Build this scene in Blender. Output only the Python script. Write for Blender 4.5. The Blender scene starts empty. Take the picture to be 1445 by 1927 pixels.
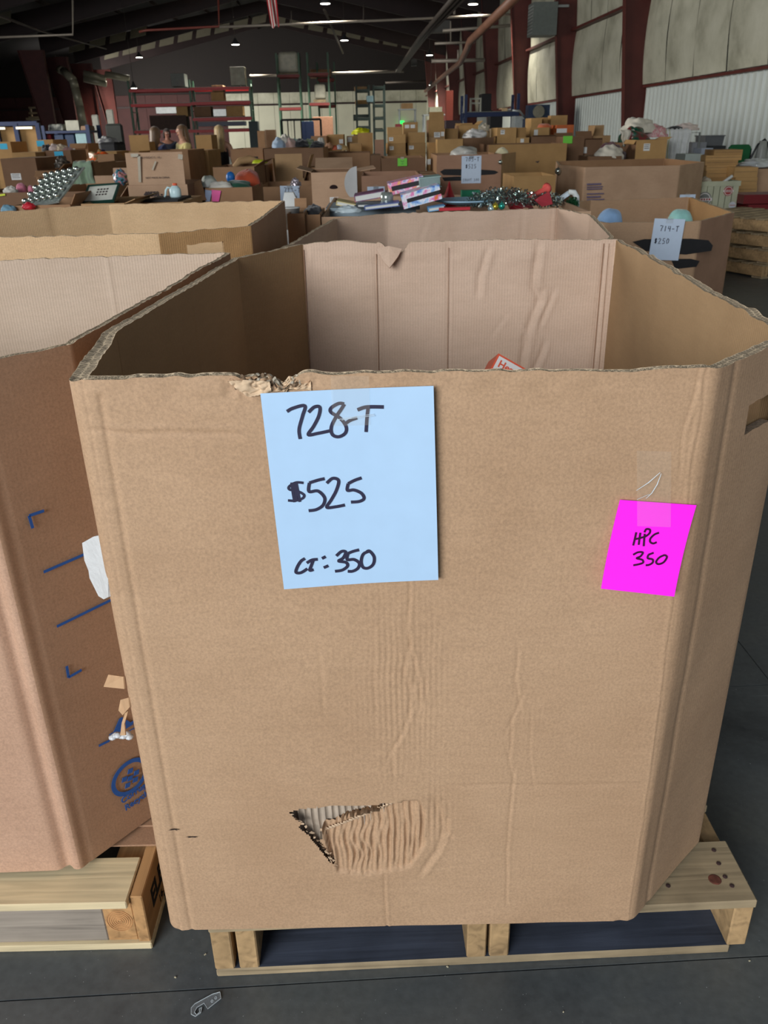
import bpy, math, random
import numpy as np
from mathutils import Vector, Matrix, noise as mnoise
random.seed(4)
S = bpy.context.scene
COL = S.collection
# ---------------------------------------------------------------- camera
FP, PITCH, ROLL, CAMZ = 1535.0, math.radians(24.9), math.radians(1.26), 1.41
FW = np.array([0, math.cos(PITCH), -math.sin(PITCH)]); UP0 = np.array([0, math.sin(PITCH), math.cos(PITCH)]); RT0 = np.array([1., 0, 0])
RT = RT0*math.cos(ROLL) - UP0*math.sin(ROLL); UP = RT0*math.sin(ROLL) + UP0*math.cos(ROLL)
cam = bpy.data.cameras.new('camera'); camo = bpy.data.objects.new('camera', cam); COL.objects.link(camo)
mw = Matrix.Identity(4)
for i in range(3):
    mw[i][0] = RT[i]; mw[i][1] = UP[i]; mw[i][2] = -FW[i]
mw[2][3] = CAMZ
camo.matrix_world = mw
cam.sensor_fit = 'VERTICAL'; cam.sensor_height = 36; cam.sensor_width = 27
cam.lens = FP/1927*36; cam.clip_start = .05; cam.clip_end = 300
cam.dof.use_dof = True; cam.dof.focus_distance = 1.15; cam.dof.aperture_fstop = 16
S.camera = camo
# ---------------------------------------------------------------- world and large lights
W = bpy.data.worlds.new('world'); S.world = W; W.use_nodes = True
W.node_tree.nodes['Background'].inputs[0].default_value = (.72, .83, 1, 1)
W.node_tree.nodes['Background'].inputs[1].default_value = .27
S.view_settings.view_transform = 'Standard'; S.view_settings.look = 'None'
S.view_settings.gamma = 1; S.view_settings.use_curve_mapping = False
S.view_settings.exposure = -0.14
def area(name, loc, target, sx, sy, power, col):
    l = bpy.data.lights.new(name, 'AREA'); l.shape = 'RECTANGLE'; l.size = sx; l.size_y = sy; l.energy = power; l.color = col
    o = bpy.data.objects.new(name, l); COL.objects.link(o); o.location = loc
    o.rotation_euler = (Vector(target)-Vector(loc)).to_track_quat('-Z', 'Y').to_euler()
    return o
# the open dock doors behind and to the left of the photographer
area('dock_door_light', (-2.9, -2.9, 2.9), (0.0, 1.2, .75), 3.4, 2.6, 118, (.90, .95, 1))
area('rear_door_light', (-5.5, -9.5, 4.4), (2.5, 11, .8), 7.0, 3.5, 1350, (.95, .98, 1))
area('side_door_light', (-15.0, 13.0, 3.2), (6, 17, 2.2), 9.0, 4.5, 2300, (1, .98, .93))
area('far_wall_fill', (-27.0, 60.0, 2.6), (0, 70, 1.8), 5.0, 3.4, 2000, (1, .98, .92)).data.spread = 1.5  # unseen fill added to brighten the far wall
# ---------------------------------------------------------------- helpers
def ray(px, py):
    return FW + (px-722.5)/FP*RT + (963.5-py)/FP*UP
def AY(px, py, Y):
    d = ray(px, py); p = d*(Y/d[1]); return Vector((p[0], p[1], p[2]+CAMZ))
def AZ(px, py, z):
    d = ray(px, py); p = d*((z-CAMZ)/d[2]); return Vector((p[0], p[1], z))
def hitp(px, py, p0, n):
    d = Vector(ray(px, py)); o = Vector((0, 0, CAMZ)); n = Vector(n)
    return o + d*((Vector(p0)-o).dot(n)/d.dot(n))
_hd = ray(640, 255); _hd = Vector((_hd[0], _hd[1], 0)).normalized(); _hx = Vector((_hd.y, -_hd.x, 0))
HROT = math.atan2(_hx.y, _hx.x)
def HP(x, s, z):
    v = _hx*x + _hd*s; return Vector((v.x, v.y, z))
def HA(px, py, s):   # point at distance s down the hall
    d = Vector(ray(px, py)); k = s/d.dot(_hd); p = d*k; return Vector((p.x, p.y, p.z+CAMZ))
def lin(c):
    return tuple(((v/255)/12.92 if v/255 <= .04045 else ((v/255+.055)/1.055)**2.4) for v in c[:3]) + (1,)
def tag(o, label=None, cat=None, group=None, kind=None):
    if label: o['label'] = label
    if cat: o['category'] = cat
    if group: o['group'] = group
    if kind: o['kind'] = kind
    return o
def empty(name, loc, label, cat, group=None, rz=0):
    o = bpy.data.objects.new(name, None); COL.objects.link(o); o.location = loc; o.rotation_euler = (0, 0, rz)
    o.empty_display_size = .1
    return tag(o, label, cat, group)
class MB:
    def __init__(s): s.v = []; s.f = []; s.m = []; s.uv = {}
    def add(s, vs, fs, m=0):
        b = len(s.v); s.v += [tuple(v) for v in vs]
        for f in fs: s.f.append(tuple(b+i for i in f)); s.m.append(m)
        return s
    def box(s, c, d, M=None, m=0, taper=None):
        x, y, z = d[0]/2, d[1]/2, d[2]/2
        vs = [Vector((sx*x, sy*y, sz*z)) for sz in (-1, 1) for sy in (-1, 1) for sx in (-1, 1)]
        if taper: vs = [Vector((v.x*(taper if v.z > 0 else 1), v.y*(taper if v.z > 0 else 1), v.z)) for v in vs]
        if M is not None: vs = [M @ v for v in vs]
        vs = [v+Vector(c) for v in vs]
        return s.add(vs, [(0, 2, 3, 1), (4, 5, 7, 6), (0, 1, 5, 4), (2, 6, 7, 3), (0, 4, 6, 2), (1, 3, 7, 5)], m)
    def b2(s, x0, x1, y0, y1, z0, z1, m=0):
        return s.box(((x0+x1)/2, (y0+y1)/2, (z0+z1)/2), (abs(x1-x0), abs(y1-y0), abs(z1-z0)), None, m)
    def hexa(s, p8, m=0):
        return s.add(p8, [(0, 3, 2, 1), (4, 5, 6, 7), (0, 1, 5, 4), (1, 2, 6, 5), (2, 3, 7, 6), (3, 0, 4, 7)], m)
    def bar(s, a, b, w, h, m=0, up=(0, 0, 1)):
        a = Vector(a); b = Vector(b); t = (b-a).normalized(); u = Vector(up)
        if abs(t.dot(u)) > .98: u = Vector((0, 1, 0))
        r = t.cross(u).normalized(); u = r.cross(t)
        q = [(-w/2, -h/2), (w/2, -h/2), (w/2, h/2), (-w/2, h/2)]
        return s.hexa([a+r*i+u*j for i, j in q]+[b+r*i+u*j for i, j in q], m)
    def tube(s, pts, r, n=8, m=0, cap=True):
        pts = [Vector(p) for p in pts]; rs = r if isinstance(r, (list, tuple)) else [r]*len(pts)
        base = len(s.v); pr = None
        for i, p in enumerate(pts):
            t = (pts[min(i+1, len(pts)-1)]-pts[max(i-1, 0)]).normalized()
            a = Vector((0, 0, 1)) if abs(t.z) < .9 else Vector((1, 0, 0))
            if pr is not None: a = pr
            x = (a - t*a.dot(t)).normalized(); pr = x; y = t.cross(x)
            for k in range(n):
                an = 2*math.pi*k/n; s.v.append(tuple(p + (x*math.cos(an)+y*math.sin(an))*rs[i]))
        for i in range(len(pts)-1):
            for k in range(n):
                s.f.append((base+i*n+k, base+i*n+(k+1) % n, base+(i+1)*n+(k+1) % n, base+(i+1)*n+k)); s.m.append(m)
        if cap:
            s.f.append(tuple(base+k for k in reversed(range(n)))); s.m.append(m)
            s.f.append(tuple(base+(len(pts)-1)*n+k for k in range(n))); s.m.append(m)
        return s
    def lathe(s, prof, c=(0, 0, 0), n=16, m=0):
        base = len(s.v); c = Vector(c)
        for r, z in prof:
            for k in range(n):
                a = 2*math.pi*k/n; s.v.append((c.x+r*math.cos(a), c.y+r*math.sin(a), c.z+z))
        for i in range(len(prof)-1):
            for k in range(n):
                s.f.append((base+i*n+k, base+i*n+(k+1) % n, base+(i+1)*n+(k+1) % n, base+(i+1)*n+k)); s.m.append(m)
        s.f.append(tuple(base+k for k in reversed(range(n)))); s.m.append(m)
        s.f.append(tuple(base+(len(prof)-1)*n+k for k in range(n))); s.m.append(m)
        return s
    def prism(s, poly, p0, ux, uy, n, d, m=0):   # flat polygon (2-D) with thickness d along n
        p0, ux, uy, n = Vector(p0), Vector(ux), Vector(uy), Vector(n); k = len(poly)
        a = [p0+ux*x+uy*y for x, y in poly]; vs = a+[p+n*d for p in a]
        return s.add(vs, [tuple(reversed(range(k))), tuple(range(k, 2*k))]+[(i, (i+1) % k, k+(i+1) % k, k+i) for i in range(k)], m)
    def ribbon(s, pts, w, n, m=0, th=.0006):
        pts = [Vector(p) for p in pts]; n = Vector(n).normalized(); L = len(pts)
        ws = w if isinstance(w, (list, tuple)) else [w]*L; base = len(s.v)
        for i, p in enumerate(pts):
            t = (pts[min(i+1, L-1)]-pts[max(i-1, 0)]).normalized(); r = t.cross(n).normalized()
            for q in (p-r*ws[i]/2, p+r*ws[i]/2, p+r*ws[i]/2+n*th, p-r*ws[i]/2+n*th): s.v.append(tuple(q))
        for i in range(L-1):
            for k in range(4):
                s.f.append((base+4*i+k, base+4*i+(k+1) % 4, base+4*i+4+(k+1) % 4, base+4*i+4+k)); s.m.append(m)
        s.f.append((base+3, base+2, base+1, base)); s.m.append(m)
        e = base+4*(L-1); s.f.append((e, e+1, e+2, e+3)); s.m.append(m)
        return s
    def build(s, name, mats, parent=None, smooth=False, local=False):
        if not isinstance(mats, (list, tuple)): mats = [mats]
        me = bpy.data.meshes.new(name); me.from_pydata(s.v, [], s.f)
        for x in mats: me.materials.append(x)
        if len(mats) > 1: me.polygons.foreach_set('material_index', s.m)
        if smooth: me.polygons.foreach_set('use_smooth', [True]*len(me.polygons))
        me.update(); o = bpy.data.objects.new(name, me); COL.objects.link(o)
        if parent is not None:
            o.parent = parent
            if not local:   # vertices given in world space
                bpy_m = Matrix.LocRotScale(parent.location, parent.rotation_euler, None)
                pp = parent.parent
                while pp is not None:
                    bpy_m = Matrix.LocRotScale(pp.location, pp.rotation_euler, None) @ bpy_m; pp = pp.parent
                me.transform(bpy_m.inverted())
        return o
def grid_mesh(name, P, mats, parent=None, smooth=True, uv=None, keep=None, mi=None, local=False):
    """P: (rows, cols, 3) array"""
    r, c = P.shape[:2]; idx = np.arange(r*c).reshape(r, c)
    F = np.stack([idx[:-1, :-1], idx[:-1, 1:], idx[1:, 1:], idx[1:, :-1]], -1).reshape(-1, 4)
    if keep is not None: F = F[keep.reshape(-1)]
    me = bpy.data.meshes.new(name); n = len(F)
    me.vertices.add(r*c); me.vertices.foreach_set('co', P.reshape(-1).astype(np.float32))
    me.loops.add(n*4); me.loops.foreach_set('vertex_index', F.reshape(-1).astype(np.int32))
    me.polygons.add(n); me.polygons.foreach_set('loop_start', (np.arange(n)*4).astype(np.int32))
    me.polygons.foreach_set('loop_total', np.full(n, 4, np.int32))
    me.polygons.foreach_set('use_smooth', np.full(n, bool(smooth)))
    if uv is not None:
        l = me.uv_layers.new(name='uv'); l.data.foreach_set('uv', uv.reshape(-1, 2)[F.reshape(-1)].reshape(-1).astype(np.float32))
    if not isinstance(mats, (list, tuple)): mats = [mats]
    for x in mats: me.materials.append(x)
    me.update(); me.validate(); o = bpy.data.objects.new(name, me); COL.objects.link(o)
    if parent is not None:
        o.parent = parent
        if not local: me.transform(Matrix.LocRotScale(parent.location, parent.rotation_euler, None).inverted())
    return o
def join_into(o, others):
    """append the meshes of others (same parent) into o, all material slots kept"""
    import bmesh
    bm = bmesh.new(); bm.from_mesh(o.data)
    for q in others:
        off = len(o.data.materials)
        for m_ in q.data.materials: o.data.materials.append(m_)
        nf = len(bm.faces); bm.from_mesh(q.data); bm.faces.ensure_lookup_table()
        for f in bm.faces[nf:]: f.material_index += off
        me = q.data; bpy.data.objects.remove(q); bpy.data.meshes.remove(me)
    bm.to_mesh(o.data); bm.free(); return o
_rng = np.random.RandomState(7); _tab = _rng.rand(256, 256)
def vn(x, y, f=1.0, seed=0):     # smooth value noise -1..1
    x = np.asarray(x)*f+seed*17.3; y = np.asarray(y)*f+seed*5.7
    xi = np.floor(x).astype(int); yi = np.floor(y).astype(int); u = x-xi; v = y-yi
    u = u*u*(3-2*u); v = v*v*(3-2*v); t = lambda a, b: _tab[a & 255, b & 255]
    return 2*((t(xi, yi)*(1-u)+t(xi+1, yi)*u)*(1-v)+(t(xi, yi+1)*(1-u)+t(xi+1, yi+1)*u)*v)-1
def text_mesh(body, size, parent, mat, origin, ux, uy, name='lettering', align='LEFT', th=.0004, sx=1.0, bold=0.0):
    cu = bpy.data.curves.new(name, 'FONT'); cu.body = body; cu.size = size; cu.align_x = align; cu.extrude = th; cu.offset = bold
    t = bpy.data.objects.new(name, cu); COL.objects.link(t); bpy.context.view_layer.update()
    me = bpy.data.meshes.new_from_object(t.evaluated_get(bpy.context.evaluated_depsgraph_get()))
    bpy.data.objects.remove(t); bpy.data.curves.remove(cu)
    ux = Vector(ux).normalized(); uy = Vector(uy).normalized(); n = ux.cross(uy); o = Vector(origin)
    M = Matrix(((ux.x*sx, uy.x, n.x, o.x), (ux.y*sx, uy.y, n.y, o.y), (ux.z*sx, uy.z, n.z, o.z), (0, 0, 0, 1)))
    if parent is not None: M = Matrix.LocRotScale(parent.location, parent.rotation_euler, None).inverted() @ M
    me.transform(M); me.materials.clear(); me.materials.append(mat)
    ob = bpy.data.objects.new(name, me); COL.objects.link(ob); ob.parent = parent
    return ob
# ---------------------------------------------------------------- materials
def node_mat(name):
    m = bpy.data.materials.new(name); m.use_nodes = True; nt = m.node_tree
    return m, nt, nt.nodes['Principled BSDF'], nt.nodes.new, nt.links.new
def ramp(nt, stops):
    r = nt.nodes.new('ShaderNodeValToRGB'); e = r.color_ramp.elements
    e[0].position, e[0].color = stops[0]; e[1].position, e[1].color = stops[-1]
    for p, c in stops[1:-1]:
        k = e.new(p); k.color = c
    return r
def scl(c, k): return (min(1, c[0]*k), min(1, c[1]*k), min(1, c[2]*k), 1)
_mc = {}
def mat(name, rgb, rough=.7, var=.12, scale=12, bump=0., metal=0., spec=.5, emit=0, alpha=None, trans=0, aniso=(1, 1, 1), detail=4, ior=1.45, bscale=None, sheen=0):
    if name in _mc: return _mc[name]
    m, nt, b, N, L = node_mat(name); c = lin(rgb)
    b.inputs['Roughness'].default_value = rough; b.inputs['Metallic'].default_value = metal
    b.inputs['Specular IOR Level'].default_value = spec; b.inputs['IOR'].default_value = ior
    if sheen: b.inputs['Sheen Weight'].default_value = sheen
    tc = N('ShaderNodeTexCoord'); mp = N('ShaderNodeMapping'); mp.inputs['Scale'].default_value = aniso; L(tc.outputs['Object'], mp.inputs[0])
    nz = N('ShaderNodeTexNoise'); nz.inputs['Scale'].default_value = scale; nz.inputs['Detail'].default_value = detail; L(mp.outputs[0], nz.inputs[0])
    r = ramp(nt, [(.28, scl(c, 1-var)), (.72, scl(c, 1+var))]); L(nz.outputs[0], r.inputs[0]); L(r.outputs[0], b.inputs['Base Color'])
    if bump:
        bp = N('ShaderNodeBump'); bp.inputs['Strength'].default_value = bump; bp.inputs['Distance'].default_value = .004
        n2 = N('ShaderNodeTexNoise'); n2.inputs['Scale'].default_value = bscale or scale*3; n2.inputs['Detail'].default_value = 5; L(mp.outputs[0], n2.inputs[0])
        L(n2.outputs[0], bp.inputs['Height']); L(bp.outputs[0], b.inputs['Normal'])
    if emit:
        b.inputs['Emission Color'].default_value = c; b.inputs['Emission Strength'].default_value = emit
    if trans: b.inputs['Transmission Weight'].default_value = trans
    if alpha is not None: b.inputs['Alpha'].default_value = alpha
    _mc[name] = m; return m
def kraft(name, rgb, flute=0.0, warm=.06, fiber=.16, flute_col=.0, dirt=0.0, rough=.72, spec=.35):
    """cardboard: mottled fibres, long fibre streaks, flute relief from UV (metres) when flute>0"""
    if name in _mc: return _mc[name]
    m, nt, b, N, L = node_mat(name); c = lin(rgb)
    b.inputs['Roughness'].default_value = rough; b.inputs['Specular IOR Level'].default_value = spec
    tc = N('ShaderNodeTexCoord')
    n1 = N('ShaderNodeTexNoise'); n1.inputs['Scale'].default_value = 260; n1.inputs['Detail'].default_value = 3; n1.inputs['Roughness'].default_value = .7
    n2 = N('ShaderNodeTexNoise'); n2.inputs['Scale'].default_value = 5; n2.inputs['Detail'].default_value = 5
    mp = N('ShaderNodeMapping'); mp.inputs['Scale'].default_value = (14, 14, 90); L(tc.outputs['Object'], mp.inputs[0])
    n3 = N('ShaderNodeTexNoise'); n3.inputs['Scale'].default_value = 1; n3.inputs['Detail'].default_value = 3; L(mp.outputs[0], n3.inputs[0])
    L(tc.outputs['Object'], n1.inputs[0]); L(tc.outputs['Object'], n2.inputs[0])
    r1 = ramp(nt, [(.3, scl(c, 1-fiber)), (.5, c), (.68, scl(c, 1+fiber*.8))]); L(n1.outputs[0], r1.inputs[0])
    mx = N('ShaderNodeMix'); mx.data_type = 'RGBA'; mx.blend_type = 'MULTIPLY'; mx.inputs[0].default_value = 1
    r2 = ramp(nt, [(.3, (1-.10-dirt, 1-.12-dirt, 1-.14-dirt, 1)), (.62, (1.0, 1.0, 1.0, 1))]); L(n2.outputs[0], r2.inputs[0])
    L(r1.outputs[0], mx.inputs[6]); L(r2.outputs[0], mx.inputs[7])
    mx2 = N('ShaderNodeMix'); mx2.data_type = 'RGBA'; mx2.blend_type = 'MULTIPLY'; mx2.inputs[0].default_value = 1
    r3 = ramp(nt, [(.3, (.95, .945, .935, 1)), (.7, (1, 1, 1, 1))]); L(n3.outputs[0], r3.inputs[0]); L(mx.outputs[2], mx2.inputs[6]); L(r3.outputs[0], mx2.inputs[7])
    out = mx2.outputs[2]
    bp = N('ShaderNodeBump'); bp.inputs['Strength'].default_value = .25; bp.inputs['Distance'].default_value = .0015; L(n2.outputs[0], bp.inputs['Height'])
    nrm = bp.outputs[0]
    if flute:
        uv = N('ShaderNodeUVMap'); sp = N('ShaderNodeSeparateXYZ'); L(uv.outputs[0], sp.inputs[0])
        k = N('ShaderNodeMath'); k.operation = 'MULTIPLY'; k.inputs[1].default_value = 2*math.pi/.0075; L(sp.outputs[0], k.inputs[0])
        ns = N('ShaderNodeTexNoise'); ns.inputs['Scale'].default_value = 9; L(uv.outputs[0], ns.inputs[0])
        ad = N('ShaderNodeMath'); ad.operation = 'MULTIPLY_ADD'; ad.inputs[1].default_value = 3; L(ns.outputs[0], ad.inputs[0]); L(k.outputs[0], ad.inputs[2])
        sn = N('ShaderNodeMath'); sn.operation = 'SINE'; L(ad.outputs[0], sn.inputs[0])
        b2 = N('ShaderNodeBump'); b2.inputs['Strength'].default_value = flute; b2.inputs['Distance'].default_value = .0007
        L(sn.outputs[0], b2.inputs['Height']); L(nrm, b2.inputs['Normal']); nrm = b2.outputs[0]
        if flute_col:
            mr = N('ShaderNodeMapRange'); mr.inputs[1].default_value = -1; mr.inputs[2].default_value = 1; mr.inputs[3].default_value = 1-flute_col; mr.inputs[4].default_value = 1; L(sn.outputs[0], mr.inputs[0])
            mx3 = N('ShaderNodeMix'); mx3.data_type = 'RGBA'; mx3.blend_type = 'MULTIPLY'; mx3.inputs[0].default_value = 1
            cb = N('ShaderNodeCombineColor'); [L(mr.outputs[0], cb.inputs[i]) for i in range(3)]
            L(out, mx3.inputs[6]); L(cb.outputs[0], mx3.inputs[7]); out = mx3.outputs[2]
    L(out, b.inputs['Base Color']); L(nrm, b.inputs['Normal'])
    _mc[name] = m; return m
def rim_mat(name, rgb, layers=3):
    """cut edge of corrugated board: liners and flutes from UV (u metres along, v 0..1 across)"""
    if name in _mc: return _mc[name]
    m, nt, b, N, L = node_mat(name); b.inputs['Roughness'].default_value = .9
    uv = N('ShaderNodeUVMap'); sp = N('ShaderNodeSeparateXYZ'); L(uv.outputs[0], sp.inputs[0])
    def mth(op, a, b_=None, c=None):
        n = N('ShaderNodeMath'); n.operation = op
        for i, v in enumerate((a, b_, c)):
            if v is None: continue
            if isinstance(v, (int, float)): n.inputs[i].default_value = v
            else: L(v, n.inputs[i])
        return n.outputs[0]
    nz = N('ShaderNodeTexNoise'); nz.inputs['Scale'].default_value = 30; L(uv.outputs[0], nz.inputs[0])
    u = mth('MULTIPLY_ADD', nz.outputs[0], .004, sp.outputs[0]); v = mth('MULTIPLY', sp.outputs[1], layers)
    vf = mth('FRACT', v); fl = mth('FLOOR', v)
    ph = mth('MULTIPLY_ADD', u, 2*math.pi/.008, mth('MULTIPLY', fl, 1.7))
    s = mth('MULTIPLY_ADD', mth('SINE', ph), .40, .5)
    d = mth('ABSOLUTE', mth('SUBTRACT', vf, s)); wave = mth('LESS_THAN', d, .16)
    e = mth('ABSOLUTE', mth('SUBTRACT', vf, .5)); liner = mth('GREATER_THAN', e, .38)
    mask = mth('MAXIMUM', wave, liner)
    n2 = N('ShaderNodeTexNoise'); n2.inputs['Scale'].default_value = 400; tc = N('ShaderNodeTexCoord'); L(tc.outputs['Object'], n2.inputs[0])
    c = lin(rgb); r = ramp(nt, [(.3, scl(c, .7)), (.7, scl(c, 1.2))]); L(n2.outputs[0], r.inputs[0])
    mx = N('ShaderNodeMix'); mx.data_type = 'RGBA'; mx.inputs[6].default_value = scl(c, .42); L(mask, mx.inputs[0]); L(r.outputs[0], mx.inputs[7])
    L(mx.outputs[2], b.inputs['Base Color'])
    bp = N('ShaderNodeBump'); bp.inputs['Strength'].default_value = .35; bp.inputs['Distance'].default_value = .002; L(mask, bp.inputs['Height']); L(bp.outputs[0], b.inputs['Normal'])
    _mc[name] = m; return m
def wood(name, rgb, dark=.55, axis='X', scale=1.0, dirt=.0, knots=True):
    if name in _mc: return _mc[name]
    m, nt, b, N, L = node_mat(name); c = lin(rgb); b.inputs['Roughness'].default_value = .78; b.inputs['Specular IOR Level'].default_value = .3
    tc = N('ShaderNodeTexCoord'); mp = N('ShaderNodeMapping'); L(tc.outputs['Object'], mp.inputs[0])
    mp.inputs['Scale'].default_value = {'X': (2*scale, 38*scale, 38*scale), 'Y': (38*scale, 2*scale, 38*scale), 'Z': (30*scale, 30*scale, 30*scale)}[axis]
    wv = N('ShaderNodeTexNoise'); wv.inputs['Scale'].default_value = 1.3; wv.inputs['Detail'].default_value = 6; wv.inputs['Distortion'].default_value = .9; L(mp.outputs[0], wv.inputs[0])
    r = ramp(nt, [(.3, scl(c, dark)), (.47, scl(c, .9)), (.7, scl(c, 1.12))]); L(wv.outputs[0], r.inputs[0])
    n2 = N('ShaderNodeTexNoise'); n2.inputs['Scale'].default_value = 7; n2.inputs['Detail'].default_value = 5; L(tc.outputs['Object'], n2.inputs[0])
    r2 = ramp(nt, [(.35, (1-dirt, 1-dirt, 1-dirt, 1)), (.6, (1, 1, 1, 1))]); L(n2.outputs[0], r2.inputs[0])
    mx = N('ShaderNodeMix'); mx.data_type = 'RGBA'; mx.blend_type = 'MULTIPLY'; mx.inputs[0].default_value = 1; L(r.outputs[0], mx.inputs[6]); L(r2.outputs[0], mx.inputs[7])
    L(mx.outputs[2], b.inputs['Base Color'])
    bp = N('ShaderNodeBump'); bp.inputs['Strength'].default_value = .5; bp.inputs['Distance'].default_value = .0015; L(wv.outputs[0], bp.inputs['Height']); L(bp.outputs[0], b.inputs['Normal'])
    _mc[name] = m; return m
# ---------------------------------------------------------------- the hall
WALLX, FARS, EAVE, APEX, APX = 6.9, 70.0, 6.5, 8.6, -4.5
M_maroon = mat('painted_steel', (86, 38, 32), .5, .15, 3)
M_maroon2 = mat('roof_steel', (36, 18, 17), .6, .2, 3)
M_galv = mat('galvanised', (170, 175, 175), .4, .1, 6, metal=.6)
def wall_mats():
    # white vinyl faced insulation with grey dust marks
    m, nt, b, N, L = node_mat('insulation_vinyl'); b.inputs['Roughness'].default_value = .55
    tc = N('ShaderNodeTexCoord'); n1 = N('ShaderNodeTexNoise'); n1.inputs['Scale'].default_value = 1.1; n1.inputs['Detail'].default_value = 8; n1.inputs['Roughness'].default_value = .65; L(tc.outputs['Object'], n1.inputs[0])
    r = ramp(nt, [(.3, lin((138, 136, 118))), (.5, lin((176, 174, 155))), (.7, lin((192, 190, 172)))]); L(n1.outputs[0], r.inputs[0])
    n2 = N('ShaderNodeTexNoise'); n2.inputs['Scale'].default_value = 5; n2.inputs['Detail'].default_value = 9; n2.inputs['Roughness'].default_value = .8; L(tc.outputs['Object'], n2.inputs[0])
    r2 = ramp(nt, [(.24, (.25, .25, .22, 1)), (.34, (1, 1, 1, 1))]); L(n2.outputs[0], r2.inputs[0])
    mx = N('ShaderNodeMix'); mx.data_type = 'RGBA'; mx.blend_type = 'MULTIPLY'; mx.inputs[0].default_value = 1; L(r.outputs[0], mx.inputs[6]); L(r2.outputs[0], mx.inputs[7]); L(mx.outputs[2], b.inputs['Base Color'])
    return m
M_ins = wall_mats()
M_corr = mat('white_metal_panel', (188, 194, 188), .38, .05, 2)
M_farw = mat('far_wall_panel', (190, 188, 168), .6, .1, .6)
# floor: dark sealed concrete with joints, scuffs and pale dust
def floor_mat():
    m, nt, b, N, L = node_mat('sealed_concrete'); b.inputs['Specular IOR Level'].default_value = .45
    tc = N('ShaderNodeTexCoord')
    n1 = N('ShaderNodeTexNoise'); n1.inputs['Scale'].default_value = 2.2; n1.inputs['Detail'].default_value = 9; n1.inputs['Roughness'].default_value = .62; n1.inputs['Distortion'].default_value = .6; L(tc.outputs['Object'], n1.inputs[0])
    r = ramp(nt, [(.28, lin((66, 69, 71))), (.48, lin((88, 92, 93))), (.62, lin((98, 100, 97))), (.8, lin((116, 116, 106)))]); L(n1.outputs[0], r.inputs[0])
    n2 = N('ShaderNodeTexNoise'); n2.inputs['Scale'].default_value = 60; n2.inputs['Detail'].default_value = 6; L(tc.outputs['Object'], n2.inputs[0])
    r2 = ramp(nt, [(.3, (.8, .8, .8, 1)), (.7, (1.0, 1.0, 1.0, 1))]); L(n2.outputs[0], r2.inputs[0])
    mx = N('ShaderNodeMix'); mx.data_type = 'RGBA'; mx.blend_type = 'MULTIPLY'; mx.inputs[0].default_value = 1; L(r.outputs[0], mx.inputs[6]); L(r2.outputs[0], mx.inputs[7])
    n3 = N('ShaderNodeTexNoise'); n3.inputs['Scale'].default_value = 210; n3.inputs['Detail'].default_value = 1; L(tc.outputs['Object'], n3.inputs[0])
    r3 = ramp(nt, [(.765, (0, 0, 0, 1)), (.79, (1, 1, 1, 1))]); L(n3.outputs[0], r3.inputs[0])
    # long faint scratches
    mp = N('ShaderNodeMapping'); mp.inputs['Rotation'].default_value = (0, 0, .55); mp.inputs['Scale'].default_value = (1.1, 55, 1); L(tc.outputs['Object'], mp.inputs[0])
    n4 = N('ShaderNodeTexNoise'); n4.inputs['Scale'].default_value = 1.2; n4.inputs['Detail'].default_value = 2; L(mp.outputs[0], n4.inputs[0])
    r4 = ramp(nt, [(.70, (0, 0, 0, 1)), (.74, (.35, .35, .35, 1)), (.78, (0, 0, 0, 1))]); L(n4.outputs[0], r4.inputs[0])
    ad = N('ShaderNodeMath'); ad.operation = 'MAXIMUM'; L(r3.outputs[0], ad.inputs[0]); L(r4.outputs[0], ad.inputs[1])
    mx2 = N('ShaderNodeMix'); mx2.data_type = 'RGBA'; L(ad.outputs[0], mx2.inputs[0]); L(mx.outputs[2], mx2.inputs[6]); mx2.inputs[7].default_value = lin((150, 154, 154)); L(mx2.outputs[2], b.inputs['Base Color'])
    r5 = ramp(nt, [(.3, (.34, .34, .34, 1)), (.7, (.6, .6, .6, 1))]); L(n1.outputs[0], r5.inputs[0]); L(r5.outputs[0], b.inputs['Roughness'])
    bp = N('ShaderNodeBump'); bp.inputs['Strength'].default_value = .15; bp.inputs['Distance'].default_value = .003; L(n2.outputs[0], bp.inputs['Height']); L(bp.outputs[0], b.inputs['Normal'])
    return m
M_floor = floor_mat()
def struct(o, kind='structure'):
    o['kind'] = kind; return o
root = empty('warehouse_hall', (0, 0, 0), None, None); root['kind'] = 'group'
bpy.data.objects.remove(root)
# slabs with sawn joints: the floor is one thing, its slabs parts
fl = bpy.data.objects.new('floor', None); COL.objects.link(fl); struct(fl)
jx = [-34, -22, -13, -6.0, -2.6, 1.14, 4.7, 7.05]; js = [-12, -5, -1.2, 1.0, 1.80, 5.4, 9.2, 13, 19, 27, 38, 52, 70.2]
for i in range(len(jx)-1):
    for j in range(len(js)-1):
        mb = MB(); g = .0016
        a, b_, c, d = HP(jx[i]+g, js[j]+g, 0), HP(jx[i+1]-g, js[j]+g, 0), HP(jx[i+1]-g, js[j+1]-g, 0), HP(jx[i]+g, js[j+1]-g, 0)
        dn = Vector((0, 0, -.15)); mb.hexa([a+dn, b_+dn, c+dn, d+dn, a, b_, c, d]); o = mb.build('slab', M_floor, fl)
mb = MB(); mb.add([HP(-34, -12, -.012), HP(7.05, -12, -.012), HP(7.05, 70.2, -.012), HP(-34, 70.2, -.012)], [(0, 1, 2, 3)])
mb.build('joint_filler', mat('joint', (58, 60, 61), .9), fl)
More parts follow.
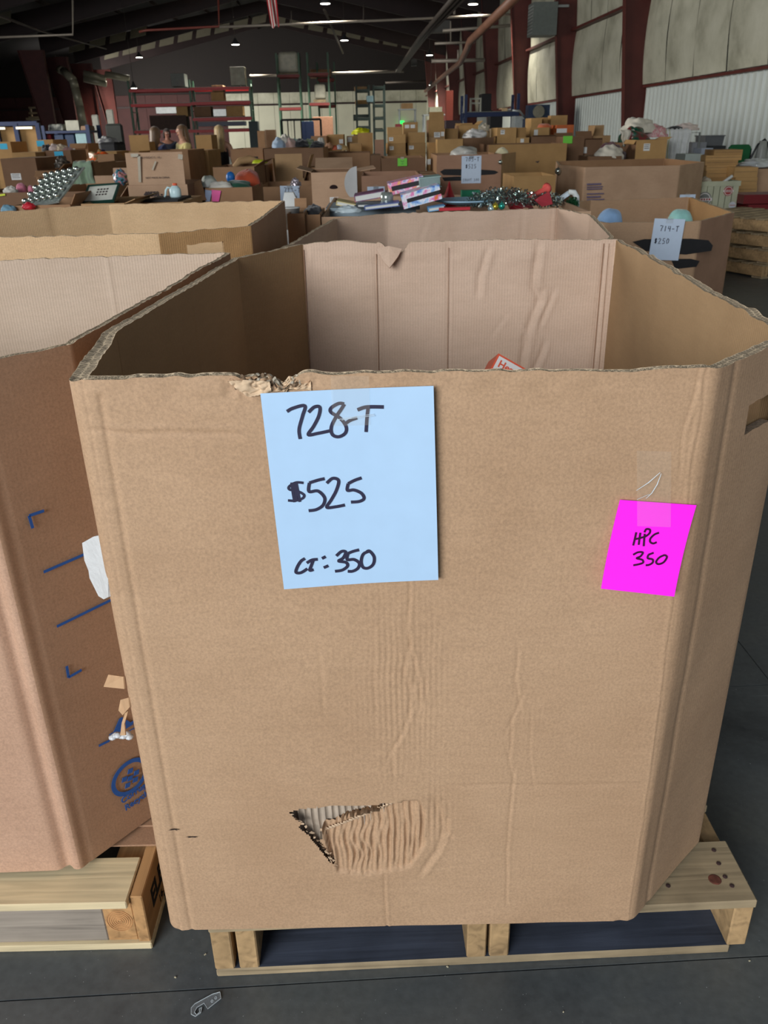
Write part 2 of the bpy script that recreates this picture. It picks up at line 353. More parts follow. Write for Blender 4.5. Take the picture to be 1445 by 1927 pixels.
# right wall: corrugated metal below, vinyl insulation above
wr = bpy.data.objects.new('wall_right', None); COL.objects.link(wr); struct(wr)
GZ, GZ2 = 2.24, 3.95
def corr(x, s0, s1, z0, z1, pitch, depth, side=-1):
    s = []; k = s0
    while k < s1: s += [(k, 0), (k+pitch*.62, 0), (k+pitch*.70, depth), (k+pitch*.92, depth)]; k += pitch
    s = [q for q in s if q[0] <= s1]; mb = MB(); n = len(s)
    vs = [HP(x+side*d, q, z0) for q, d in s]+[HP(x+side*d, q, z1) for q, d in s]
    return mb.add(vs, [(i, i+1, n+i+1, n+i) for i in range(n-1)])
frames = [1.8, 8.0, 14.2, 20.25, 26.4, 32.8, 39.0, 45.2, 51.4, 57.6, 63.8]
for s0 in frames[1:]:
    corr(WALLX, s0, min(s0+6.2, FARS), 0, GZ, .24, .035).build('corrugated_panel', M_corr, wr)
def ins_panel(s0, s1, z0, z1, sag, seed):
    n, k = 24, 10; P = np.zeros((k, n, 3))
    for i in range(n):
        for j in range(k):
            u = i/(n-1); v = j/(k-1); s = s0+(s1-s0)*u
            d = sag*math.sin(math.pi*min(1, v*1.0))*(.6+.4*math.sin(u*math.pi)) + .03*float(vn(s*1.1, v*2, 1, seed))
            p = HP(WALLX-.10-d*.5, s, z0+(z1-z0)*v); P[j, i] = p
    return grid_mesh('insulation_panel', P, M_ins, wr)
sd = 0
for s0 in frames[1:]:
    for k in range(4):   # four sheets of blanket between two frames, seams between
        a = s0+.2+k*1.5
        if a > FARS: continue
        ins_panel(a+.012, min(a+1.5-.012, FARS), GZ+.04, GZ2-.04, .16, sd); ins_panel(a+.012, min(a+1.5-.012, FARS), GZ2+.04, EAVE+.25, .16, sd+9); sd += 1
    mb = MB(); mb.bar(HP(WALLX-.06, s0, GZ), HP(WALLX-.06, min(s0+6.2, FARS), GZ), .10, .05); mb.build('girt', M_maroon, wr)
    mb = MB(); mb.bar(HP(WALLX-.16, s0, GZ2), HP(WALLX-.16, min(s0+6.2, FARS), GZ2), .20, .06); mb.build('girt', M_maroon, wr)
mb = MB(); mb.hexa([HP(WALLX+.02, 2, 0), HP(WALLX+.12, 2, 0), HP(WALLX+.12, FARS, 0), HP(WALLX+.02, FARS, 0), HP(WALLX+.02, 2, EAVE+.4), HP(WALLX+.12, 2, EAVE+.4), HP(WALLX+.12, FARS, EAVE+.4), HP(WALLX+.02, FARS, EAVE+.4)]); mb.build('outer_sheet', M_corr, wr)
# the pale vertical downpipe / trim by the corner of the photo
# far wall
wf = bpy.data.objects.new('wall_far', None); COL.objects.link(wf); struct(wf)
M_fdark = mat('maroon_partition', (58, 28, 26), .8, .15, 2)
for k in range(34):
    x0 = -34+k*1.21
    q = MB(); a, b_ = HP(x0+.01, FARS, 0), HP(x0+1.2, FARS, 0); up = Vector((0, 0, 3.5)); dn = _hd*.08
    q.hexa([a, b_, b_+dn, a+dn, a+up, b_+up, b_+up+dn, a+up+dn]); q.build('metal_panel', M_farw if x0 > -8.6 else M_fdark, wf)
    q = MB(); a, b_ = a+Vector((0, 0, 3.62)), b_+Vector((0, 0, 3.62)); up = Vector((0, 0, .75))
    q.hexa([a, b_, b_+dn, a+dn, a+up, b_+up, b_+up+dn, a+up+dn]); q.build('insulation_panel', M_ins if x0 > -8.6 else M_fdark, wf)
mb = MB(); mb.bar(HP(-34, FARS-.08, 3.56), HP(WALLX, FARS-.08, 3.56), .12, .12); mb.build('girt', M_maroon2, wf)
mb = MB(); a, b_ = HP(-34, FARS+.1, 0), HP(7.2, FARS+.1, 0); up = Vector((0, 0, 9)); dn = _hd*.1
mb.hexa([a, b_, b_+dn, a+dn, a+up, b_+up, b_+up+dn, a+up+dn]); mb.build('gable_sheet', mat('dark_sheet', (30, 24, 22), .9), wf)
# left wall and rear wall (open doors to the left rear let the day in)
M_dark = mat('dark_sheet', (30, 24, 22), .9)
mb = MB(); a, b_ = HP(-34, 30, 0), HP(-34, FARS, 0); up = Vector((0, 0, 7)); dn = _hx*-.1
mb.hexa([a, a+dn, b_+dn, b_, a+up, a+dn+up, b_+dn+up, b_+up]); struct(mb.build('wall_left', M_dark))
# roof
cl = bpy.data.objects.new('ceiling', None); COL.objects.link(cl); struct(cl)
M_roof = mat('roof_liner', (17, 12, 12), .8, .3, 1.2); M_roofw = mat('roof_insulation', (120, 114, 96), .7, .1, 2)
def roofz(x): return EAVE+.45+(APEX-EAVE)*(1-abs(x-APX)/(WALLX-APX))
for s0, s1 in zip([-2]+frames[1:], frames[1:]+[FARS+.2]):
    for xa, xb in ((-34, APX), (APX, 7.0)):
        za, zb = max(EAVE-1.2, roofz(xa)), roofz(xb); mb = MB()
        a, b_, c, d = HP(xa, s0, za), HP(xb, s0, zb), HP(xb, s1, zb), HP(xa, s1, za); u = Vector((0, 0, .08))
        mb.hexa([a, b_, c, d, a+u, b_+u, c+u, d+u]); mb.build('roof_panel', M_roof, cl)
    for k in range(11):
        x = -13.6+k*1.95
        mb = MB(); mb.bar(HP(x, s0, roofz(x)-.14), HP(x, s1, roofz(x)-.14), .07, .2); mb.build('purlin', M_maroon2, cl)
# white insulation showing below the purlins along the frames down the hall
for s0, xa, n_ in ((62.8, -15.5, 17), (44.0, -22, 6), (56.6, -16, 4)):
    for k in range(n_):
        x = xa+k*1.24; z0, z1 = roofz(x), roofz(x+.95); mb = MB(); lo, hi = (.80, .34)
        mb.hexa([HP(x, s0, z0-lo), HP(x+.95, s0, z1-lo), HP(x+.95, s0+.05, z1-lo), HP(x, s0+.05, z0-lo), HP(x+.12, s0, z0-hi), HP(x+1.07, s0, z1-hi), HP(x+1.07, s0+.05, z1-hi), HP(x+.12, s0+.05, z0-hi)]); mb.build('insulation_strip', M_roofw, cl)
# tapered rigid frames: column + rafter, one structural thing each
for i, s in enumerate(frames[3:], 1):
    fr = bpy.data.objects.new('steel_frame', None); COL.objects.link(fr); struct(fr)
    mb = MB(); x = WALLX-.03; hw = .10
    w0, w1 = .30, .88
    # web plate and two flanges
    mb.hexa([HP(x-w0, s-.012, 0), HP(x, s-.012, 0), HP(x, s+.012, 0), HP(x-w0, s+.012, 0), HP(x-w1, s-.012, EAVE), HP(x, s-.012, EAVE), HP(x, s+.012, EAVE), HP(x-w1, s+.012, EAVE)])
    mb.hexa([HP(x-w0-.02, s-hw, 0), HP(x-w0, s-hw, 0), HP(x-w0, s+hw, 0), HP(x-w0-.02, s+hw, 0), HP(x-w1-.02, s-hw, EAVE), HP(x-w1, s-hw, EAVE), HP(x-w1, s+hw, EAVE), HP(x-w1-.02, s+hw, EAVE)])
    mb.hexa([HP(x, s-hw, 0), HP(x+.02, s-hw, 0), HP(x+.02, s+hw, 0), HP(x, s+hw, 0), HP(x, s-hw, EAVE), HP(x+.02, s-hw, EAVE), HP(x+.02, s+hw, EAVE), HP(x, s+hw, EAVE)])
    mb.build('column', M_maroon, fr)
    for xa, xb, h0, h1 in ((x, APX, 1.0, .6), (APX, -16, .6, 1.0)):
        mb = MB(); za, zb = roofz(xa)-.28, roofz(xb)-.28
        mb.hexa([HP(xa, s-.06, za-h0), HP(xb, s-.06, zb-h1), HP(xb, s+.06, zb-h1), HP(xa, s+.06, za-h0), HP(xa, s-.06, za), HP(xb, s-.06, zb), HP(xb, s+.06, zb), HP(xa, s+.06, za)])
        mb.build('rafter', M_maroon2, fr)
for s, xr in ((48.3, -14.9), (52.3, -14.9), (57.0, -14.85), (62.0, -14.95)):
    mb = MB(); w0, w1 = .35, 1.25; z = 5.6
    for (a0, a1), (b0, b1), y0, y1 in (((xr-w0, xr), (xr-w1, xr), -.03, .03), ((xr-.03, xr), (xr-.03, xr), -.14, .14), ((xr-w0-.03, xr-w0), (xr-w1-.03, xr-w1), -.14, .14)):
        mb.hexa([HP(a0, s+y0, 0), HP(a1, s+y0, 0), HP(a1, s+y1, 0), HP(a0, s+y1, 0), HP(b0, s+y0, z), HP(b1, s+y0, z), HP(b1, s+y1, z), HP(b0, s+y1, z)])
    tag(mb.build('support_column', M_maroon), 'tapered maroon steel column in the dark far left bay', 'column', 'maroon columns in the far left bay', 'structure')
# ---------------------------------------------------------------- cardboard bins
K_out = kraft('kraft_outer', (186, 152, 120), flute=.04)
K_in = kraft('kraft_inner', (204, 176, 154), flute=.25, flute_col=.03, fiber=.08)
K_inshade = kraft('kraft_inner_shaded', (170, 138, 100), flute=.15, flute_col=.03, fiber=.08)  # darker golden copy: shade and warm bounce of the inner sides in the colour
K_rim = rim_mat('board_edge', (222, 198, 164), 2)
K_brown = kraft('kraft_brown', (172, 136, 108), flute=.025)
K_pale = kraft('kraft_pale', (205, 182, 160), flute=.35, flute_col=.06, fiber=.08)
K_gold = kraft('kraft_gold', (190, 148, 100), flute=.2, flute_col=.05)
def ring_samples(outline, radii, dsl):
    n = len(outline); dsl = dsl if isinstance(dsl, list) else [dsl]*n; ds = min(dsl); P = [np.array(p[:2], float) for p in outline]; cor = []
    for i in range(n):
        a, b, c = P[i-1], P[i], P[(i+1) % n]; u = (a-b)/np.linalg.norm(a-b); v = (c-b)/np.linalg.norm(c-b)
        th = math.acos(max(-1, min(1, float(u@v)))); r = radii[i]; t = min(r/math.tan(th/2), .45*np.linalg.norm(a-b), .45*np.linalg.norm(c-b)); r = t*math.tan(th/2)
        bis = (u+v)/np.linalg.norm(u+v) if np.linalg.norm(u+v) > 1e-6 else np.array([0, 0.]); cen = b+bis*r/math.sin(th/2)
        t0, t1 = b+u*t, b+v*t; a0 = math.atan2(*(t0-cen)[::-1]); a1 = math.atan2(*(t1-cen)[::-1]); da = (a1-a0+math.pi) % (2*math.pi)-math.pi
        m = max(4, int(abs(da)*r/ds*1.5)+3)*2; ang = a0+da*np.linspace(0, 1, m+1)
        cor.append((cen[None]+r*np.stack([np.cos(ang), np.sin(ang)], 1), m//2))
    panels = []; s = 0.
    for i in range(n):
        A, ma = cor[i]; B, mb_ = cor[(i+1) % n]; p, q = A[-1], B[0]
        k = max(2, int(np.linalg.norm(q-p)/dsl[i])); line = p[None]+(q-p)[None]*np.linspace(0, 1, k+1)[1:-1, None]
        pts = np.concatenate([A[ma:], line, B[:mb_+1]]); panels.append(pts)
    res = []
    for i, pts in enumerate(panels):
        prv = panels[i-1][-2]; nxt = panels[(i+1) % n][1]; e = np.concatenate([prv[None], pts, nxt[None]])
        t = e[2:]-e[:-2]; t /= np.linalg.norm(t, axis=1)[:, None]; nor = np.stack([t[:, 1], -t[:, 0]], 1)
        d = np.concatenate([[0], np.cumsum(np.linalg.norm(pts[1:]-pts[:-1], axis=1))]); res.append((pts, nor, s+d)); s += d[-1]
    return res
def gaylord(root, outline, z0, z1, th, mats, radii=.03, ds=.02, dz=.02, rim=None, disp=None, idisp=None, names=None, holes=None, inz=None, lean=(0, 0)):
    """open octagonal bin; th, mats may be per panel. holes[i] = f(s,x,z) -> bool removed (both skins)"""
    n = len(outline); radii = radii if isinstance(radii, list) else [radii]*n; th = th if isinstance(th, list) else [th]*n
    out = []
    for i, (pts, nor, s) in enumerate(ring_samples(outline, radii, ds)):
        d = dz[i] if isinstance(dz, list) else dz
        nz = max(3, int((z1-z0)/d)); v = np.linspace(0, 1, nz); top = np.full(len(s), z1) if rim is None else z1+(rim(i, s, pts)-z1)*np.clip((s-s[0])/.015, 0, 1)*np.clip((s[-1]-s)/.015, 0, 1)
        # thickness blended between neighbouring panels at the corners
        T = np.full(len(s), th[i]); L = s[-1]-s[0]; w = np.clip((s-s[0])/(.25*L+1e-6), 0, 1); T = T*w+(1-w)*(th[i]+th[i-1])/2
        w = np.clip((s[-1]-s)/(.25*L+1e-6), 0, 1); T = T*w+(1-w)*(th[i]+th[(i+1) % n])/2
        Z = z0+(top[None]-z0)*v[:, None]; Sg = np.repeat(s[None], nz, 0)
        X = np.repeat(pts[None, :, 0], nz, 0); Yv = np.repeat(pts[None, :, 1], nz, 0); NX = np.repeat(nor[None, :, 0], nz, 0); NY = np.repeat(nor[None, :, 1], nz, 0)
        D = np.zeros_like(Z) if disp is None else disp(i, Sg, X, Z)
        ew = np.clip((s-s[0])/.02, 0, 1)*np.clip((s[-1]-s)/.02, 0, 1); ew = ew*ew*(3-2*ew); D = D*ew[None]
        lx = lean[0]*(Z-z0); ly = lean[1]*(Z-z0)
        O = np.stack([X+NX*D+lx, Yv+NY*D+ly, Z], -1)
        iz = z0 if inz is None else inz
        nzi = max(3, int((z1-iz)/d)); vi = np.linspace(1, 0, nzi); Zi = iz+(top[None]-.0-iz)*vi[:, None]
        Si = np.repeat(s[None], nzi, 0); Xi = np.repeat(pts[None, :, 0]-nor[None, :, 0]*T, nzi, 0); Yi = np.repeat(pts[None, :, 1]-nor[None, :, 1]*T, nzi, 0)
        Di = np.zeros_like(Zi) if idisp is None else idisp(i, Si, Xi, Zi)
        Di = Di*ew[None]
        I = np.stack([Xi+nor[None, :, 0]*Di+lean[0]*(Zi-z0), Yi+nor[None, :, 1]*Di+lean[1]*(Zi-z0), Zi], -1)
        nr = 6; R = np.zeros((nr, len(s), 3)); RU = np.zeros((nr, len(s), 2)); rr = np.linspace(0, 1, nr)
        for k in range(nr):
            R[k] = O[-1]*(1-rr[k])+I[0]*rr[k]; R[k, :, 2] += (0 if k in (0, nr-1) else .0016)*vn(s, s*0+k*3.1, 240, i)-(0 if k in (0, nr-1) else .001)
            RU[k, :, 0] = s; RU[k, :, 1] = rr[k]
        P = np.concatenate([O, R, I]); UV = np.concatenate([np.stack([Sg, Z], -1), RU, np.stack([Si, Zi], -1)])
        keep = np.ones((len(P)-1, len(s)-1), bool); keep[nz-1] = False; keep[nz+nr-1] = False
        if holes and holes.get(i):
            cx = (P[:-1, :-1]+P[1:, 1:])/2; h = holes[i](cx[..., 0], cx[..., 1], cx[..., 2])
            both, outer = h; keep[:nz-1] &= ~(both | outer)[:nz-1]; keep[nz+nr:] &= ~both[nz+nr:]
        mi = np.zeros(keep.shape, int); mi[nz:nz+nr-1] = 2; mi[nz+nr:] = 1
        mt = mats[i] if isinstance(mats, dict) and i in mats else (mats if not isinstance(mats, dict) else mats['all'])
        o = grid_mesh(names[i] if names else 'side_panel', P, list(mt), root, True, UV, keep)
        fi = mi[keep]; o.data.polygons.foreach_set('material_index', fi.astype(np.int32)[:len(o.data.polygons)]); o.data.update()
        out.append(o)
    return out
def crease(X, Z, pts, depth, sig, wob=.004, seed=0, fade=.03):
    """valley with raised lips along a polyline in the panel's own metres"""
    out = np.zeros_like(X)
    for k in range(len(pts)-1):
        (ax, az), (bx, bz) = pts[k], pts[k+1]; L = math.hypot(bx-ax, bz-az); tx, tz = (bx-ax)/L, (bz-az)/L
        u = (X-ax)*tx+(Z-az)*tz; v = -(X-ax)*tz+(Z-az)*tx + wob*vn(u, u*0, 18, seed+k)
        end = np.clip(u/fade+1, 0, 1)*np.clip((L-u)/fade+1, 0, 1); ins = (u > -fade) & (u < L+fade)
        g = -np.exp(-(v/sig)**2)+.55*np.exp(-((v-2*sig)/sig)**2); out = np.where(ins & (np.abs(g) > np.abs(out)), g*end, out)
    return out*depth
def smooth_pts(pts, n=7):
    if len(pts) < 3: return pts
    P = [pts[0]]+list(pts)+[pts[-1]]; out = []
    for i in range(1, len(P)-2):
        for k in range(n):
            t = k/n; q = [.5*((2*P[i][j])+(-P[i-1][j]+P[i+1][j])*t+(2*P[i-1][j]-5*P[i][j]+4*P[i+1][j]-P[i+2][j])*t*t+(-P[i-1][j]+3*P[i][j]-3*P[i+1][j]+P[i+2][j])*t**3) for j in (0, 1)]; out.append(tuple(q))
    return out+[pts[-1]]
FY = .988
def F(px, py): p = AY(px, py, FY); return (p.x, p.z)
def inpoly(X, Z, poly):
    r = np.zeros(X.shape, bool); n = len(poly)
    for i in range(n):
        x1, y1 = poly[i]; x2, y2 = poly[(i+1) % n]
        c = ((y1 > Z) != (y2 > Z)) & (X < (x2-x1)*(Z-y1)/((y2-y1) if y2 != y1 else 1e-9)+x1); r ^= c
    return r
HERO = [(-.392, .988), (.418, .988), (.598, 1.160), (.655, 2.300), (-.214, 2.355), (-.362, 2.095), (-.432, 1.270)]
hero = empty('cardboard_bin', (.1, 1.65, .142), 'large open cardboard pallet bin tagged 728-T at $525, torn at its lower front', 'bin')
tear_hole = [F(*p) for p in ((545, 1530), (562, 1524), (590, 1521), (610, 1519), (660, 1517), (715, 1514), (749, 1511), (744, 1518), (722, 1526), (690, 1531), (655, 1541), (628, 1556), (606, 1560), (608, 1578), (600, 1580), (588, 1562), (570, 1551), (553, 1541))]
slit = [F(*p) for p in ((570, 1551), (588, 1562), (600, 1580), (612, 1596), (630, 1625), (622, 1624), (603, 1600), (580, 1572), (560, 1556))]
dent = [F(*p) for p in ((606, 1558), (655, 1541), (722, 1526), (745, 1513), (790, 1508), (800, 1530), (800, 1590), (770, 1632), (690, 1645), (636, 1640), (618, 1600))]
cr = [  # polylines on the front face (pixel pairs -> metres on the panel), depth, width
 ([(768, 1090), (770, 1130), (765, 1175), (775, 1225), (786, 1270), (790, 1310), (788, 1345)], .0012, .0022),
 ([(768, 1225), (760, 1265), (775, 1305), (770, 1350), (755, 1385), (735, 1420), (738, 1455)], .0012, .003),
 ([(797, 1240), (801, 1290), (798, 1340)], .0008, .002),
 ([(975, 1235), (972, 1285), (978, 1325), (962, 1360), (958, 1420), (966, 1465), (962, 1520), (955, 1600), (954, 1690)], .0012, .0022),
 ([(1000, 1370), (997, 1420), (1004, 1470)], .0007, .002),
 ([(724, 1655), (728, 1742)], .0016, .002),
 ([(820, 1520), (838, 1560), (822, 1600), (800, 1632)], .0022, .005),
 ([(870, 1478), (1190, 1474)], .0009, .003), ([(612, 1690), (660, 1700), (705, 1722), (742, 1731)], -.0005, .0022), ([(498, 1375), (602, 1430)], -.0004, .0022), ([(1012, 962), (1140, 1022)], -.0004, .0022),
 ([(188, 812), (420, 818)], .0016, .003),
 ([(600, 1245), (608, 1330)], .0006, .003), ([(700, 1200), (706, 1330)], .0006, .003),
 ([(1327, 700), (1318, 745), (1302, 850), (1293, 925), (1268, 1120), (1252, 1215), (1240, 1330), (1226, 1420), (1208, 1560), (1192, 1650), (1180, 1738)], -.0012, .0022),
 ([(1312, 712), (1290, 800), (1280, 880)], .0010, .002),
 ([(1352, 700), (1330, 840), (1308, 950), (1276, 1130), (1255, 1330), (1218, 1500), (1204, 1640), (1192, 1735)], .0010, .003),
]
cr = [([F(*p) for p in pl], d, w) for pl, d, w in cr]
def hero_disp(i, Sg, X, Z):
    D = .0022*vn(Sg, Z, 3.3, 3)+.0006*vn(Sg, Z, 16, 8)
    if i == 0:
        for k, (pl, d, w) in enumerate(cr): D = D+crease(X, Z, pl, d, w, .0025, k)
        # rounded score line along the left fold
        D -= .0022*np.exp(-((X+.352)/.004)**2)*(Z < 1.12) + .001*np.exp(-((X+.372)/.003)**2)
        # vertical rippling of the crushed flutes above the tear
        (xa, za), (xb, zb) = F(690, 1420), F(830, 1180)
        m = np.exp(-((X-(xa+xb)/2)/.055)**2)*np.exp(-((Z-(za+zb)/2)/.14)**2); D += .0007*m*np.sin(X*2*math.pi/.0085+2*vn(X, Z, 20, 5))
        # dent: pushed in most along its torn top edge, pleated
        cxy = F(705, 1570); top = F(640, 1548)[1]; bot = F(700, 1645)[1]
        ins = inpoly(X, Z, dent); v = np.clip((Z-bot)/(top-bot), 0, 1.1); u = np.clip((F(800, 1560)[0]-X)/(F(800, 1560)[0]-F(610, 1560)[0]), 0, 1)
        pl = .0026*np.sin(X*2*math.pi/.0088+3.4*vn(X, Z, 30, 2))*(1+.6*vn(X, Z, 40, 6))+.0018*np.sin(X*2*math.pi/.0141+2.5*vn(X, Z, 18, 12))+.0014*vn(X, Z*.4, 160, 14); amt = np.minimum(1, v*4+.1)
        D = np.where(ins, D-.0045-.012*v**1.2*np.minimum(1, u*2.2)+pl*amt, D)
        near = np.exp(-(((X-F(815, 1540)[0])/.028)**2+((Z-F(815, 1540)[1])/.045)**2)); D = np.where(ins, D, D+.0012*near*np.sin(X*2*math.pi/.0095)-.003*near)
        # corner crumple at the foot
        D += .004*np.exp(-((X+.385)/.02)**2-((Z-.15)/.02)**2)*vn(X, Z, 120, 1)+.004*np.exp(-((X-.41)/.02)**2-((Z-.15)/.015)**2)*vn(X, Z, 150, 2)
        # crushed rim left of the price sheet
        xr = F(500, 730); m = np.exp(-((X-xr[0])/.045)**2-((Z-(xr[1]+.002))/.014)**2); D += m*(.006*vn(X, Z, 90, 4)+.004*vn(X, Z, 210, 6)-.003)
        D += .0015*np.exp(-((Z-1.125)/.012)**2)*vn(X, Z, 30, 9)
    if i == 1:
        D += -.002*np.exp(-((Sg-Sg.min()-.05)/.006)**2)+.0015*vn(Sg, Z, 9, 4)
    return D
def hero_idisp(i, Sg, X, Z):
    D = .0025*vn(Sg, Z, 3, 11)+.0008*vn(Sg, Z, 14, 12)
    if i == 0:
        q = F(675, 1560); D = D-.024*np.exp(-((X-q[0])/.125)**6-((Z-q[1])/.085)**6)
    if i == 3:   # inside of the back: scores, dents and a long buckle
        def B(px, py): p = AY(px, py, 2.32); return (p.x, p.z)
        for k, (pl, d, w) in enumerate([([(708, 500), (712, 700)], .004, .004), ([(843, 470), (842, 700)], .003, .004), ([(1133, 470), (1120, 560), (1110, 690)], .003, .006),
              ([(1008, 470), (1000, 535), (1012, 560), (998, 590), (985, 640), (980, 700)], .007, .009), ([(912, 480), (900, 520), (898, 545)], .006, .008), ([(1035, 555), (1015, 600)], .004, .006), ([(1018, 650), (1005, 690)], .006, .007), ([(575, 480), (582, 700)], .003, .005), ([(945, 600), (930, 620)], .002, .005)]):
            D += crease(X, Z, [B(*p) for p in pl], d*-.8, w, .004, k+20)
        D += .003*np.exp(-((Z-1.10)/.02)**2)*vn(X, Z, 25, 3)
    if i == 2:
        D += .0025*vn(Sg, Z, 8, 31)*(np.abs(Z-1) < .3)
    if i == 5: D += -.003*np.exp(-((Sg-Sg.mean())/.003)**2)
    return D
def hero_rim(i, s, pts):
    z = 1.137+.0015*vn(s, s*0, 60, i)+.002*vn(s, s*0, 9, i+3)
    x = pts[:, 0]
    if i == 0:
        z += .006*np.clip((x+.392)/.3, 0, 1)*0+.003
        xa = F(535, 720)[0]; z -= .016*np.exp(-((x-xa)/.018)**2)+.005*np.exp(-((x-F(470, 715)[0])/.03)**2)*(.6+.5*vn(x, x*0, 130, 2)); z += .004*np.exp(-((x-F(575, 712)[0])/.02)**2)
        z -= .003*np.exp(-((x-F(1140, 700)[0])/.12)**2)
    if i == 3:
        xa = AY(725, 480, 2.32).x; z = z+.004*(x > -.0)+.008*np.clip(1-((x-AY(640, 460, 2.32).x)/.1)**2, 0, 1); z -= .030*np.exp(-((x-xa-.03)/.030)**4)
    if i == 2: z += .004*vn(s, s*0, 25, 5)
    return z
def rect_hole(n3, p, w, h, along):
    p = Vector(p); a = Vector(along).normalized()
    def f(x, y, z):
        u = (x-p.x)*a.x+(y-p.y)*a.y; b = (np.abs(u) < w/2) & (np.abs(z-p.z) < h/2); return b, np.zeros_like(b)
    return f
def front_hole(x, y, z):
    b = inpoly(x, z, tear_hole) | inpoly(x, z, slit); return np.zeros_like(b), b
chn = Vector((HERO[2][1]-HERO[1][1], -(HERO[2][0]-HERO[1][0]), 0)).normalized(); cht = Vector((HERO[2][0]-HERO[1][0], HERO[2][1]-HERO[1][1], 0)).normalized()
hh = hitp(1428, 778, (HERO[1][0], HERO[1][1], 1), chn)
hero_p = gaylord(hero, HERO, .155, 1.137, [.014, .017, .018, .014, .013, .018, .026], {'all': (K_out, K_inshade, K_rim), 3: (K_out, K_in, K_rim)}, [.030, .030, .02, .012, .02, .02, .018], [.0022, .005, .008, .0045, .008, .008, .005], [.0034, .006, .010, .007, .014, .014, .014],
    hero_rim, hero_disp, hero_idisp, ['front_panel', 'corner_panel', 'side_panel', 'back_panel', 'corner_panel', 'side_panel', 'corner_panel'], {0: front_hole, 1: rect_hole(None, hh, .085, .042, cht)})
# seam where the right side is folded over: raised strip of the glued flap
mb = MB(); mb.hexa([hh-cht*.0425-Vector((0, 0, .027)), hh+cht*.0425-Vector((0, 0, .027)), hh+cht*.0425-chn*.013-Vector((0, 0, .027)), hh-cht*.0425-chn*.013-Vector((0, 0, .027))]+[hh-cht*.0425-Vector((0, 0, .021)), hh+cht*.0425-Vector((0, 0, .021)), hh+cht*.0425-chn*.013-Vector((0, 0, .021)), hh-cht*.0425-chn*.013-Vector((0, 0, .021))])
mb.build('handle_edge', mat('board_cut', (120, 102, 84), .9, .5, 300), hero)
# torn corrugated layer behind the hole: pale fluted medium
K_flute = mat('fluted_medium', (176, 160, 142), .85, .15, 60)
xs = np.linspace(F(535, 1530)[0], F(765, 1530)[0], 260); zs = np.linspace(F(640, 1640)[1], F(640, 1500)[1], 30)
XX, ZZ = np.meshgrid(xs, zs); ph = XX*2*math.pi/.0108+.8*vn(XX, ZZ, 30, 3)
YY = FY+.0150+.0055*np.abs(np.sin(ph/2))**.6*1.0+.0008*vn(XX, ZZ, 60, 1)+np.where(XX > F(655, 1530)[0], 0, .001)
grid_mesh('torn_inner_layer', np.stack([XX, YY, ZZ], -1), K_flute, hero)
mb = MB(); rr = random.Random(3)
for a, b_ in (((548, 1532), (606, 1592)), ((606, 1592), (630, 1630))):
    for k in range(16):
        t = k/16; px = a[0]+(b_[0]-a[0])*t+rr.uniform(-3, 3); py = a[1]+(b_[1]-a[1])*t+rr.uniform(-3, 3); p = AY(px, py, FY+.001)
        d = Vector((rr.uniform(.3, 1), rr.uniform(-.5, .2), rr.uniform(-.5, .1))).normalized()*rr.uniform(.003, .007)
        w = Vector((rr.uniform(-1, 1), rr.uniform(-1, .2), rr.uniform(-1, 1)))*.0022; mb.add([p-w, p+w, p+d+w*.4, p+d*1.3-w], [(0, 1, 2, 3)])
for k in range(26):
    t = k/26; px = 606+(745-606)*t; py = 1559-(1559-1515)*t**1.1; p = AY(px, py, FY+.012*(1-t)+.002); w = .0012; p.y = FY+.011
    mb.add([p+Vector((-.003, 0, -.003)), p+Vector((.003, 0, -.003)), p+Vector((.003, -.001, rr.uniform(.0, .003))), p+Vector((-.003, .001, rr.uniform(0, .003)))], [(0, 1, 2, 3)])
mb.build('torn_fibres', [mat('torn_paper', (196, 168, 138), .9, .3, 80)], hero)['kind'] = 'stuff'
# crushed and peeled paper at the rim: torn plies standing one behind another
Mpe = [mat('ply_light', (206, 178, 146), .85, .2, 90), mat('ply_dark', (120, 98, 76), .9, .3, 90), mat('ply_grey', (178, 168, 150), .9, .3, 90)]
zr = F(500, 716)[1]
for L_, (pa, pb, h0_, h1_) in enumerate(((468, 585, -.013, -.004), (440, 560, -.012, .000), (455, 600, -.014, .002), (430, 530, -.010, .003), (500, 610, -.012, .004), (445, 590, -.008, .004))):
    xs = np.linspace(F(pa, 720)[0], F(pb, 720)[0], 120); vv = np.linspace(0, 1, 9); XX, VV = np.meshgrid(xs, vv); tp = np.sin(np.pi*(XX-xs[0])/(xs[-1]-xs[0]))**.4
    top = zr+h1_*tp+.006*vn(XX, XX*0, 150, L_)*tp-.010*np.exp(-((XX-F(532, 720)[0])/.010)**2); bot = zr+h0_+.002*vn(XX, XX*0, 90, L_+9)
    YY = FY+.0005+L_*.0020+.0030*np.sin(XX*2*math.pi/.0085+L_*1.9+3*vn(XX, VV, 60, L_))*VV**.6-.004*VV*vn(XX, XX*0, 70, L_+3)
    grid_mesh('crushed_ply', np.stack([XX, YY, bot+(top-bot)*VV], -1), Mpe[(0, 1, 2, 1, 0, 2)[L_]], hero)
XX, ZZ = np.meshgrid(np.linspace(F(425, 720)[0], F(520, 720)[0], 90), np.linspace(F(470, 750)[1], F(470, 710)[1], 40))
peel = [F(*p) for p in ((428, 716), (470, 713), (508, 716), (512, 735), (494, 741), (470, 745), (452, 735))]; dd = np.abs(vn(XX+ZZ*.7, ZZ-XX*.4, 150, 3))
grid_mesh('peeled_skin', np.stack([XX, FY-.0022-.0045*dd-.002*vn(XX, ZZ, 60, 8), ZZ], -1), Mpe[0], hero, keep=inpoly((XX[:-1, :-1]+XX[1:, 1:])/2, (ZZ[:-1, :-1]+ZZ[1:, 1:])/2, peel))
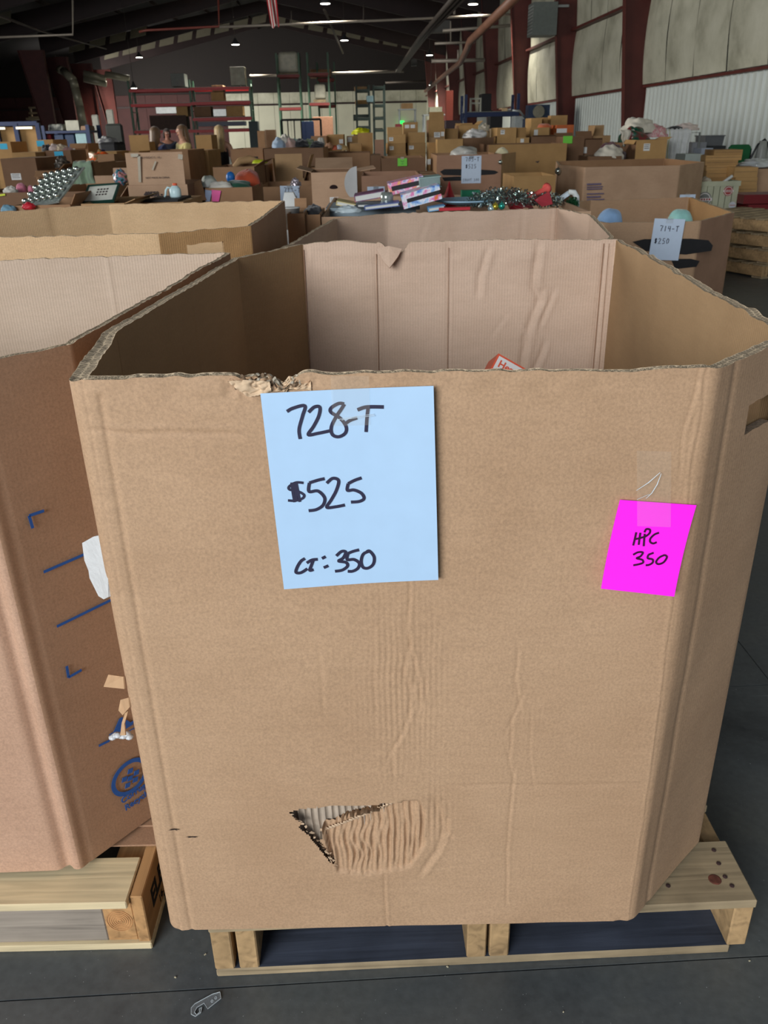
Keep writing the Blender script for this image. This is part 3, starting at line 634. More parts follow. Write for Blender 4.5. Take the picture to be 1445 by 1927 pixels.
# dark ribbons painting the shade of the scores inside the back panel
for px0, py0, px1, py1, wd in ((708, 478, 713, 706, .0020), (844, 466, 842, 704, .0016), (571, 470, 584, 706, .003), (1136, 458, 1115, 702, .0022), (1146, 458, 1126, 702, .0012)):
    bk = Vector((HERO[4][0]-HERO[3][0], HERO[4][1]-HERO[3][1], 0)).normalized(); nb = Vector((bk.y, -bk.x, 0)); nb = nb if nb.y < 0 else -nb; p0 = Vector((HERO[3][0], HERO[3][1], 1))+nb*.0172
    MB().ribbon([hitp(px0+(px1-px0)*t, py0+(py1-py0)*t, p0, nb) for t in (0, .3, .6, 1, 1.3)], wd, nb, th=.0006).build('score_shade', mat('score_shade_brown', (146, 112, 88), .9, .2, 60), hero)
# torn tab hanging from the back rim
p = [AY(*q, 2.315) for q in ((708, 468), (732, 464), (756, 470), (748, 484), (733, 503), (722, 492))]
mb = MB(); off = Vector((0, -.012, 0)); mb.add([p[0], p[1], p[2], p[3]+off, p[4]+off*2, p[5]+off], [(0, 1, 5), (1, 2, 3), (1, 3, 4, 5)])
o = mb.build('torn_tab', K_in, hero); sm = o.modifiers.new('s', 'SOLIDIFY'); sm.thickness = .006
# bits hanging off the left fold
def torn(px, pts, m, name='torn_flap'):
    mb = MB(); P = [AY(a, b, c) for a, b, c in pts]; mb.add(P, [tuple(range(len(P)))]); o = mb.build(name, m, hero); q = o.modifiers.new('s', 'SOLIDIFY'); q.thickness = .002; return o
torn(0, [(234, 1273, .998), (236, 1296, .998), (197, 1292, 1.03), (206, 1269, 1.035)], mat('torn_light', (196, 158, 120), .85, .1, 50))
torn(0, [(244, 1312, .998), (246, 1330, .998), (233, 1345, 1.03), (225, 1336, 1.035), (229, 1316, 1.03)], mat('torn_light', (196, 158, 120)))
torn(0, [(237, 1336, 1.02), (229, 1360, 1.03), (226, 1384, 1.035), (236, 1384, 1.03), (234, 1362, 1.025), (241, 1338, 1.02)], mat('torn_light', (196, 158, 120)))
p = [AY(*q) for q in ((207, 1003, .999), (209, 1122, .999), (200, 1126, 1.02), (190, 1120, 1.03), (173, 1086, 1.04), (171, 1072, 1.04), (163, 1052, 1.04), (159, 1020, 1.04), (180, 1008, 1.02), (190, 1060, 1.02))]
mb = MB(); mb.add(p, [(0, 9, 8), (9, 7, 8), (9, 6, 7), (9, 5, 6), (9, 4, 5), (9, 3, 4), (9, 2, 3), (9, 1, 2), (0, 1, 9)])
o = mb.build('packing_foam_scrap', mat('foam_white', (204, 204, 202), .8, .05, 40, bump=.5)); q = o.modifiers.new('s', 'SOLIDIFY'); q.thickness = .004
tag(o, 'crumpled white foam wrap stuck out of the left fold of the 728-T bin', 'packing')
# adhesive gauze dot on the torn strip
mb = MB(); c = AY(228, 1387, 1.05)
for k in range(7): mb.lathe([(.001, -.004), (.006, -.002), (.007, .001), (.001, .004)], c+Vector(((k-3)*.0045, (k % 2)*.003-.0, (k % 3)*.002)), 8)
mb.build('glue_blob', mat('glue', (235, 238, 240), .25, .03, trans=.3), hero, True)
# small punctures near the left foot
mb = MB()
for (x, y) in ((328, 1561), (362, 1575)):
    c = AY(x, y, FY-.001)
    for k in range(9):
        a = rr.uniform(-.5, .5)+(k % 2)*math.pi; r_ = rr.uniform(.004, .012); q = c+Vector((math.cos(a)*r_, -.002*rr.random(), math.sin(a)*r_*.4)); w = Vector((0, 0, .0011)); mb.add([c-w, c+w, q], [(0, 1, 2)])
mb.build('puncture', mat('puncture_dark', (60, 46, 38), .9, .5, 300), hero)
# ---------------------------------------------------------------- price sheets
M_pblue = mat('blue_copy_paper', (178, 208, 236), .6, .02, 30, spec=.3)
M_ink = mat('marker_ink', (44, 42, 66), .45, .1, 60)
M_ink2 = mat('marker_ink_plum', (60, 14, 52), .45, .1, 60)
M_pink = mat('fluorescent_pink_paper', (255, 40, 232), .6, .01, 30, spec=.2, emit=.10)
M_tape = mat('clear_tape', (225, 215, 195), .10, .02, 30, alpha=.10, spec=.8)
def paper(name, corners, label, m, Yf, bow, cat, strokes, ink, w, res=24):
    """corners px TL,TR,BR,BL on the plane y=Yf; bow(u,v) lifts it towards the viewer"""
    c = [Vector((AY(*p, Yf).x, AY(*p, Yf).z)) for p in corners]; root = empty(name, (c[0].x, Yf-.002, c[3].y), label, cat)
    P = np.zeros((res, res, 3)); lift = lambda u, v: .0012+bow(u, v)
    def pos(u, v):
        q = (c[0]*(1-u)+c[1]*u)*(1-v)+(c[3]*(1-u)+c[2]*u)*v; return q
    for j in range(res):
        for i in range(res):
            u, v = i/(res-1), 1-j/(res-1); q = pos(u, v); P[j, i] = (q.x, Yf-lift(u, v), q.y)
    o = grid_mesh('sheet', P, m, root, smooth=False); s_ = o.modifiers.new('s', 'SOLIDIFY'); s_.thickness = .0004
    # marker strokes, given in picture positions on the sheet
    cx = np.array([c[0], c[1], c[2], c[3]]); base = c[0]; eu = c[1]-c[0]; ev = c[3]-c[0]; det = eu.x*ev.y-eu.y*ev.x
    for st in strokes:
        ww = w; pts = st
        if isinstance(st[0], (int, float)): ww = w*st[0]; pts = st[1:]
        sp = smooth_pts(pts); Q = []
        for (px, py) in sp:
            h = AY(px, py, Yf); d = Vector((h.x, h.z))-base; u = (d.x*ev.y-d.y*ev.x)/det; v = (eu.x*d.y-eu.y*d.x)/det
            Q.append(Vector((h.x, Yf-lift(min(1, max(0, u)), min(1, max(0, v)))-.0006, h.z)))
        MB().ribbon(Q, ww, (0, -1, 0)).build('marker_stroke', ink, root)
    return root
def T(o, s, pts): return [(o[0]+x*s, o[1]+y*s) for x, y in pts]
o5, s5 = (460, 690), .2768
big = [T(o5, s5, q) for q in (
 [(290, 300), (330, 278), (410, 262), (395, 330), (372, 420), (380, 485)],                      # 7
 [(436, 305), (475, 270), (512, 272), (505, 330), (470, 400), (434, 456), (500, 447), (582, 430)],  # 2
 [(676, 248), (640, 246), (590, 275), (588, 305), (650, 345), (690, 400), (685, 445), (640, 470), (598, 455), (590, 405), (620, 340), (660, 280), (678, 250)],  # 8
 [(692, 376), (720, 358), (765, 342)], [(768, 288), (830, 268), (945, 266)], [(840, 270), (832, 340), (826, 436)],
 [(402, 780), (350, 778), (305, 805), (310, 825), (360, 835), (405, 860), (395, 885), (345, 900), (298, 898)], [(322, 778), (330, 840), (342, 910)], [(352, 772), (365, 840), (378, 908)], [(338, 776), (350, 850), (356, 905)],
 [(545, 752), (500, 762), (442, 780)], [(442, 780), (440, 838), (500, 835), (545, 880), (535, 930), (490, 960), (438, 968)],
 [(560, 782), (600, 750), (640, 765), (625, 830), (590, 895), (560, 945), (620, 942), (682, 930)],
 [(795, 746), (750, 762), (705, 785)], [(705, 785), (700, 830), (745, 828), (795, 850), (812, 885), (780, 905), (724, 910)],
 [(412, 1292), (385, 1310), (360, 1350), (352, 1385), (385, 1388), (428, 1362)], [(425, 1322), (460, 1302), (498, 1298)], [(468, 1305), (455, 1340), (445, 1372), (470, 1368)],
 [(528, 1292), (552, 1280)], [(540, 1355), (570, 1342)],
 [(625, 1275), (660, 1245), (688, 1250), (670, 1290), (640, 1310), (690, 1320), (700, 1345), (665, 1372), (616, 1380)],
 [(778, 1234), (740, 1244), (704, 1258)], [(704, 1258), (698, 1300), (745, 1300), (780, 1325), (770, 1360), (735, 1380), (702, 1380)],
 [(850, 1242), (808, 1262), (793, 1310), (805, 1352), (840, 1358), (875, 1330), (880, 1280), (850, 1242), (830, 1246)])]
big[4:5] = [[1.1]+big[4]]
for k in (6, 7, 8, 9): big[k] = [.8]+big[k]
sheet = paper('price_sheet', [(490, 740), (815, 723), (824, 1086), (535, 1106)], 'light blue price sheet handwritten 728-T, $525 and CT: 350', M_pblue, FY-.003,
      lambda u, v: .004*(1-math.cos(math.pi*max(0, u-.35)/.65*.5))*1.6+.003*v*(1-u)+.002*math.sin(v*3), 'sign', big, M_ink, .0042)
mb = MB(); a, b_, c, d = AY(622, 708, FY-.007), AY(694, 707, FY-.007), AY(697, 800, FY-.0085), AY(626, 802, FY-.0085)
mb.add([a, b_, c, d], [(0, 1, 2, 3)]); mb.build('tape', M_tape, sheet)
mb = MB()
for pts in (T(o5, s5, [(630, 360), (700, 348), (780, 335), (880, 322)]), T(o5, s5, [(660, 362), (760, 346), (885, 332)])): mb.ribbon([AY(*p, FY-.0088) for p in pts], .0004, (0, -1, 0))
mb.build('tape_crease_glint', mat('tape_glint', (225, 238, 250), .1), sheet)  # pale ribbons paint the glint along the tape creases
o6, s6 = (1050, 700), .27336
note = [T(o6, s6, q) for q in ([(532, 1095), (520, 1140), (508, 1180)], [(560, 1098), (552, 1140), (546, 1176)], [(520, 1140), (560, 1132), (600, 1120)], [(590, 1105), (585, 1140), (580, 1185)],
   [(588, 1095), (602, 1074), (626, 1078), (622, 1102), (592, 1124)], [(688, 1098), (656, 1110), (628, 1136), (626, 1158), (646, 1168), (670, 1160)],
   [(505, 1240), (540, 1224), (572, 1226), (555, 1250), (528, 1262), (565, 1272), (570, 1290), (540, 1300), (503, 1306)],
   [(646, 1228), (610, 1240)], [(610, 1240), (604, 1262), (636, 1270), (636, 1290), (610, 1304), (588, 1306)],
   [(722, 1242), (684, 1258), (660, 1286), (676, 1300), (712, 1288), (736, 1256), (722, 1242)])]
sticky = paper('sticky_note', [(1166, 940), (1310, 950), (1261, 1111), (1125, 1096)], 'fluorescent pink note handwritten HPC 350 taped beside the right fold', M_pink, FY-.004,
      lambda u, v: .016*v*v, 'note', note, M_ink2, .0026)
mb = MB(); mb.add([AY(1198, 848, FY-.0035), AY(1263, 850, FY-.0035), AY(1262, 992, FY-.0085), AY(1199, 990, FY-.0085)], [(0, 1, 2, 3)]); mb.build('tape', M_tape, sticky)
mb = MB()
for pts in ([(1197, 923), (1220, 908), (1242, 889)], [(1244, 891), (1236, 912), (1226, 928), (1215, 938)], [(1198, 940), (1221, 930)]): mb.ribbon([AY(*p, FY-.005) for p in pts], [.0003]+[.0009]*(len(pts)-2)+[.0003], (0, -1, 0))
mb.build('tape_crease_glint', mat('tape_glint', (225, 238, 250)), sticky)  # painted glint on the pink note's tape as well
# ---------------------------------------------------------------- left bin, bin behind it, bin behind the big one
LB = [(-1.75, 1.10), (-.590, 1.124), (-.478, 1.262), (-.400, 2.325), (-1.75, 2.20)]
leftbin = empty('cardboard_bin', (-1.0, 1.7, .142), 'brown open cardboard pallet bin with blue printing, touching the left side of the 728-T bin', 'bin')
def lb_rim(i, s, pts): return 1.123+.0018*vn(s, s*0, 60, i+7)+.003*vn(s, s*0, 9, i+13)
def lb_disp(i, Sg, X, Z):
    D = .002*vn(Sg, Z, 3, 30+i)
    if i == 0: D -= .012*np.exp(-((X+.615)/.010)**2)
    if i == 1: D -= .0015*np.exp(-((X+.578)/.003)**2)
    return D
def lb_id(i, Sg, X, Z):
    D = .0025*vn(Sg, Z, 3, 40+i)
    if i == 3: D -= .004*np.exp(-((X+.73)/.004)**2)+.003*np.exp(-((X+.428)/.004)**2)
    return D
K_brlit = kraft('kraft_brown_lit', (194, 156, 130), flute=.03)  # lighter copy of the brown kraft, painting the front panel's brighter light
leftp = gaylord(leftbin, LB, .155, 1.123, [.012, .014, .012, .012, .012], {'all': (K_brown, K_pale, K_rim), 0: (K_brlit, K_pale, K_rim)}, [.02, .016, .02, .02, .02], .006, .01, lb_rim, lb_disp, lb_id, ['front_panel', 'corner_panel', 'side_panel', 'back_panel', 'side_panel'])
LBn = Vector((LB[2][1]-LB[1][1], -(LB[2][0]-LB[1][0]), 0)).normalized(); LBp = Vector((LB[1][0], LB[1][1], 1))+LBn*.0036
M_bluep = mat('blue_print', (40, 92, 168), .6, .06, 90)
def lbpt(px, py): return hitp(px, py, LBp, LBn)
def strokeL(pts, w): MB().ribbon([lbpt(*p) for p in pts], w, LBn, th=.0003).build('printed_line', M_bluep, leftbin)
for pts in ([(61.6, 994), (54.6, 970.6)], [(54.6, 970.6), (82.8, 961)], [(82, 1076.6), (160.6, 1042.3), (215, 1018)], [(107, 1179), (215, 1126)], [(125.5, 1253.5), (129, 1274.8)], [(129, 1274.8), (153.5, 1260.6)], [(186, 1403.6), (206.4, 1393.5)], [(206, 1384), (262, 1352)], [(214, 1389), (262, 1366)]):
    strokeL(pts, .005 if pts[0][0] != 214 else .002)
# recycling emblem: ring and three folded arrows
c = (244.5, 1462); ex = (lbpt(262, 1462)-lbpt(244.5, 1462)).normalized(); cc = lbpt(*c); exh = Vector((ex.x, ex.y, 0)).normalized(); R_ = .037
ring = [cc+exh*math.cos(a)*R_+Vector((0, 0, 1))*math.sin(a)*R_*.92 for a in np.linspace(0, 2*math.pi, 40)]
MB().ribbon(ring, .009, LBn, th=.0003).build('recycling_ring', M_bluep, leftbin)
for k, (dx, dz) in enumerate(((-.012, .003), (.003, .013), (.015, .0), (.0, -.003), (-.008, -.015), (.010, -.014))):
    q = cc+exh*dx+Vector((0, 0, dz)); MB().prism([(-.007, -.0035), (.0035, -.006), (.007, .0035), (-.0035, .006)], q, exh, (0, 0, 1), LBn, .0008).build('recycling_arrow', M_bluep, leftbin)
MB().prism([(-.03, -.014), (.02, -.014), (.0, .016), (-.006, .016)], lbpt(232, 1362), exh, (0, 0, 1), LBn, .0004).build('printed_triangle', M_bluep, leftbin)
for i_, t_ in enumerate(('Corrugated', 'Recycles')):
    text_mesh(t_, .019, leftbin, M_bluep, lbpt(229+7*i_, 1513+13*i_)+LBn*.0002, exh, (0, 0, 1), bold=.0004)
# bin B
BB = [(-1.75, 2.70), (-.690, 2.700), (-.425, 2.90), (-.425, 4.03), (-1.24, 4.03), (-1.47, 3.88), (-1.85, 3.55)]
binB = empty('cardboard_bin', (-1.1, 3.4, 0), 'empty golden cardboard bin with a hand slot, behind the blue printed bin', 'bin')
def B_id(i, Sg, X, Z): return .004*vn(Sg, Z, 3, 50+i)-(.004*np.exp(-((X+.60)/.006)**2) if i == 3 else 0)
bh = AY(391, 468, 2.8); BBt = Vector((BB[2][0]-BB[1][0], BB[2][1]-BB[1][1], 0)).normalized(); BBn = Vector((BBt.y, -BBt.x, 0)); bh = hitp(391, 470, (BB[1][0], BB[1][1], 1), BBn)
K_tan = kraft('kraft_tan', (214, 180, 138), flute=.2, flute_col=.04)
gaylord(binB, BB, .0, 1.137, .012, {'all': (K_gold, K_tan, K_rim), 0: (K_tan, K_tan, K_rim), 2: (K_brown, K_gold, K_rim)}, .015, .014, .02, lambda i, s, p: 1.137+.003*vn(s, s*0, 40, i+3), lambda i, S_, X, Z: .003*vn(S_, Z, 4, 60+i)+(.002*vn(S_, Z, 22, 5)*(i == 1)), B_id,
   ['front_panel', 'corner_panel', 'side_panel', 'back_panel', 'corner_panel', 'corner_panel', 'side_panel'], {1: rect_hole(None, bh, .13, .035, BBt)})
CC = [(-.33, 2.62), (.66, 2.60), (.79, 2.86), (.905, 3.62), (.845, 4.02), (.035, 3.92), (-.19, 3.73)]
binC = empty('cardboard_bin', (.3, 3.2, 0), 'empty tan cardboard bin directly behind the 728-T bin, its creased back panel showing', 'bin')
def C_id(i, Sg, X, Z):
    D = .004*vn(Sg, Z, 3, 70+i)
    if i == 4:
        def B(px, py): p = AY(px, py, 3.95); return (p.x, p.z)
        for k, (pl, d, w) in enumerate([([(803, 415), (790, 450)], .004, .006), ([(988, 405), (984, 450)], .005, .006), ([(820, 434), (838, 440)], .004, .006), ([(1045, 395), (1042, 450)], .006, .006), ([(1058, 395), (1055, 450)], .005, .005)]): D -= crease(X, Z, [B(*p) for p in pl], d, w, .003, k)
    return D
gaylord(binC, CC, .0, 1.08, .014, (K_out, K_in, K_rim), .02, .012, .018, lambda i, s, p: 1.08+.003*vn(s, s*0, 40, i+23), lambda i, S_, X, Z: .003*vn(S_, Z, 4, 80+i), C_id,
   ['front_panel', 'corner_panel', 'side_panel', 'corner_panel', 'back_panel', 'corner_panel', 'side_panel'])
# ---------------------------------------------------------------- pallets
W_old = wood('weathered_pine', (172, 152, 120), .55, 'X', dirt=.35); W_oldy = wood('weathered_pine_y', (172, 142, 104), .5, 'Y', dirt=.35)
W_dark = wood('stained_board', (70, 76, 90), .55, 'X', dirt=.35); W_end = wood('sawn_end', (190, 156, 112), .6, 'Z', dirt=.4)
W_new = wood('fresh_pine', (228, 208, 166), .62, 'X', dirt=.06); W_newy = wood('fresh_pine_y', (196, 150, 100), .6, 'Y', dirt=.3); W_grey = wood('grey_pine', (158, 146, 132), .6, 'X', dirt=.2)
def rough_board(mb, c, d, M=None, m=0, j=.0015):
    b0 = len(mb.v); mb.box(c, d, M, m)
    return mb
def pallet(loc, rz, w, dpt, label, nboards=6, cat='pallet', extra=None, h=.14):
    p = empty('wooden_pallet', loc, label, cat, None, rz); bt = .019; sh = h-2*bt
    xs_ = extra or [(0, .038)]
    def part(nm, m, *b):
        mb = MB()
        for q in b: mb.b2(*q)
        o = mb.build(nm, m if nm != 'bottom_board' else [W_old, W_dark], p, local=True)
        if nm == 'bottom_board': o.data.polygons[1].material_index = 1
        bv = o.modifiers.new('b', 'BEVEL'); bv.width = .0025; bv.segments = 1; return o
    wd = .14
    ys = [wd/2+(dpt-wd)*k/(nboards-1) for k in range(nboards)]
    for y in ys: part('deck_board', W_old, (-w/2, w/2, y-wd/2*(1 if y in (ys[0], ys[-1]) else .7), y+wd/2*(1 if y in (ys[0], ys[-1]) else .7), h-bt, h))
    for y in (ys[0], dpt/2, ys[-1]): part('bottom_board', W_dark, (-w/2+.002, w/2-.03, y-wd/2*.95, y+wd/2*.95, 0, bt))
    for c in (-w/2+.019, -w/2+.064, -.012, .03, w/2-.019): part('stringer', W_end, (c-.018, c+.018, .004, dpt-.004, bt, h-bt))
    return p
pal = pallet((.165, 1.020, 0), math.radians(1.6), .99, 1.18, 'worn wooden pallet under the 728-T bin, its right end sticking out', 6)
# nails and knots on the visible corner board
for (x, y) in ((1343, 1600), (1352, 1625), (1364, 1650), (1377, 1667), (1257, 1667)):
    MB().lathe([(.0045, 0), (.0045, .0008), (.001, .0014)], AZ(x, y, .1405), 8).build('nail_head', mat('rusty_nail', (70, 50, 48), .7, .4, 300), pal)
mb = MB(); c = AZ(1345, 1655, .1402); mb.lathe([(.012, 0), (.010, .0008), (.001, .001)], c, 14); mb.build('knot', mat('wood_knot', (110, 62, 48), .7, .4, 90), pal)
# left pallet: fresh pine, stamped side board
lp = empty('wooden_pallet', (-.98, 1.065, 0), 'fresh pale pine pallet under the blue printed bin, stamped lettering on its side', 'pallet')
def lpart(nm, m, x0, x1, y0, y1, z0, z1):
    mb = MB(); mb.b2(x0, x1, y0, y1, z0, z1); o = mb.build(nm, m, lp); bv = o.modifiers.new('b', 'BEVEL'); bv.width = .002; bv.segments = 1; return o
lpart('deck_board', W_new, -1.6, -.489, 1.060, 1.165, .122, .140)
for k in range(1, 7): lpart('deck_board', W_new, -1.6, -.489, 1.060+k*.17, 1.165+k*.17, .122, .140)
lpart('bottom_board', W_new, -1.6, -.462, 1.070, 1.18, 0, .016)
lpart('bottom_board', W_new, -1.6, -.462, 1.60, 1.72, 0, .016)
lpart('filler_board', W_grey, -1.6, -.545, 1.078, 1.10, .016, .122)
lpart('stringer', W_newy, -.545, -.488, 1.078, 2.24, .016, .122)
lpart('side_board', W_newy, -.487, -.464, 1.074, 2.24, .016, .137)
# end grain rings
mb = MB()
for r_ in (.004, .008, .012, .016, .020, .024): mb.ribbon([Vector((-.5165+math.cos(a)*r_*1.0, 1.0775, .070+math.sin(a)*r_*1.1)) for a in np.linspace(0, 2*math.pi, 22)], .0014, (0, -1, 0), th=.0004)
mb.build('growth_rings', mat('ring_brown', (196, 140, 90), .8, .2, 60), lp)
M_stamp = mat('stamp_black', (28, 24, 24), .8)
text_mesh('ELEMENT', .062, lp, M_stamp, (-.4635, 1.115, .058), (0, 1, 0), (0, 0, 1), sx=.85, bold=.002)
text_mesh('16. C', .026, lp, M_stamp, (-.4635, 1.15, .026), (0, 1, 0), (0, 0, 1))
# slip sheets of corrugated board lying on that pallet
for k, (y0, z) in enumerate(((1.19, .1405), (1.235, .1455))):
    mb = MB(); mb.b2(-.62, -.458-.004*k, y0, 1.7, z, z+.004); tag(mb.build('cardboard_sheet', K_brown), ('flat brown cardboard sheet on the fresh pallet, lower of two', 'flat brown cardboard sheet on the fresh pallet, upper of two')[k], 'cardboard')
# ---------------------------------------------------------------- floor bits
M_clear = mat('clear_plastic', (225, 232, 236), .08, .02, 30, trans=.85, spec=.8)
p0 = AZ(358, 1900, .0); p1 = AZ(415, 1878, .0)
def hook():
    pts = []
    px = [(414, 1868), (416, 1880), (391, 1900), (384, 1889), (371, 1897), (366, 1906), (370, 1911), (376, 1906), (375, 1900), (380, 1897), (378, 1907), (368, 1914), (360, 1910), (360, 1898), (367, 1890), (400, 1872)]
    v = [AZ(*q, .001) for q in px]; mb = MB(); n = len(v); up = Vector((0, 0, .0018))
    mb.add([a for a in v]+[a+up for a in v], [tuple(range(n, 2*n)), tuple(reversed(range(n)))]+[(i, (i+1) % n, n+(i+1) % n, n+i) for i in range(n)])
    o = mb.build('hang_tab_hook', M_clear)
    tag(o, 'small clear plastic hang tab hook lying on the floor in front of the pallet', 'hook'); 
    e = MB(); e.ribbon([a+up for a in v]+[v[0]+up], .0008, (0, 0, 1)); e.build('rim', mat('plastic_edge', (205, 215, 218), .2), o)
    e = MB()
    for q in ((399, 1884), (406, 1878)): c = AZ(*q, .003); e.ribbon([c+Vector((math.cos(a)*.002, math.sin(a)*.002, 0)) for a in np.linspace(0, 6.3, 10)], .0006, (0, 0, 1))
    e.build('hole', mat('plastic_edge', (205, 215, 218)), o)
hook()
mb = MB(); c = AZ(946, 1793, .006)
mb.ribbon([AZ(945, 1793, .004), AZ(970, 1796, .006), AZ(992, 1801, .002)], [.006, .004, .001], (0, 0, 1), th=.0015); mb.ribbon([AZ(962, 1794, .004), AZ(1000, 1800, .003), AZ(1022, 1795, .002)], [.003, .002, .001], (0, 0, 1), th=.001)
tag(mb.build('wood_splinter', W_new), 'pale wood splinter on the floor under the pallet edge', 'splinter')
for k, (x, y, L_) in enumerate(((962, 1805, .003), (1134, 1783, .006), (842, 1820, .004), (386, 1797, .004), (1244, 1773, .004), (1410, 1809, .003), (1405, 1660, .004), (330, 1840, .004), (1060, 1905, .002))):
    c = AZ(x, y, .0); mb = MB(); a = k*1.3; mb.box(c+Vector((0, 0, .0012)), (L_, .0018, .0016), Matrix.Rotation(a, 3, 'Z')); tag(mb.build('wood_chip', mat('chip', (200, 190, 160), .8)), 'tiny pale wood chip on the floor '+('just below the long splinter', 'under the middle of the front pallet edge', 'in front of the middle stringer', 'in front of the left stringer', 'by the right stringer', 'at the front right beside the pallet corner', 'right of the pallet deck corner', 'above the hang tab hook', 'farthest forward near the bottom edge')[k], 'debris', 'wood chips on the floor')
# orange and white gift box leaning in the bin, printed Headphone Stand
T_ = AY(938, 665, 1.74); e1 = Vector((.86, -.12, -.48)).normalized(); e2 = Vector((.10, -.42, -.90)); e2 = (e2-e1*e2.dot(e1)).normalized(); e3 = e1.cross(e2); e3 = -e3 if e3.x > 0 else e3
hs = empty('gift_box', T_, 'orange and white headphone stand box leaning inside the 728-T bin', 'box'); A, B_, C_ = e1*.20, e2*.13, e3*.09
M_or = mat('box_orange', (222, 92, 62), .45, .04); M_wh = mat('box_white', (226, 222, 218), .4, .02)
mb = MB(); P8 = [T_+B_, T_+B_+A, T_+B_+A+C_, T_+B_+C_, T_, T_+A, T_+A+C_, T_+C_]; mb.hexa(P8); mb.build('body', M_or, hs)
nn = -e3; off = nn*.0006
mb = MB(); mb.add([q+off for q in (T_+A*.02+B_*.03, T_+A*.98+B_*.03, T_+A*.98+B_*.97, T_+A*.02+B_*.97)], [(0, 1, 2, 3)]); mb.build('white_face', M_wh, hs)
text_mesh('Headphone', .022, hs, M_or, T_+A*.05+B_*.20+off*2, e1, -e2, bold=.0005); text_mesh('Stand', .022, hs, M_or, T_+A*.16+B_*.38+off*2, e1, -e2, bold=.0005)
MB().ribbon([T_+A*.16+B_*.62+off*2+e1*math.cos(a)*.022-e2*math.sin(a)*.026 for a in np.linspace(0, 6.283, 26)], .009, nn, th=.0004).build('printed_ring', M_or, hs)
# ---------------------------------------------------------------- what lies inside the big bin
for k, (x0, y0, w_, d_, z0_, z1_, rz, c_) in enumerate(((-.05, 1.5, .5, .4, .16, .42, .1, (180, 140, 100)), (.02, 1.52, .42, .36, .42, .68, -.1, (176, 134, 96)))):
    t = empty('carton', (x0+w_/2+.12, y0+d_/2+.1, z0_), ('closed carton at the bottom of the 728-T bin', 'closed carton under the headphone stand box')[k], 'box', rz=rz)
    MB().b2(-w_/2, w_/2, -d_/2, d_/2, 0, z1_-z0_-.004).build('body', kraft('kc', (180, 140, 100)), t, local=True)
    for s_ in (-1, 1): MB().b2(-w_/2, w_/2, .002*s_, d_/2*s_, z1_-z0_-.004, z1_-z0_).build('flap', kraft('kc', (180, 140, 100)), t, local=True)
# ---------------------------------------------------------------- generic boxes for the crowd of cartons
TINT = {'t': (182, 146, 104), 'b': (160, 122, 88), 'g': (192, 152, 98), 'p': (190, 156, 126), 'd': (128, 96, 70), 'l': (214, 184, 142), 'y': (176, 138, 88), 'r': (172, 132, 106)}
def KM(t): return kraft('kraft_'+{'t': 'tan_b', 'b': 'mid', 'g': 'golden', 'p': 'pinkish', 'd': 'dusky', 'l': 'light', 'y': 'ochre', 'r': 'ruddy'}[t], TINT[t], fiber=.10, dirt=.05)
M_ptape = mat('packing_tape', (196, 168, 128), .25, .05, 30, spec=.7)
M_white = mat('white_label', (226, 226, 222), .6, .03, 30)
M_black = mat('black_marker', (26, 25, 27), .7, .2, 20)
M_green = mat('green_note', (120, 214, 70), .6, .02, 20)
M_cyan = mat('cyan_note', (60, 176, 214), .6, .02, 20)
M_print = mat('carton_print', (70, 60, 58), .8, .1, 40)
M_purple = mat('faded_print', (112, 98, 120), .8, .15, 40)
M_sheetw = mat('white_copy_paper', (205, 220, 238), .6, .02, 30)
REG = [(-1.9, -.40, 2.68, 4.05, 0, 1.14), (-.36, .93, 2.58, 4.05, 0, 1.1), (1.4, 3.0, 6.0, 8.25, 0, .83)]
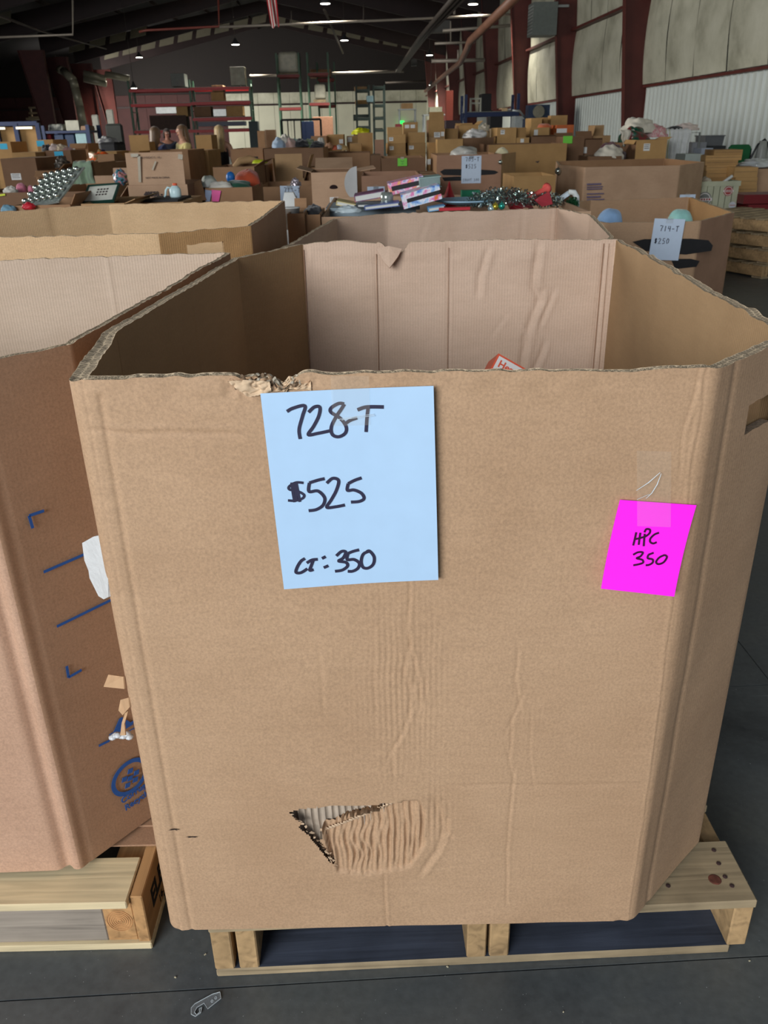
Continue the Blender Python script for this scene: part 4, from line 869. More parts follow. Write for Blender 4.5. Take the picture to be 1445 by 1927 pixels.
class Box:
    """a carton or bin standing with its front at distance Y; x from pixels, z from pixels unless given"""
    def __init__(s, px0, px1, ytop, Y, d, label, t='t', z0=0., zt=None, rz=0., cat='box', name='cardboard_box', group=None, th=.006):
        for _ in range(12):      # keep clear of what already stands there, staying on the same line of sight
            a, b = AY(px0, ytop, Y), AY(px1, ytop, Y); hit = None
            zz = zt if zt is not None else (a.z+b.z)/2
            for (X0, X1, Y0, Y1, Z0, Z1) in REG:
                if a.x < X1-.002 and b.x > X0+.002 and z0 < Z1-.004 and zz > Z0+.004 and Y < Y1+.015 and Y+d+.015 > Y0:
                    if Y0 >= Y+.12: d = min(d, Y0-Y-.02)
                    else: hit = Y1+.02
            if hit is None or z0 > 0: break
            Y = hit
        REG.append((a.x, b.x, Y, Y+d, z0, zz))
        s.x0, s.x1, s.Y, s.d = a.x, b.x, Y, d; s.z1 = zz; s.z0 = z0; s.w = s.x1-s.x0; s.h = s.z1-s.z0; s.th = th; s.t = t
        s.root = empty(name, ((s.x0+s.x1)/2, Y, z0), label, cat, group, rz); s.M = KM(t)
    def P(s, x, y, z): return s.root.matrix_basis @ Vector((x, y, z)) if False else Vector((x, y, z))
    def part(s, nm, m, *b, rot=None):
        mb = MB()
        for q in b: mb.b2(*q)
        return mb.build(nm, m, s.root, local=True)
    def closed(s, tape=True, lab=None):
        w, d, h = s.w/2, s.d, s.h; g = .0025
        s.part('body', s.M, (-w, w, 0, d, 0, h-.006))
        s.part('flap', s.M, (-w, w, 0, d/2-g, h-.006, h)); s.part('flap', s.M, (-w, w, d/2+g, d, h-.006, h))
        if tape: s.part('tape', M_ptape, (-.025-w*0, .025, -.001, 0, h-.09, h), (-w*.0-.0, .0, 0, 0, 0, 0)) if False else s.part('tape', M_ptape, (-w, w, d/2-.025, d/2+.025, h, h+.001))
        return s
    def open(s, flaps=(), tin=None, floor=None):
        """flaps: (side, angle from level in degrees, length)"""
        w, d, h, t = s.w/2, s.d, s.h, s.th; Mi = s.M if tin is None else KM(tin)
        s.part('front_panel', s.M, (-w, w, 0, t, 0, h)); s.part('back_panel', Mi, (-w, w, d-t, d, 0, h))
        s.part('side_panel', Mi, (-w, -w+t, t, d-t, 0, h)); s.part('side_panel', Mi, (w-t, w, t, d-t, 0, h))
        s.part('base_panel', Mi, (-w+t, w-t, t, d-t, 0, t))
        for sd_, an, ln in flaps: s.flap(sd_, an, ln)
        return s
    def flap(s, sd, an, ln, m=None):
        w, d, h = s.w/2, s.d, s.h; a = math.radians(an); c, e = math.cos(a)*ln, math.sin(a)*ln; t = .004; mb = MB(); q = .01
        if sd == 'f': A, B, o = Vector((-w+q, 0, h)), Vector((w-q, 0, h)), Vector((0, -c, e))
        if sd == 'b': A, B, o = Vector((-w+q, d, h)), Vector((w-q, d, h)), Vector((0, c, e))
        if sd == 'l': A, B, o = Vector((-w, q, h)), Vector((-w, d-q, h)), Vector((-c, 0, e))
        if sd == 'r': A, B, o = Vector((w, q, h)), Vector((w, d-q, h)), Vector((c, 0, e))
        n = (B-A).cross(o).normalized()*t
        mb.hexa([A, B, B+o, A+o, A+n, B+n, B+o+n, A+o+n]); return mb.build('flap', m or s.M, s.root, local=True)
    def lab(s, u, v, w, h, m=None, nm='shipping_label', dz=-.0015, lines=0):
        """label on the front face, centre at fraction u across and v down (m)"""
        x = -s.w/2+s.w*u; z = s.h-v; o = s.part(nm, m or M_white, (x-w/2, x+w/2, dz, 0, z-h/2, z+h/2))
        if lines:
            mb = MB()
            for k in range(lines): mb.b2(x-w*.4, x+w*(.3 if k % 2 else .38), dz-.0006, dz, z+h*.36-k*h*.72/lines-h*.22/lines, z+h*.36-k*h*.72/lines)
            mb.build('printed_lines', M_print, s.root, local=True)
        return s
    def blot(s, pts, m=None, nm='marker_blot', y=-.0012):
        """irregular painted-out patch; pts are fractions (u across, metres down)"""
        P = [(-s.w/2+s.w*u, s.h-v) for u, v in pts]; mb = MB(); mb.prism(P, (0, y, 0), (1, 0, 0), (0, 0, 1), (0, 1, 0), .001); mb.build(nm, m or M_black, s.root, local=True); return s
    def write(s, txt, u, v, size, m=None, sx=1, bold=.0015):
        p = s.root.location; x = -s.w/2+s.w*u; o = text_mesh(txt, size, None, m or M_print, (x, -.0012, s.h-v), (1, 0, 0), (0, 0, 1), sx=sx, bold=bold); o.parent = s.root; return s
    def sheet(s, u, v, lines, w=.216, h=.279, m=None, size=.05, blue=True):
        """price sheet of its own taped on the front"""
        return price_sheet(s, u, v, lines, w, h, m, size)
SHEETS = []
GL = {  # hand-drawn digit strokes on a unit box
 '7': [[(0, 1), (.5, 1.02), (.9, 1), (.6, .5), (.45, 0)]], '1': [[(.5, 1), (.45, 0)]], '4': [[(.2, 1), (.1, .5), (.9, .5)], [(.75, 1), (.7, 0)]],
 '-': [[(.1, .45), (.8, .5)]], 'T': [[(0, .95), (1, 1.02)], [(.5, .98), (.45, 0)]], '$': [[(.9, .8), (.3, .85), (.2, .6), (.8, .4), (.6, .15), (.1, .2)], [(.4, 1), (.4, 0)], [(.6, 1), (.6, 0)]],
 '2': [[(.1, .8), (.45, 1), (.8, .8), (.4, .3), (.1, 0), (.9, .05)]], '5': [[(.85, 1), (.3, .95), (.25, .55), (.8, .5), (.8, .1), (.1, 0)]], '0': [[(.5, 1), (.15, .6), (.3, .05), (.8, .2), (.85, .8), (.5, 1)]],
 '3': [[(.1, .9), (.7, .95), (.4, .55), (.85, .35), (.6, .02), (.1, .05)]], '6': [[(.8, 1), (.3, .6), (.2, .15), (.6, 0), (.85, .3), (.3, .4)]], 'C': [[(.9, .85), (.4, 1), (.1, .5), (.4, 0), (.9, .15)]],
 'O': [[(.5, 1), (.15, .6), (.3, .05), (.8, .2), (.85, .8), (.5, 1)]], 'U': [[(.1, 1), (.15, .2), (.5, 0), (.85, .2), (.9, 1)]], 'N': [[(.1, 0), (.15, 1), (.8, 0), (.85, 1)]], ' ': [], '8': [[(.7, .9), (.3, .8), (.75, .3), (.4, 0), (.2, .3), (.7, .8)]]}
def price_sheet(bx, u, v, lines, w, h, label, tilt=0, m=None):
    x = (bx.x0+bx.x1)/2+(-bx.w/2+bx.w*u); y = bx.Y-.003; z = bx.z1-v-h/2
    if bx.root.rotation_euler.z:
        q = Matrix.Rotation(bx.root.rotation_euler.z, 3, 'Z') @ Vector((-bx.w/2+bx.w*u, -.003, 0)); x = bx.root.location.x+q.x; y = bx.root.location.y+q.y
    r = empty('price_sheet', (x, y, z), label, 'sign', rz=bx.root.rotation_euler.z); r.rotation_euler[1] = tilt
    MB().b2(-w/2, w/2, -.0008, 0, -h/2, h/2).build('sheet', m or M_sheetw, r, local=True)
    for (tx, fx, fz, sz) in lines:
        cx = -w/2+w*fx; mb = MB()
        for ch in tx:
            for st in GL[ch]: mb.ribbon([Vector((cx+a*sz*.6, -.0012, -h/2+h*fz+b*sz)) for a, b in st], sz*.14, (0, -1, 0))
            cx += sz*.78
        mb.build('handwriting', M_ink, r, local=True)
    MB().b2(-.025, .025, -.0012, -.0008, h/2-.03, h/2+.015).build('tape', M_tape, r, local=True)
    return r
def blob(name, c, r, m, label, cat, amp=.25, fr=3., seed=0, group=None, flat=True, n=(20, 14), parent=None, crumple=1):
    """soft heap: hemisphere-like lump with folds"""
    c = Vector(c); P = np.zeros((n[1], n[0]+1, 3))
    for j in range(n[1]):
        th_ = (j/(n[1]-1))*(math.pi*.5 if flat else math.pi)
        if flat: th_ = math.pi*.5-th_; st, ct = math.cos(math.pi*.5-th_), math.cos(math.pi*.5-th_)
        for i in range(n[0]+1):
            a = 2*math.pi*(i % n[0])/n[0]
            if flat: el = math.pi*.5*j/(n[1]-1); d = Vector((math.cos(a)*math.cos(el), math.sin(a)*math.cos(el), math.sin(el)))
            else: el = -math.pi/2+math.pi*j/(n[1]-1); d = Vector((math.cos(a)*math.cos(el), math.sin(a)*math.cos(el), math.sin(el)))
            k = 1+amp*mnoise.noise(d*fr*.6+Vector((seed*3.1, 0, 0)))+amp*.6*crumple*(abs(mnoise.noise(d*fr*1.7+Vector((0, seed*2.3, 0))))-.25)
            P[j, i] = (c.x+d.x*r[0]*k, c.y+d.y*r[1]*k, c.z+max(0 if flat else -9, d.z*r[2]*k))
    root_loc = c
    o = grid_mesh(name, P-np.array(c) if parent is None else P, m, parent, True)
    if parent is None: o.location = c; tag(o, label, cat, group)
    s_ = o.modifiers.new('s', 'SUBSURF'); s_.levels = 1; s_.render_levels = 1
    return o
def drape(name, top, w, drop, m, label, cat, folds=5, depth=.05, seed=0, flare=1.1, group=None, back=.10, parent=None):
    """cloth hung over an edge running along x; top = centre of the edge"""
    top = Vector(top); nx, nz = 40, 22; P = np.zeros((nz, nx, 3))
    for j in range(nz):
        v = j/(nz-1)*1.25-.25
        for i in range(nx):
            u = i/(nx-1)-.5; f = (1+(flare-1)*max(0, v)); k = math.sin(u*folds*2*math.pi+seed+.8*mnoise.noise(Vector((u*3, v*2, seed))))
            x = u*w*f+.02*mnoise.noise(Vector((v*3, seed, 0)))
            if v < 0: y = -v*4*back; z = .01+.02*k*.3
            else: y = -.012-depth*(.4+.6*k)*min(1, v*2.5)-.01; z = -v*drop*(1+.08*mnoise.noise(Vector((u*4, seed, 1))))
            P[j, i] = (x, y, z)
    o = grid_mesh(name, P[::-1], m, None, True); o.location = top; tag(o, label, cat, group)
    s_ = o.modifiers.new('s', 'SOLIDIFY'); s_.thickness = .008; return o
def cloth(name, rgb, rough=.9): return mat(name, rgb, rough, .12, 14, bump=.5, bscale=60, sheen=.3)
def small(name, mb, m, label, cat, smooth=False, group=None):
    o = mb.build(name, m, None, smooth); return tag(o, label, cat, group)
# ---------------------------------------------------------------- bins and cartons, nearest rows first
# 714-T bin on the right
DD = [(1.62, 6.08), (2.28, 6.05), (2.74, 6.62), (2.96, 8.20), (1.98, 8.12), (1.50, 7.6), (1.45, 6.5)]
binD = empty('cardboard_bin', (2.1, 7, 0), 'open cardboard bin tagged 714-T at $250 with a blacked-out print', 'bin')
gaylord(binD, DD, 0, .805, .02, {'all': (K_out, K_out, K_rim), 1: (KM('r'), K_gold, K_rim), 2: (K_gold, K_gold, K_rim)}, .04, .05, .06, lambda i, s, p: .805+.004*vn(s, s*0, 12, i), lambda i, S_, X, Z: .008*vn(S_, Z, 2, i), None,
        ['front_panel', 'corner_panel', 'side_panel', 'back_panel', 'side_panel', 'corner_panel', 'corner_panel'])
def dpoly(pts, m, nm, root, Yp, t=.003):
    P = [AY(x, y, Yp) for x, y in pts]; mb = MB(); n = len(P); f = Vector((0, -t, 0)); mb.add(P+[p+f for p in P], [tuple(range(n)), tuple(reversed(range(n, 2*n)))]+[(i, n+i, n+(i+1) % n, (i+1) % n) for i in range(n)]); return mb.build(nm, m, root)
dpoly([(1190, 455), (1212, 450), (1300, 449), (1333, 452), (1341, 462), (1338, 472), (1290, 479), (1262, 477), (1215, 472)], M_black, 'marker_blot', binD, 6.045)
dpoly([(1262, 487), (1300, 487), (1316, 491), (1310, 502), (1270, 506)], M_black, 'marker_blot', binD, 6.045)
class _B: pass
b = _B(); b.x0, b.x1, b.Y, b.w, b.z1 = 1.62, 2.28, 6.03, .66, .815; b.root = binD
price_sheet(b, (AY(1254, 450, 6.03).x-1.62)/.66, -.012, [('714-T', .22, .70, .036), ('$250', .10, .40, .036)], .216, .279, 'blue white price sheet handwritten 714-T, $250', .05)
blob('plush_toy', AY(1147, 418, 6.6), (.10, .10, .10), cloth('plush_blue', (140, 176, 216)), 'light blue plush toy poking out of the 714-T bin at its left rim', 'toy', .1, seed=2, flat=False)
blob('plush_toy', AY(1279, 418, 6.7), (.10, .10, .10), cloth('plush_teal', (150, 205, 198)), 'pale teal and pink plush ball inside the 714-T bin', 'toy', .1, seed=3, flat=False)
REG.append((AY(1052, 299, 10.3).x, 3.72, 9.4, 11.75, 0, 1.05))
# C2: bin full of books, binders and Christmas trimmings behind bin C
C2 = Box(604, 1112, 397, 4.22, 1.35, 'wide open cardboard bin full of notebooks and Christmas trimmings', 'p', cat='bin', name='cardboard_bin', zt=1.045, th=.012).open()
C2.part('packed_goods', mat('packed_goods', (120, 96, 80), .9, .4, 14), (-C2.w/2+.015, C2.w/2-.015, .02, 1.33, .013, .93))
def q3(x, y, Y, r=.02): p = AY(x, y, Y); return p
# tub under the books
tb = AY(612, 380, 4.75); te = AY(790, 376, 4.75)
tub = empty('plastic_tub', ((tb.x+te.x)/2, 4.75, .932), 'pale grey blue plastic tub holding notebooks in the wide bin', 'tub')
tw = te.x-tb.x; mb = MB(); mb.box((0, .2, .05), (tw*.92, .36, .1)); mb.build('body', mat('tub_grey', (150, 168, 178), .4, .05), tub, local=True)
mb = MB(); mb.b2(-tw/2, tw/2, 0, .42, .095, .112); mb.build('rim', mat('tub_grey', (150, 168, 178)), tub, local=True)
def book(px0, y0, px1, y1, Y, thick, dep, m, label, pages=True, roll=0, zrot=0, name='notebook', cat='notebook', extra=None, t=.004):
    """a book lying with its spine edge from pixel (px0,y0) to (px1,y1)"""
    a, b_ = AY(px0, y0, Y), AY(px1, y1, Y); L_ = (b_-a).length; an = math.atan2(b_.z-a.z, b_.x-a.x)
    r = empty(name, (a+b_)/2, label, cat); r.rotation_euler = (roll, -an, 0)
    MB().b2(-L_/2, L_/2, 0, dep, thick-t, thick).build('cover', m, r, local=True); MB().b2(-L_/2, L_/2, 0, dep, 0, t).build('cover', m, r, local=True)
    MB().b2(-L_/2, -L_/2+t, .0, dep, t, thick-t).build('spine', m, r, local=True)
    MB().b2(-L_/2+t, L_/2-.006, .004, dep-.004, t, thick-t).build('page_block', extra or mat('pages', (214, 214, 208), .8, .1, 200, aniso=(.1, .1, 8)), r, local=True)
    return r
def multi(name, cols, sc=14):
    if name in _mc: return _mc[name]
    m, nt, b, N, L = node_mat(name); b.inputs['Roughness'].default_value = .35
    tc = N('ShaderNodeTexCoord'); v = N('ShaderNodeTexNoise'); v.inputs['Scale'].default_value = sc; v.inputs['Detail'].default_value = 3; L(tc.outputs['Object'], v.inputs[0])
    n = len(cols); r = ramp(nt, [(.32+.36*i/(n-1), lin(c)) for i, c in enumerate(cols)]); L(v.outputs[0], r.inputs[0]); L(r.outputs[0], b.inputs['Base Color']); _mc[name] = m; return m
M_floral = multi('floral_pink', [(70, 90, 190), (236, 220, 226), (230, 120, 180), (240, 170, 90), (246, 236, 230)], 26)
M_floral2 = multi('floral_blue', [(40, 90, 200), (160, 200, 240), (240, 240, 244), (230, 130, 190), (232, 120, 60)], 22)
M_plum = multi('plum_print', [(60, 90, 90), (110, 70, 110), (120, 60, 100), (190, 110, 120)], 30)
book(632, 386, 668, 393, 4.62, .022, .2, mat('cream_cover', (216, 200, 140), .6, .05), 'cream covered notebook at the left end of the tub')
book(668, 381, 724, 371, 4.70, .034, .22, M_plum, 'plum patterned binder lying aslant on top of the tub', zrot=.2)
book(672, 391, 745, 389, 4.52, .018, .2, mat('dark_cover', (40, 52, 60), .4, .1), 'black covered spiral notebook low in the tub')
book(686, 396, 752, 388, 4.46, .02, .15, mat('slate_cover', (84, 104, 160), .4, .1), 'thin slate blue notebook under the spiral notebook')
book(733, 368, 800, 353, 4.75, .060, .24, M_floral, 'tall floral pink binder on top of the binder pile', t=.018, extra=mat('black_slot', (28, 26, 30), .6))
book(790, 356, 831, 352, 4.66, .055, .22, mat('sage_cover', (150, 178, 170), .3, .08), 'sage green binder at the right of the binder pile', extra=mat('sage_in', (120, 140, 136), .5))
book(760, 394, 832, 374, 4.50, .070, .24, M_floral2, 'blue and pink floral binder at the bottom of the pile', t=.025, extra=mat('black_slot', (28, 26, 30)))
book(806, 399, 838, 394, 4.42, .02, .1, mat('sky_cover', (110, 170, 214), .5), 'small sky blue notebook by the rim of the wide bin')
c = AY(728, 377, 4.62); small('glass_jar', MB().lathe([(.026, 0), (.032, .02), (.034, .06), (.028, .08), (.001, .082)], c-Vector((0, 0, .04)), 14), mat('jar_glass', (150, 158, 150), .1, .05, metal=.5), 'dull glass jar standing behind the spiral notebook', 'jar', True)
# Christmas trimmings
c = AY(845, 381, 5.0); small('cone_tree', MB().lathe([(.052, 0), (.012, .10), (.004, .13), (.001, .132)], c-Vector((0, 0, .02)), 14), mat('red_glitter', (190, 30, 40), .35, .35, 260, bump=.8), 'small red glitter cone tree', 'decoration', True)
mb = MB(); c = AY(885, 366, 5.25); mb.box(c, (.11, .08, .05)); small('gift_box', mb, mat('green_velvet', (24, 110, 78), .8, .15, 60), 'deep green velvet box behind the blue plate', 'decoration')
c = AY(876, 384, 4.75); small('plate', MB().lathe([(.03, -.01), (.17, .018), (.18, .024), (.17, .026), (.03, .004)], c, 28), mat('ice_blue', (168, 206, 228), .3, .06, 20), 'ice blue round plate beside the cone tree', 'plate', True)
def tinsel(c, r, n, label, seed):
    rr = random.Random(seed); mb = MB(); c = Vector(c)
    for k in range(n):
        d = Vector((rr.gauss(0, 1), rr.gauss(0, 1), abs(rr.gauss(0, .8)))).normalized(); p = c+Vector((d.x*r[0], d.y*r[1], d.z*r[2]))*rr.uniform(.6, 1.05)
        a = Vector((rr.uniform(-1, 1), rr.uniform(-1, 1), rr.uniform(-1, 1))).normalized()*rr.uniform(.008, .016); b_ = a.cross(Vector((rr.uniform(-1, 1), rr.uniform(-1, 1), 1))).normalized()*.0035
        mb.add([p-b_, p+b_, p+a+b_, p+a-b_], [(0, 1, 2, 3)])
    o = mb.build('tinsel_garland', M_tinsel); tag(o, label, 'tinsel'); o['kind'] = 'stuff'; return o
M_tinsel = mat('silver_tinsel', (200, 214, 208), .12, .2, 60, metal=.95)
tinsel(AY(945, 385, 4.7), (.20, .16, .085), 2600, 'left heap of silver tinsel, beside the blue plate', 1)
tinsel(AY(1018, 385, 4.8), (.12, .12, .07), 1400, 'right heap of silver tinsel, under the red cracker', 2)
M_plaid = multi('red_plaid', [(120, 20, 34), (170, 36, 50), (150, 30, 44), (200, 110, 110)], 24)
mb = MB(); P = [AY(x, y, Yq) for x, y, Yq in ((953, 362, 4.75), (968, 358, 4.95), (990, 372, 4.85), (1004, 391, 4.6), (985, 391, 4.5), (962, 384, 4.55))]; mb.add(P+[p+Vector((0, .06, -.03)) for p in P], [(0, 1, 2, 3, 4, 5), (0, 6, 7, 1), (1, 7, 8, 2), (2, 8, 9, 3), (5, 4, 10, 11), (0, 5, 11, 6)]); small('gift_bag', mb, M_plaid, 'red plaid gift bag between the two tinsel heaps', 'bag')
mb = MB(); a, b_ = AY(994, 373, 4.7), AY(1030, 354, 4.8); mb.tube([a, a+(b_-a)*.1, a+(b_-a)*.14, a+(b_-a)*.86, a+(b_-a)*.9, b_], [.03, .024, .014, .014, .024, .03], 10); small('christmas_cracker', mb, mat('coral_foil', (222, 92, 84), .35, .08), 'coral red foil cracker lying across the tinsel', 'decoration', True)
mb = MB(); P = [AY(1005, 376, 4.62), AY(1034, 362, 4.72), AY(1040, 384, 4.6), AY(1020, 389, 4.55)]; mb.add(P+[p+Vector((0, .03, 0)) for p in P], [(0, 1, 2, 3), (4, 7, 6, 5), (0, 4, 5, 1), (1, 5, 6, 2), (2, 6, 7, 3), (3, 7, 4, 0)]); small('gift_wrap', mb, mat('rose_foil', (208, 76, 86), .3, .15), 'rose red wrapped packet below the cracker', 'decoration')
for k, (x, y, cc_, lb) in enumerate(((944, 388, (60, 170, 150), 'teal glass bauble in the tinsel'), (932, 389, (190, 170, 60), 'gold glass bauble in the tinsel'), (924, 393, (190, 220, 224), 'clear glass bauble at the edge of the tinsel'))):
    small('bauble', MB().lathe([(.001, -.018), (.012, -.013), (.018, 0), (.012, .013), (.003, .018), (.003, .024)], AY(x, y, 4.44), 12), mat('bauble'+str(k), cc_, .12, .02, metal=.6), lb, 'bauble', True)
mb = MB(); a, b_ = AY(826, 394, 4.40), AY(884, 392, 4.40); mb.bar(a, b_, .03, .014); small('ribbon_roll', mb, mat('red_ribbon', (190, 36, 50), .5, .1), 'red ribbon strip along the rim of the wide bin', 'ribbon')
P = [AY(x, y, 4.9) for x, y in ((1046, 378), (1072, 360), (1077, 364), (1052, 381))]; mb = MB(); mb.add(P+[p+Vector((0, .05, 0)) for p in P], [(0, 1, 2, 3), (4, 7, 6, 5), (0, 4, 5, 1), (1, 5, 6, 2), (2, 6, 7, 3), (3, 7, 4, 0)]); small('pale_box', mb, mat('ice_white', (196, 210, 220), .5), 'narrow pale blue box leaning at the right end of the wide bin', 'box')
mb = MB(); mb.tube([AY(1070, 361, 4.85), AY(1080, 362, 4.85), AY(1085, 371, 4.85), AY(1086, 384, 4.85), AY(1086, 396, 4.8)], [.012, .016, .016, .013, .010], 10); small('white_strap', mb, mat('strap_white', (206, 210, 206), .5, .1), 'white padded strap curling over the right end of the wide bin', 'strap', True)
tinsel(AY(1076, 390, 4.8), (.035, .03, .05), 400, 'dark green tinsel sprig below the white strap', 5)
bpy.data.objects[-1] if False else None
for o in list(COL.objects):
    if o.get('label', '').startswith('dark green tinsel'): o.data.materials.clear(); o.data.materials.append(mat('green_tinsel', (30, 74, 44), .4, .3, 60, metal=.2))
blob('bubble_wrap', AY(655, 399, 4.40), (.07, .06, .03), mat('wrap_clear', (196, 210, 214), .2, .08, 40), 'ball of clear bubble wrap by the front rim of the wide bin', 'packing', .3, 5, 4)
c = AY(768, 399, 4.2); 
# gap between bin B and bin C: two small open cartons
Box(540, 572, 402, 4.15, .30, 'small open brown carton between the golden bin and the tan bin, white cup inside', 'b').open([('b', 70, .05)], 'b')
small('paper_cup', MB().lathe([(.03, 0), (.042, .10), (.044, .10), (.044, .105), (.036, .105)], AY(549, 408, 4.3)-Vector((0, 0, .06)), 14), mat('cup_white', (224, 226, 222), .5), 'white paper cup in the small open carton', 'cup', True)
Box(574, 602, 404, 4.2, .40, 'small open carton of black goods beside the wide bin', 'b').open()
blob('black_garment', AY(590, 405, 4.4), (.05, .10, .05), cloth('black_cloth', (30, 30, 34)), 'black fabric bundle in the small carton beside the wide bin', 'clothing', .3, 6, 2)
small('foam_board', MB().prism([(-.06, -1.0), (.07, -1.0), (.07, 0), (.02, .12), (-.03, .12), (-.06, 0)], Vector((AY(547, 396, 4.9).x, 4.9, 1.0)), (1, 0, 0), (0, 0, 1), (0, 1, 0), .05), mat('foam_white2', (214, 216, 212), .8), 'white foam board with a slanted top standing under the 713-T price sheet', 'packing')
# ---- left row
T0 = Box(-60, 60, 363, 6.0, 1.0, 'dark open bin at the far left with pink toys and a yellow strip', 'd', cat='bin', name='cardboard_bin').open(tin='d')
T0.part('packed_goods', mat('packed_goods', (120, 96, 80)), (-T0.w/2+.01, T0.w/2-.01, .01, .98, .01, T0.h-.06))
blob('plush_toy', AY(40, 357, 6.3), (.035, .05, .045), cloth('plush_pink', (214, 130, 150)), 'larger pink plush toy in the dark bin at the far left', 'toy', .15, seed=1, flat=False)
blob('plush_toy', AY(58, 357, 6.3), (.02, .03, .03), cloth('plush_pink', (214, 130, 150)), 'smaller pink plush toy beside the larger pink one', 'toy', .15, seed=5, flat=False)
blob('white_garment', AY(21, 364, 6.15), (.05, .06, .045), cloth('white_cloth', (208, 204, 192)), 'white frilled cloth at the rim of the dark far left bin', 'clothing', .35, 7, 3)
mb = MB(); a, b_ = AY(-10, 369, 5.99), AY(10, 366, 5.99); mb.bar(a, b_, .01, .012); small('yellow_strip', mb, mat('neon_yellow', (206, 214, 50), .5), 'neon yellow strip on the dark far left bin', 'strap')
tr = Box(22, 132, 386, 4.65, .65, 'open carton holding a clear tray of silver baubles', 'b').open([('r', 60, .06)])
trb = empty('bauble_tray', AY(75, 388, 4.7), 'clear tray of silver baubles in rows, tilted on its carton', 'tray'); trb.rotation_euler = (math.radians(28), math.radians(-8), math.radians(-18))
mb = MB(); mb.b2(-.13, .13, 0, .34, 0, .008); mb.build('tray_base', mat('tray_clear', (150, 156, 150), .15, .05, metal=.3), trb, local=True)
for i in range(6):
    for j in range(5):
        MB().lathe([(.001, -.016), (.011, -.012), (.017, 0), (.011, .012), (.001, .016)], (-.105+i*.042, .04+j*.065, .022), 10).build('bauble', mat('silver_bauble', (196, 204, 196), .08, .03, metal=.9), trb, True, True)
blob('ribbon_bow', AY(54, 389, 4.62), (.035, .03, .02), mat('red_ribbon', (190, 36, 50)), '', '', .5, 6, 4, flat=False, parent=trb)
blob('blue_tissue', AY(16, 397, 4.62), (.04, .04, .03), mat('tissue_blue', (110, 150, 170), .7, .2, 40), 'blue printed tissue by the bauble tray carton', 'packing', .4, 5, 2, flat=False)
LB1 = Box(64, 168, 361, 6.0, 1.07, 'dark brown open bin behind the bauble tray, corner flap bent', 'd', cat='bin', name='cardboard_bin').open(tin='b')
LB1.part('packed_goods', mat('packed_goods', (120, 96, 80)), (-LB1.w/2+.01, LB1.w/2-.01, .02, 1.04, .01, LB1.h-.25))
fc = Box(152, 234, 383, 4.7, .55, 'open grey brown carton holding a framed sign', 't').open([('r', 20, .06), ('l', 200, .05)])
fs = empty('framed_sign', AY(186, 381, 4.85), 'white sign in a dark green frame lying tilted on its carton', 'sign'); fs.rotation_euler = (math.radians(35), math.radians(-3), math.radians(-8))
MB().b2(-.085, .085, 0, .13, 0, .008).build('board', mat('sign_white', (204, 204, 192), .6), fs, local=True)
mb = MB(); mb.b2(-.095, .095, -.01, 0, 0, .014); mb.b2(-.095, .095, .13, .14, 0, .014); mb.b2(.085, .095, 0, .13, 0, .014); mb.b2(-.095, -.085, 0, .13, 0, .014); mb.build('frame', mat('frame_green', (28, 62, 52), .5), fs, local=True)
mb = MB()
for r_ in range(3):
    for k in range(4): mb.b2(-.03+k*.018, -.018+k*.018, .05+r_*.022, .062+r_*.022, .008, .0086)
o = mb.build('lettering', M_print, fs, local=True)
g1 = Box(178, 232, 345, 6.3, .5, 'tall open carton with pale grey front beside the printed catch basin carton', 'p').open([('f', 80, .06), ('b', 75, .10)], 'd')
blob('toy_bundle', AY(226, 334, 6.6), (.05, .05, .06), multi('toy_mix', [(40, 60, 50), (60, 130, 150), (200, 120, 120), (60, 90, 60)], 30), 'bundle of small bright toys sticking out of the tall grey carton', 'toy', .5, 6, 5, flat=False)
# printed carton with raised flap
pc = Box(240, 352, 348, 5.9, .7, 'tan carton printed 48558 6 Pc with its front flap raised and taped', 'p').open([('l', -50, .10)], 'd')
f_ = pc.flap('f', 93, .200, KM('p')); f_.name = 'raised_flap'
pc.write('48558 - 6 Pc', .26, .070, .040, bold=.003); pc.write('64 OZ CATCH BASIN', .28, .098, .024, bold=.002)
text_mesh('SEE WEIGHT C.  64', .016, None, M_print, (-.09, -.018, pc.h+.165), (1, 0, 0), (0, 0, 1)).parent = pc.root
text_mesh('NOT MADE IN CHINA', .016, None, M_print, (-.07, -.010, pc.h+.04), (1, 0, 0), (0, 0, 1)).parent = pc.root
for (x, z, w_, h_, a) in ((-.10, .10, .018, .16, .1), (.0, .12, .01, .06, .5), (.18, .17, .03, .03, .2), (-.12, .185, .05, .02, 0)): MB().box((x, -.02, pc.h+z), (w_, .001, h_), Matrix.Rotation(a, 3, 'Y')).build('tape', mat('shiny_tape', (190, 180, 160), .08, .1, 20, spec=1), pc.root, local=True)
bt = Box(262, 345, 381, 5.0, .55, 'low carton with a black tray on top in front of the printed carton', 't').closed()
small('black_tray', MB().b2(AY(268, 380, 5).x, AY(333, 380, 5).x, 5.02, 5.4, bt.z1+.001, bt.z1+.012), M_black, 'flat black tray on the low carton', 'tray')
# jug
jx = AY(331, 380, 5.22).x; jug = empty('plastic_jug', (jx, 5.2, bt.z1+.013), 'white plastic jug with an orange cap and loop handle', 'jug')
MB().lathe([(.030, 0), (.034, .01), (.034, .045), (.020, .062), (.011, .066), (.011, .070)], (.008, 0, 0), 18).build('body', mat('jug_white', (196, 222, 224), .35, .03), jug, True, True)
MB().lathe([(.014, .066), (.014, .078), (.001, .079)], (.010, 0, 0), 12).build('cap', mat('cap_orange', (226, 96, 60), .4), jug, True, True)
MB().tube([(-.018, 0, .052), (-.035, 0, .056), (-.047, 0, .040), (-.052, 0, .015), (-.060, 0, .004)], .006, 8).build('handle', mat('jug_white', (196, 222, 224)), jug, True, True)
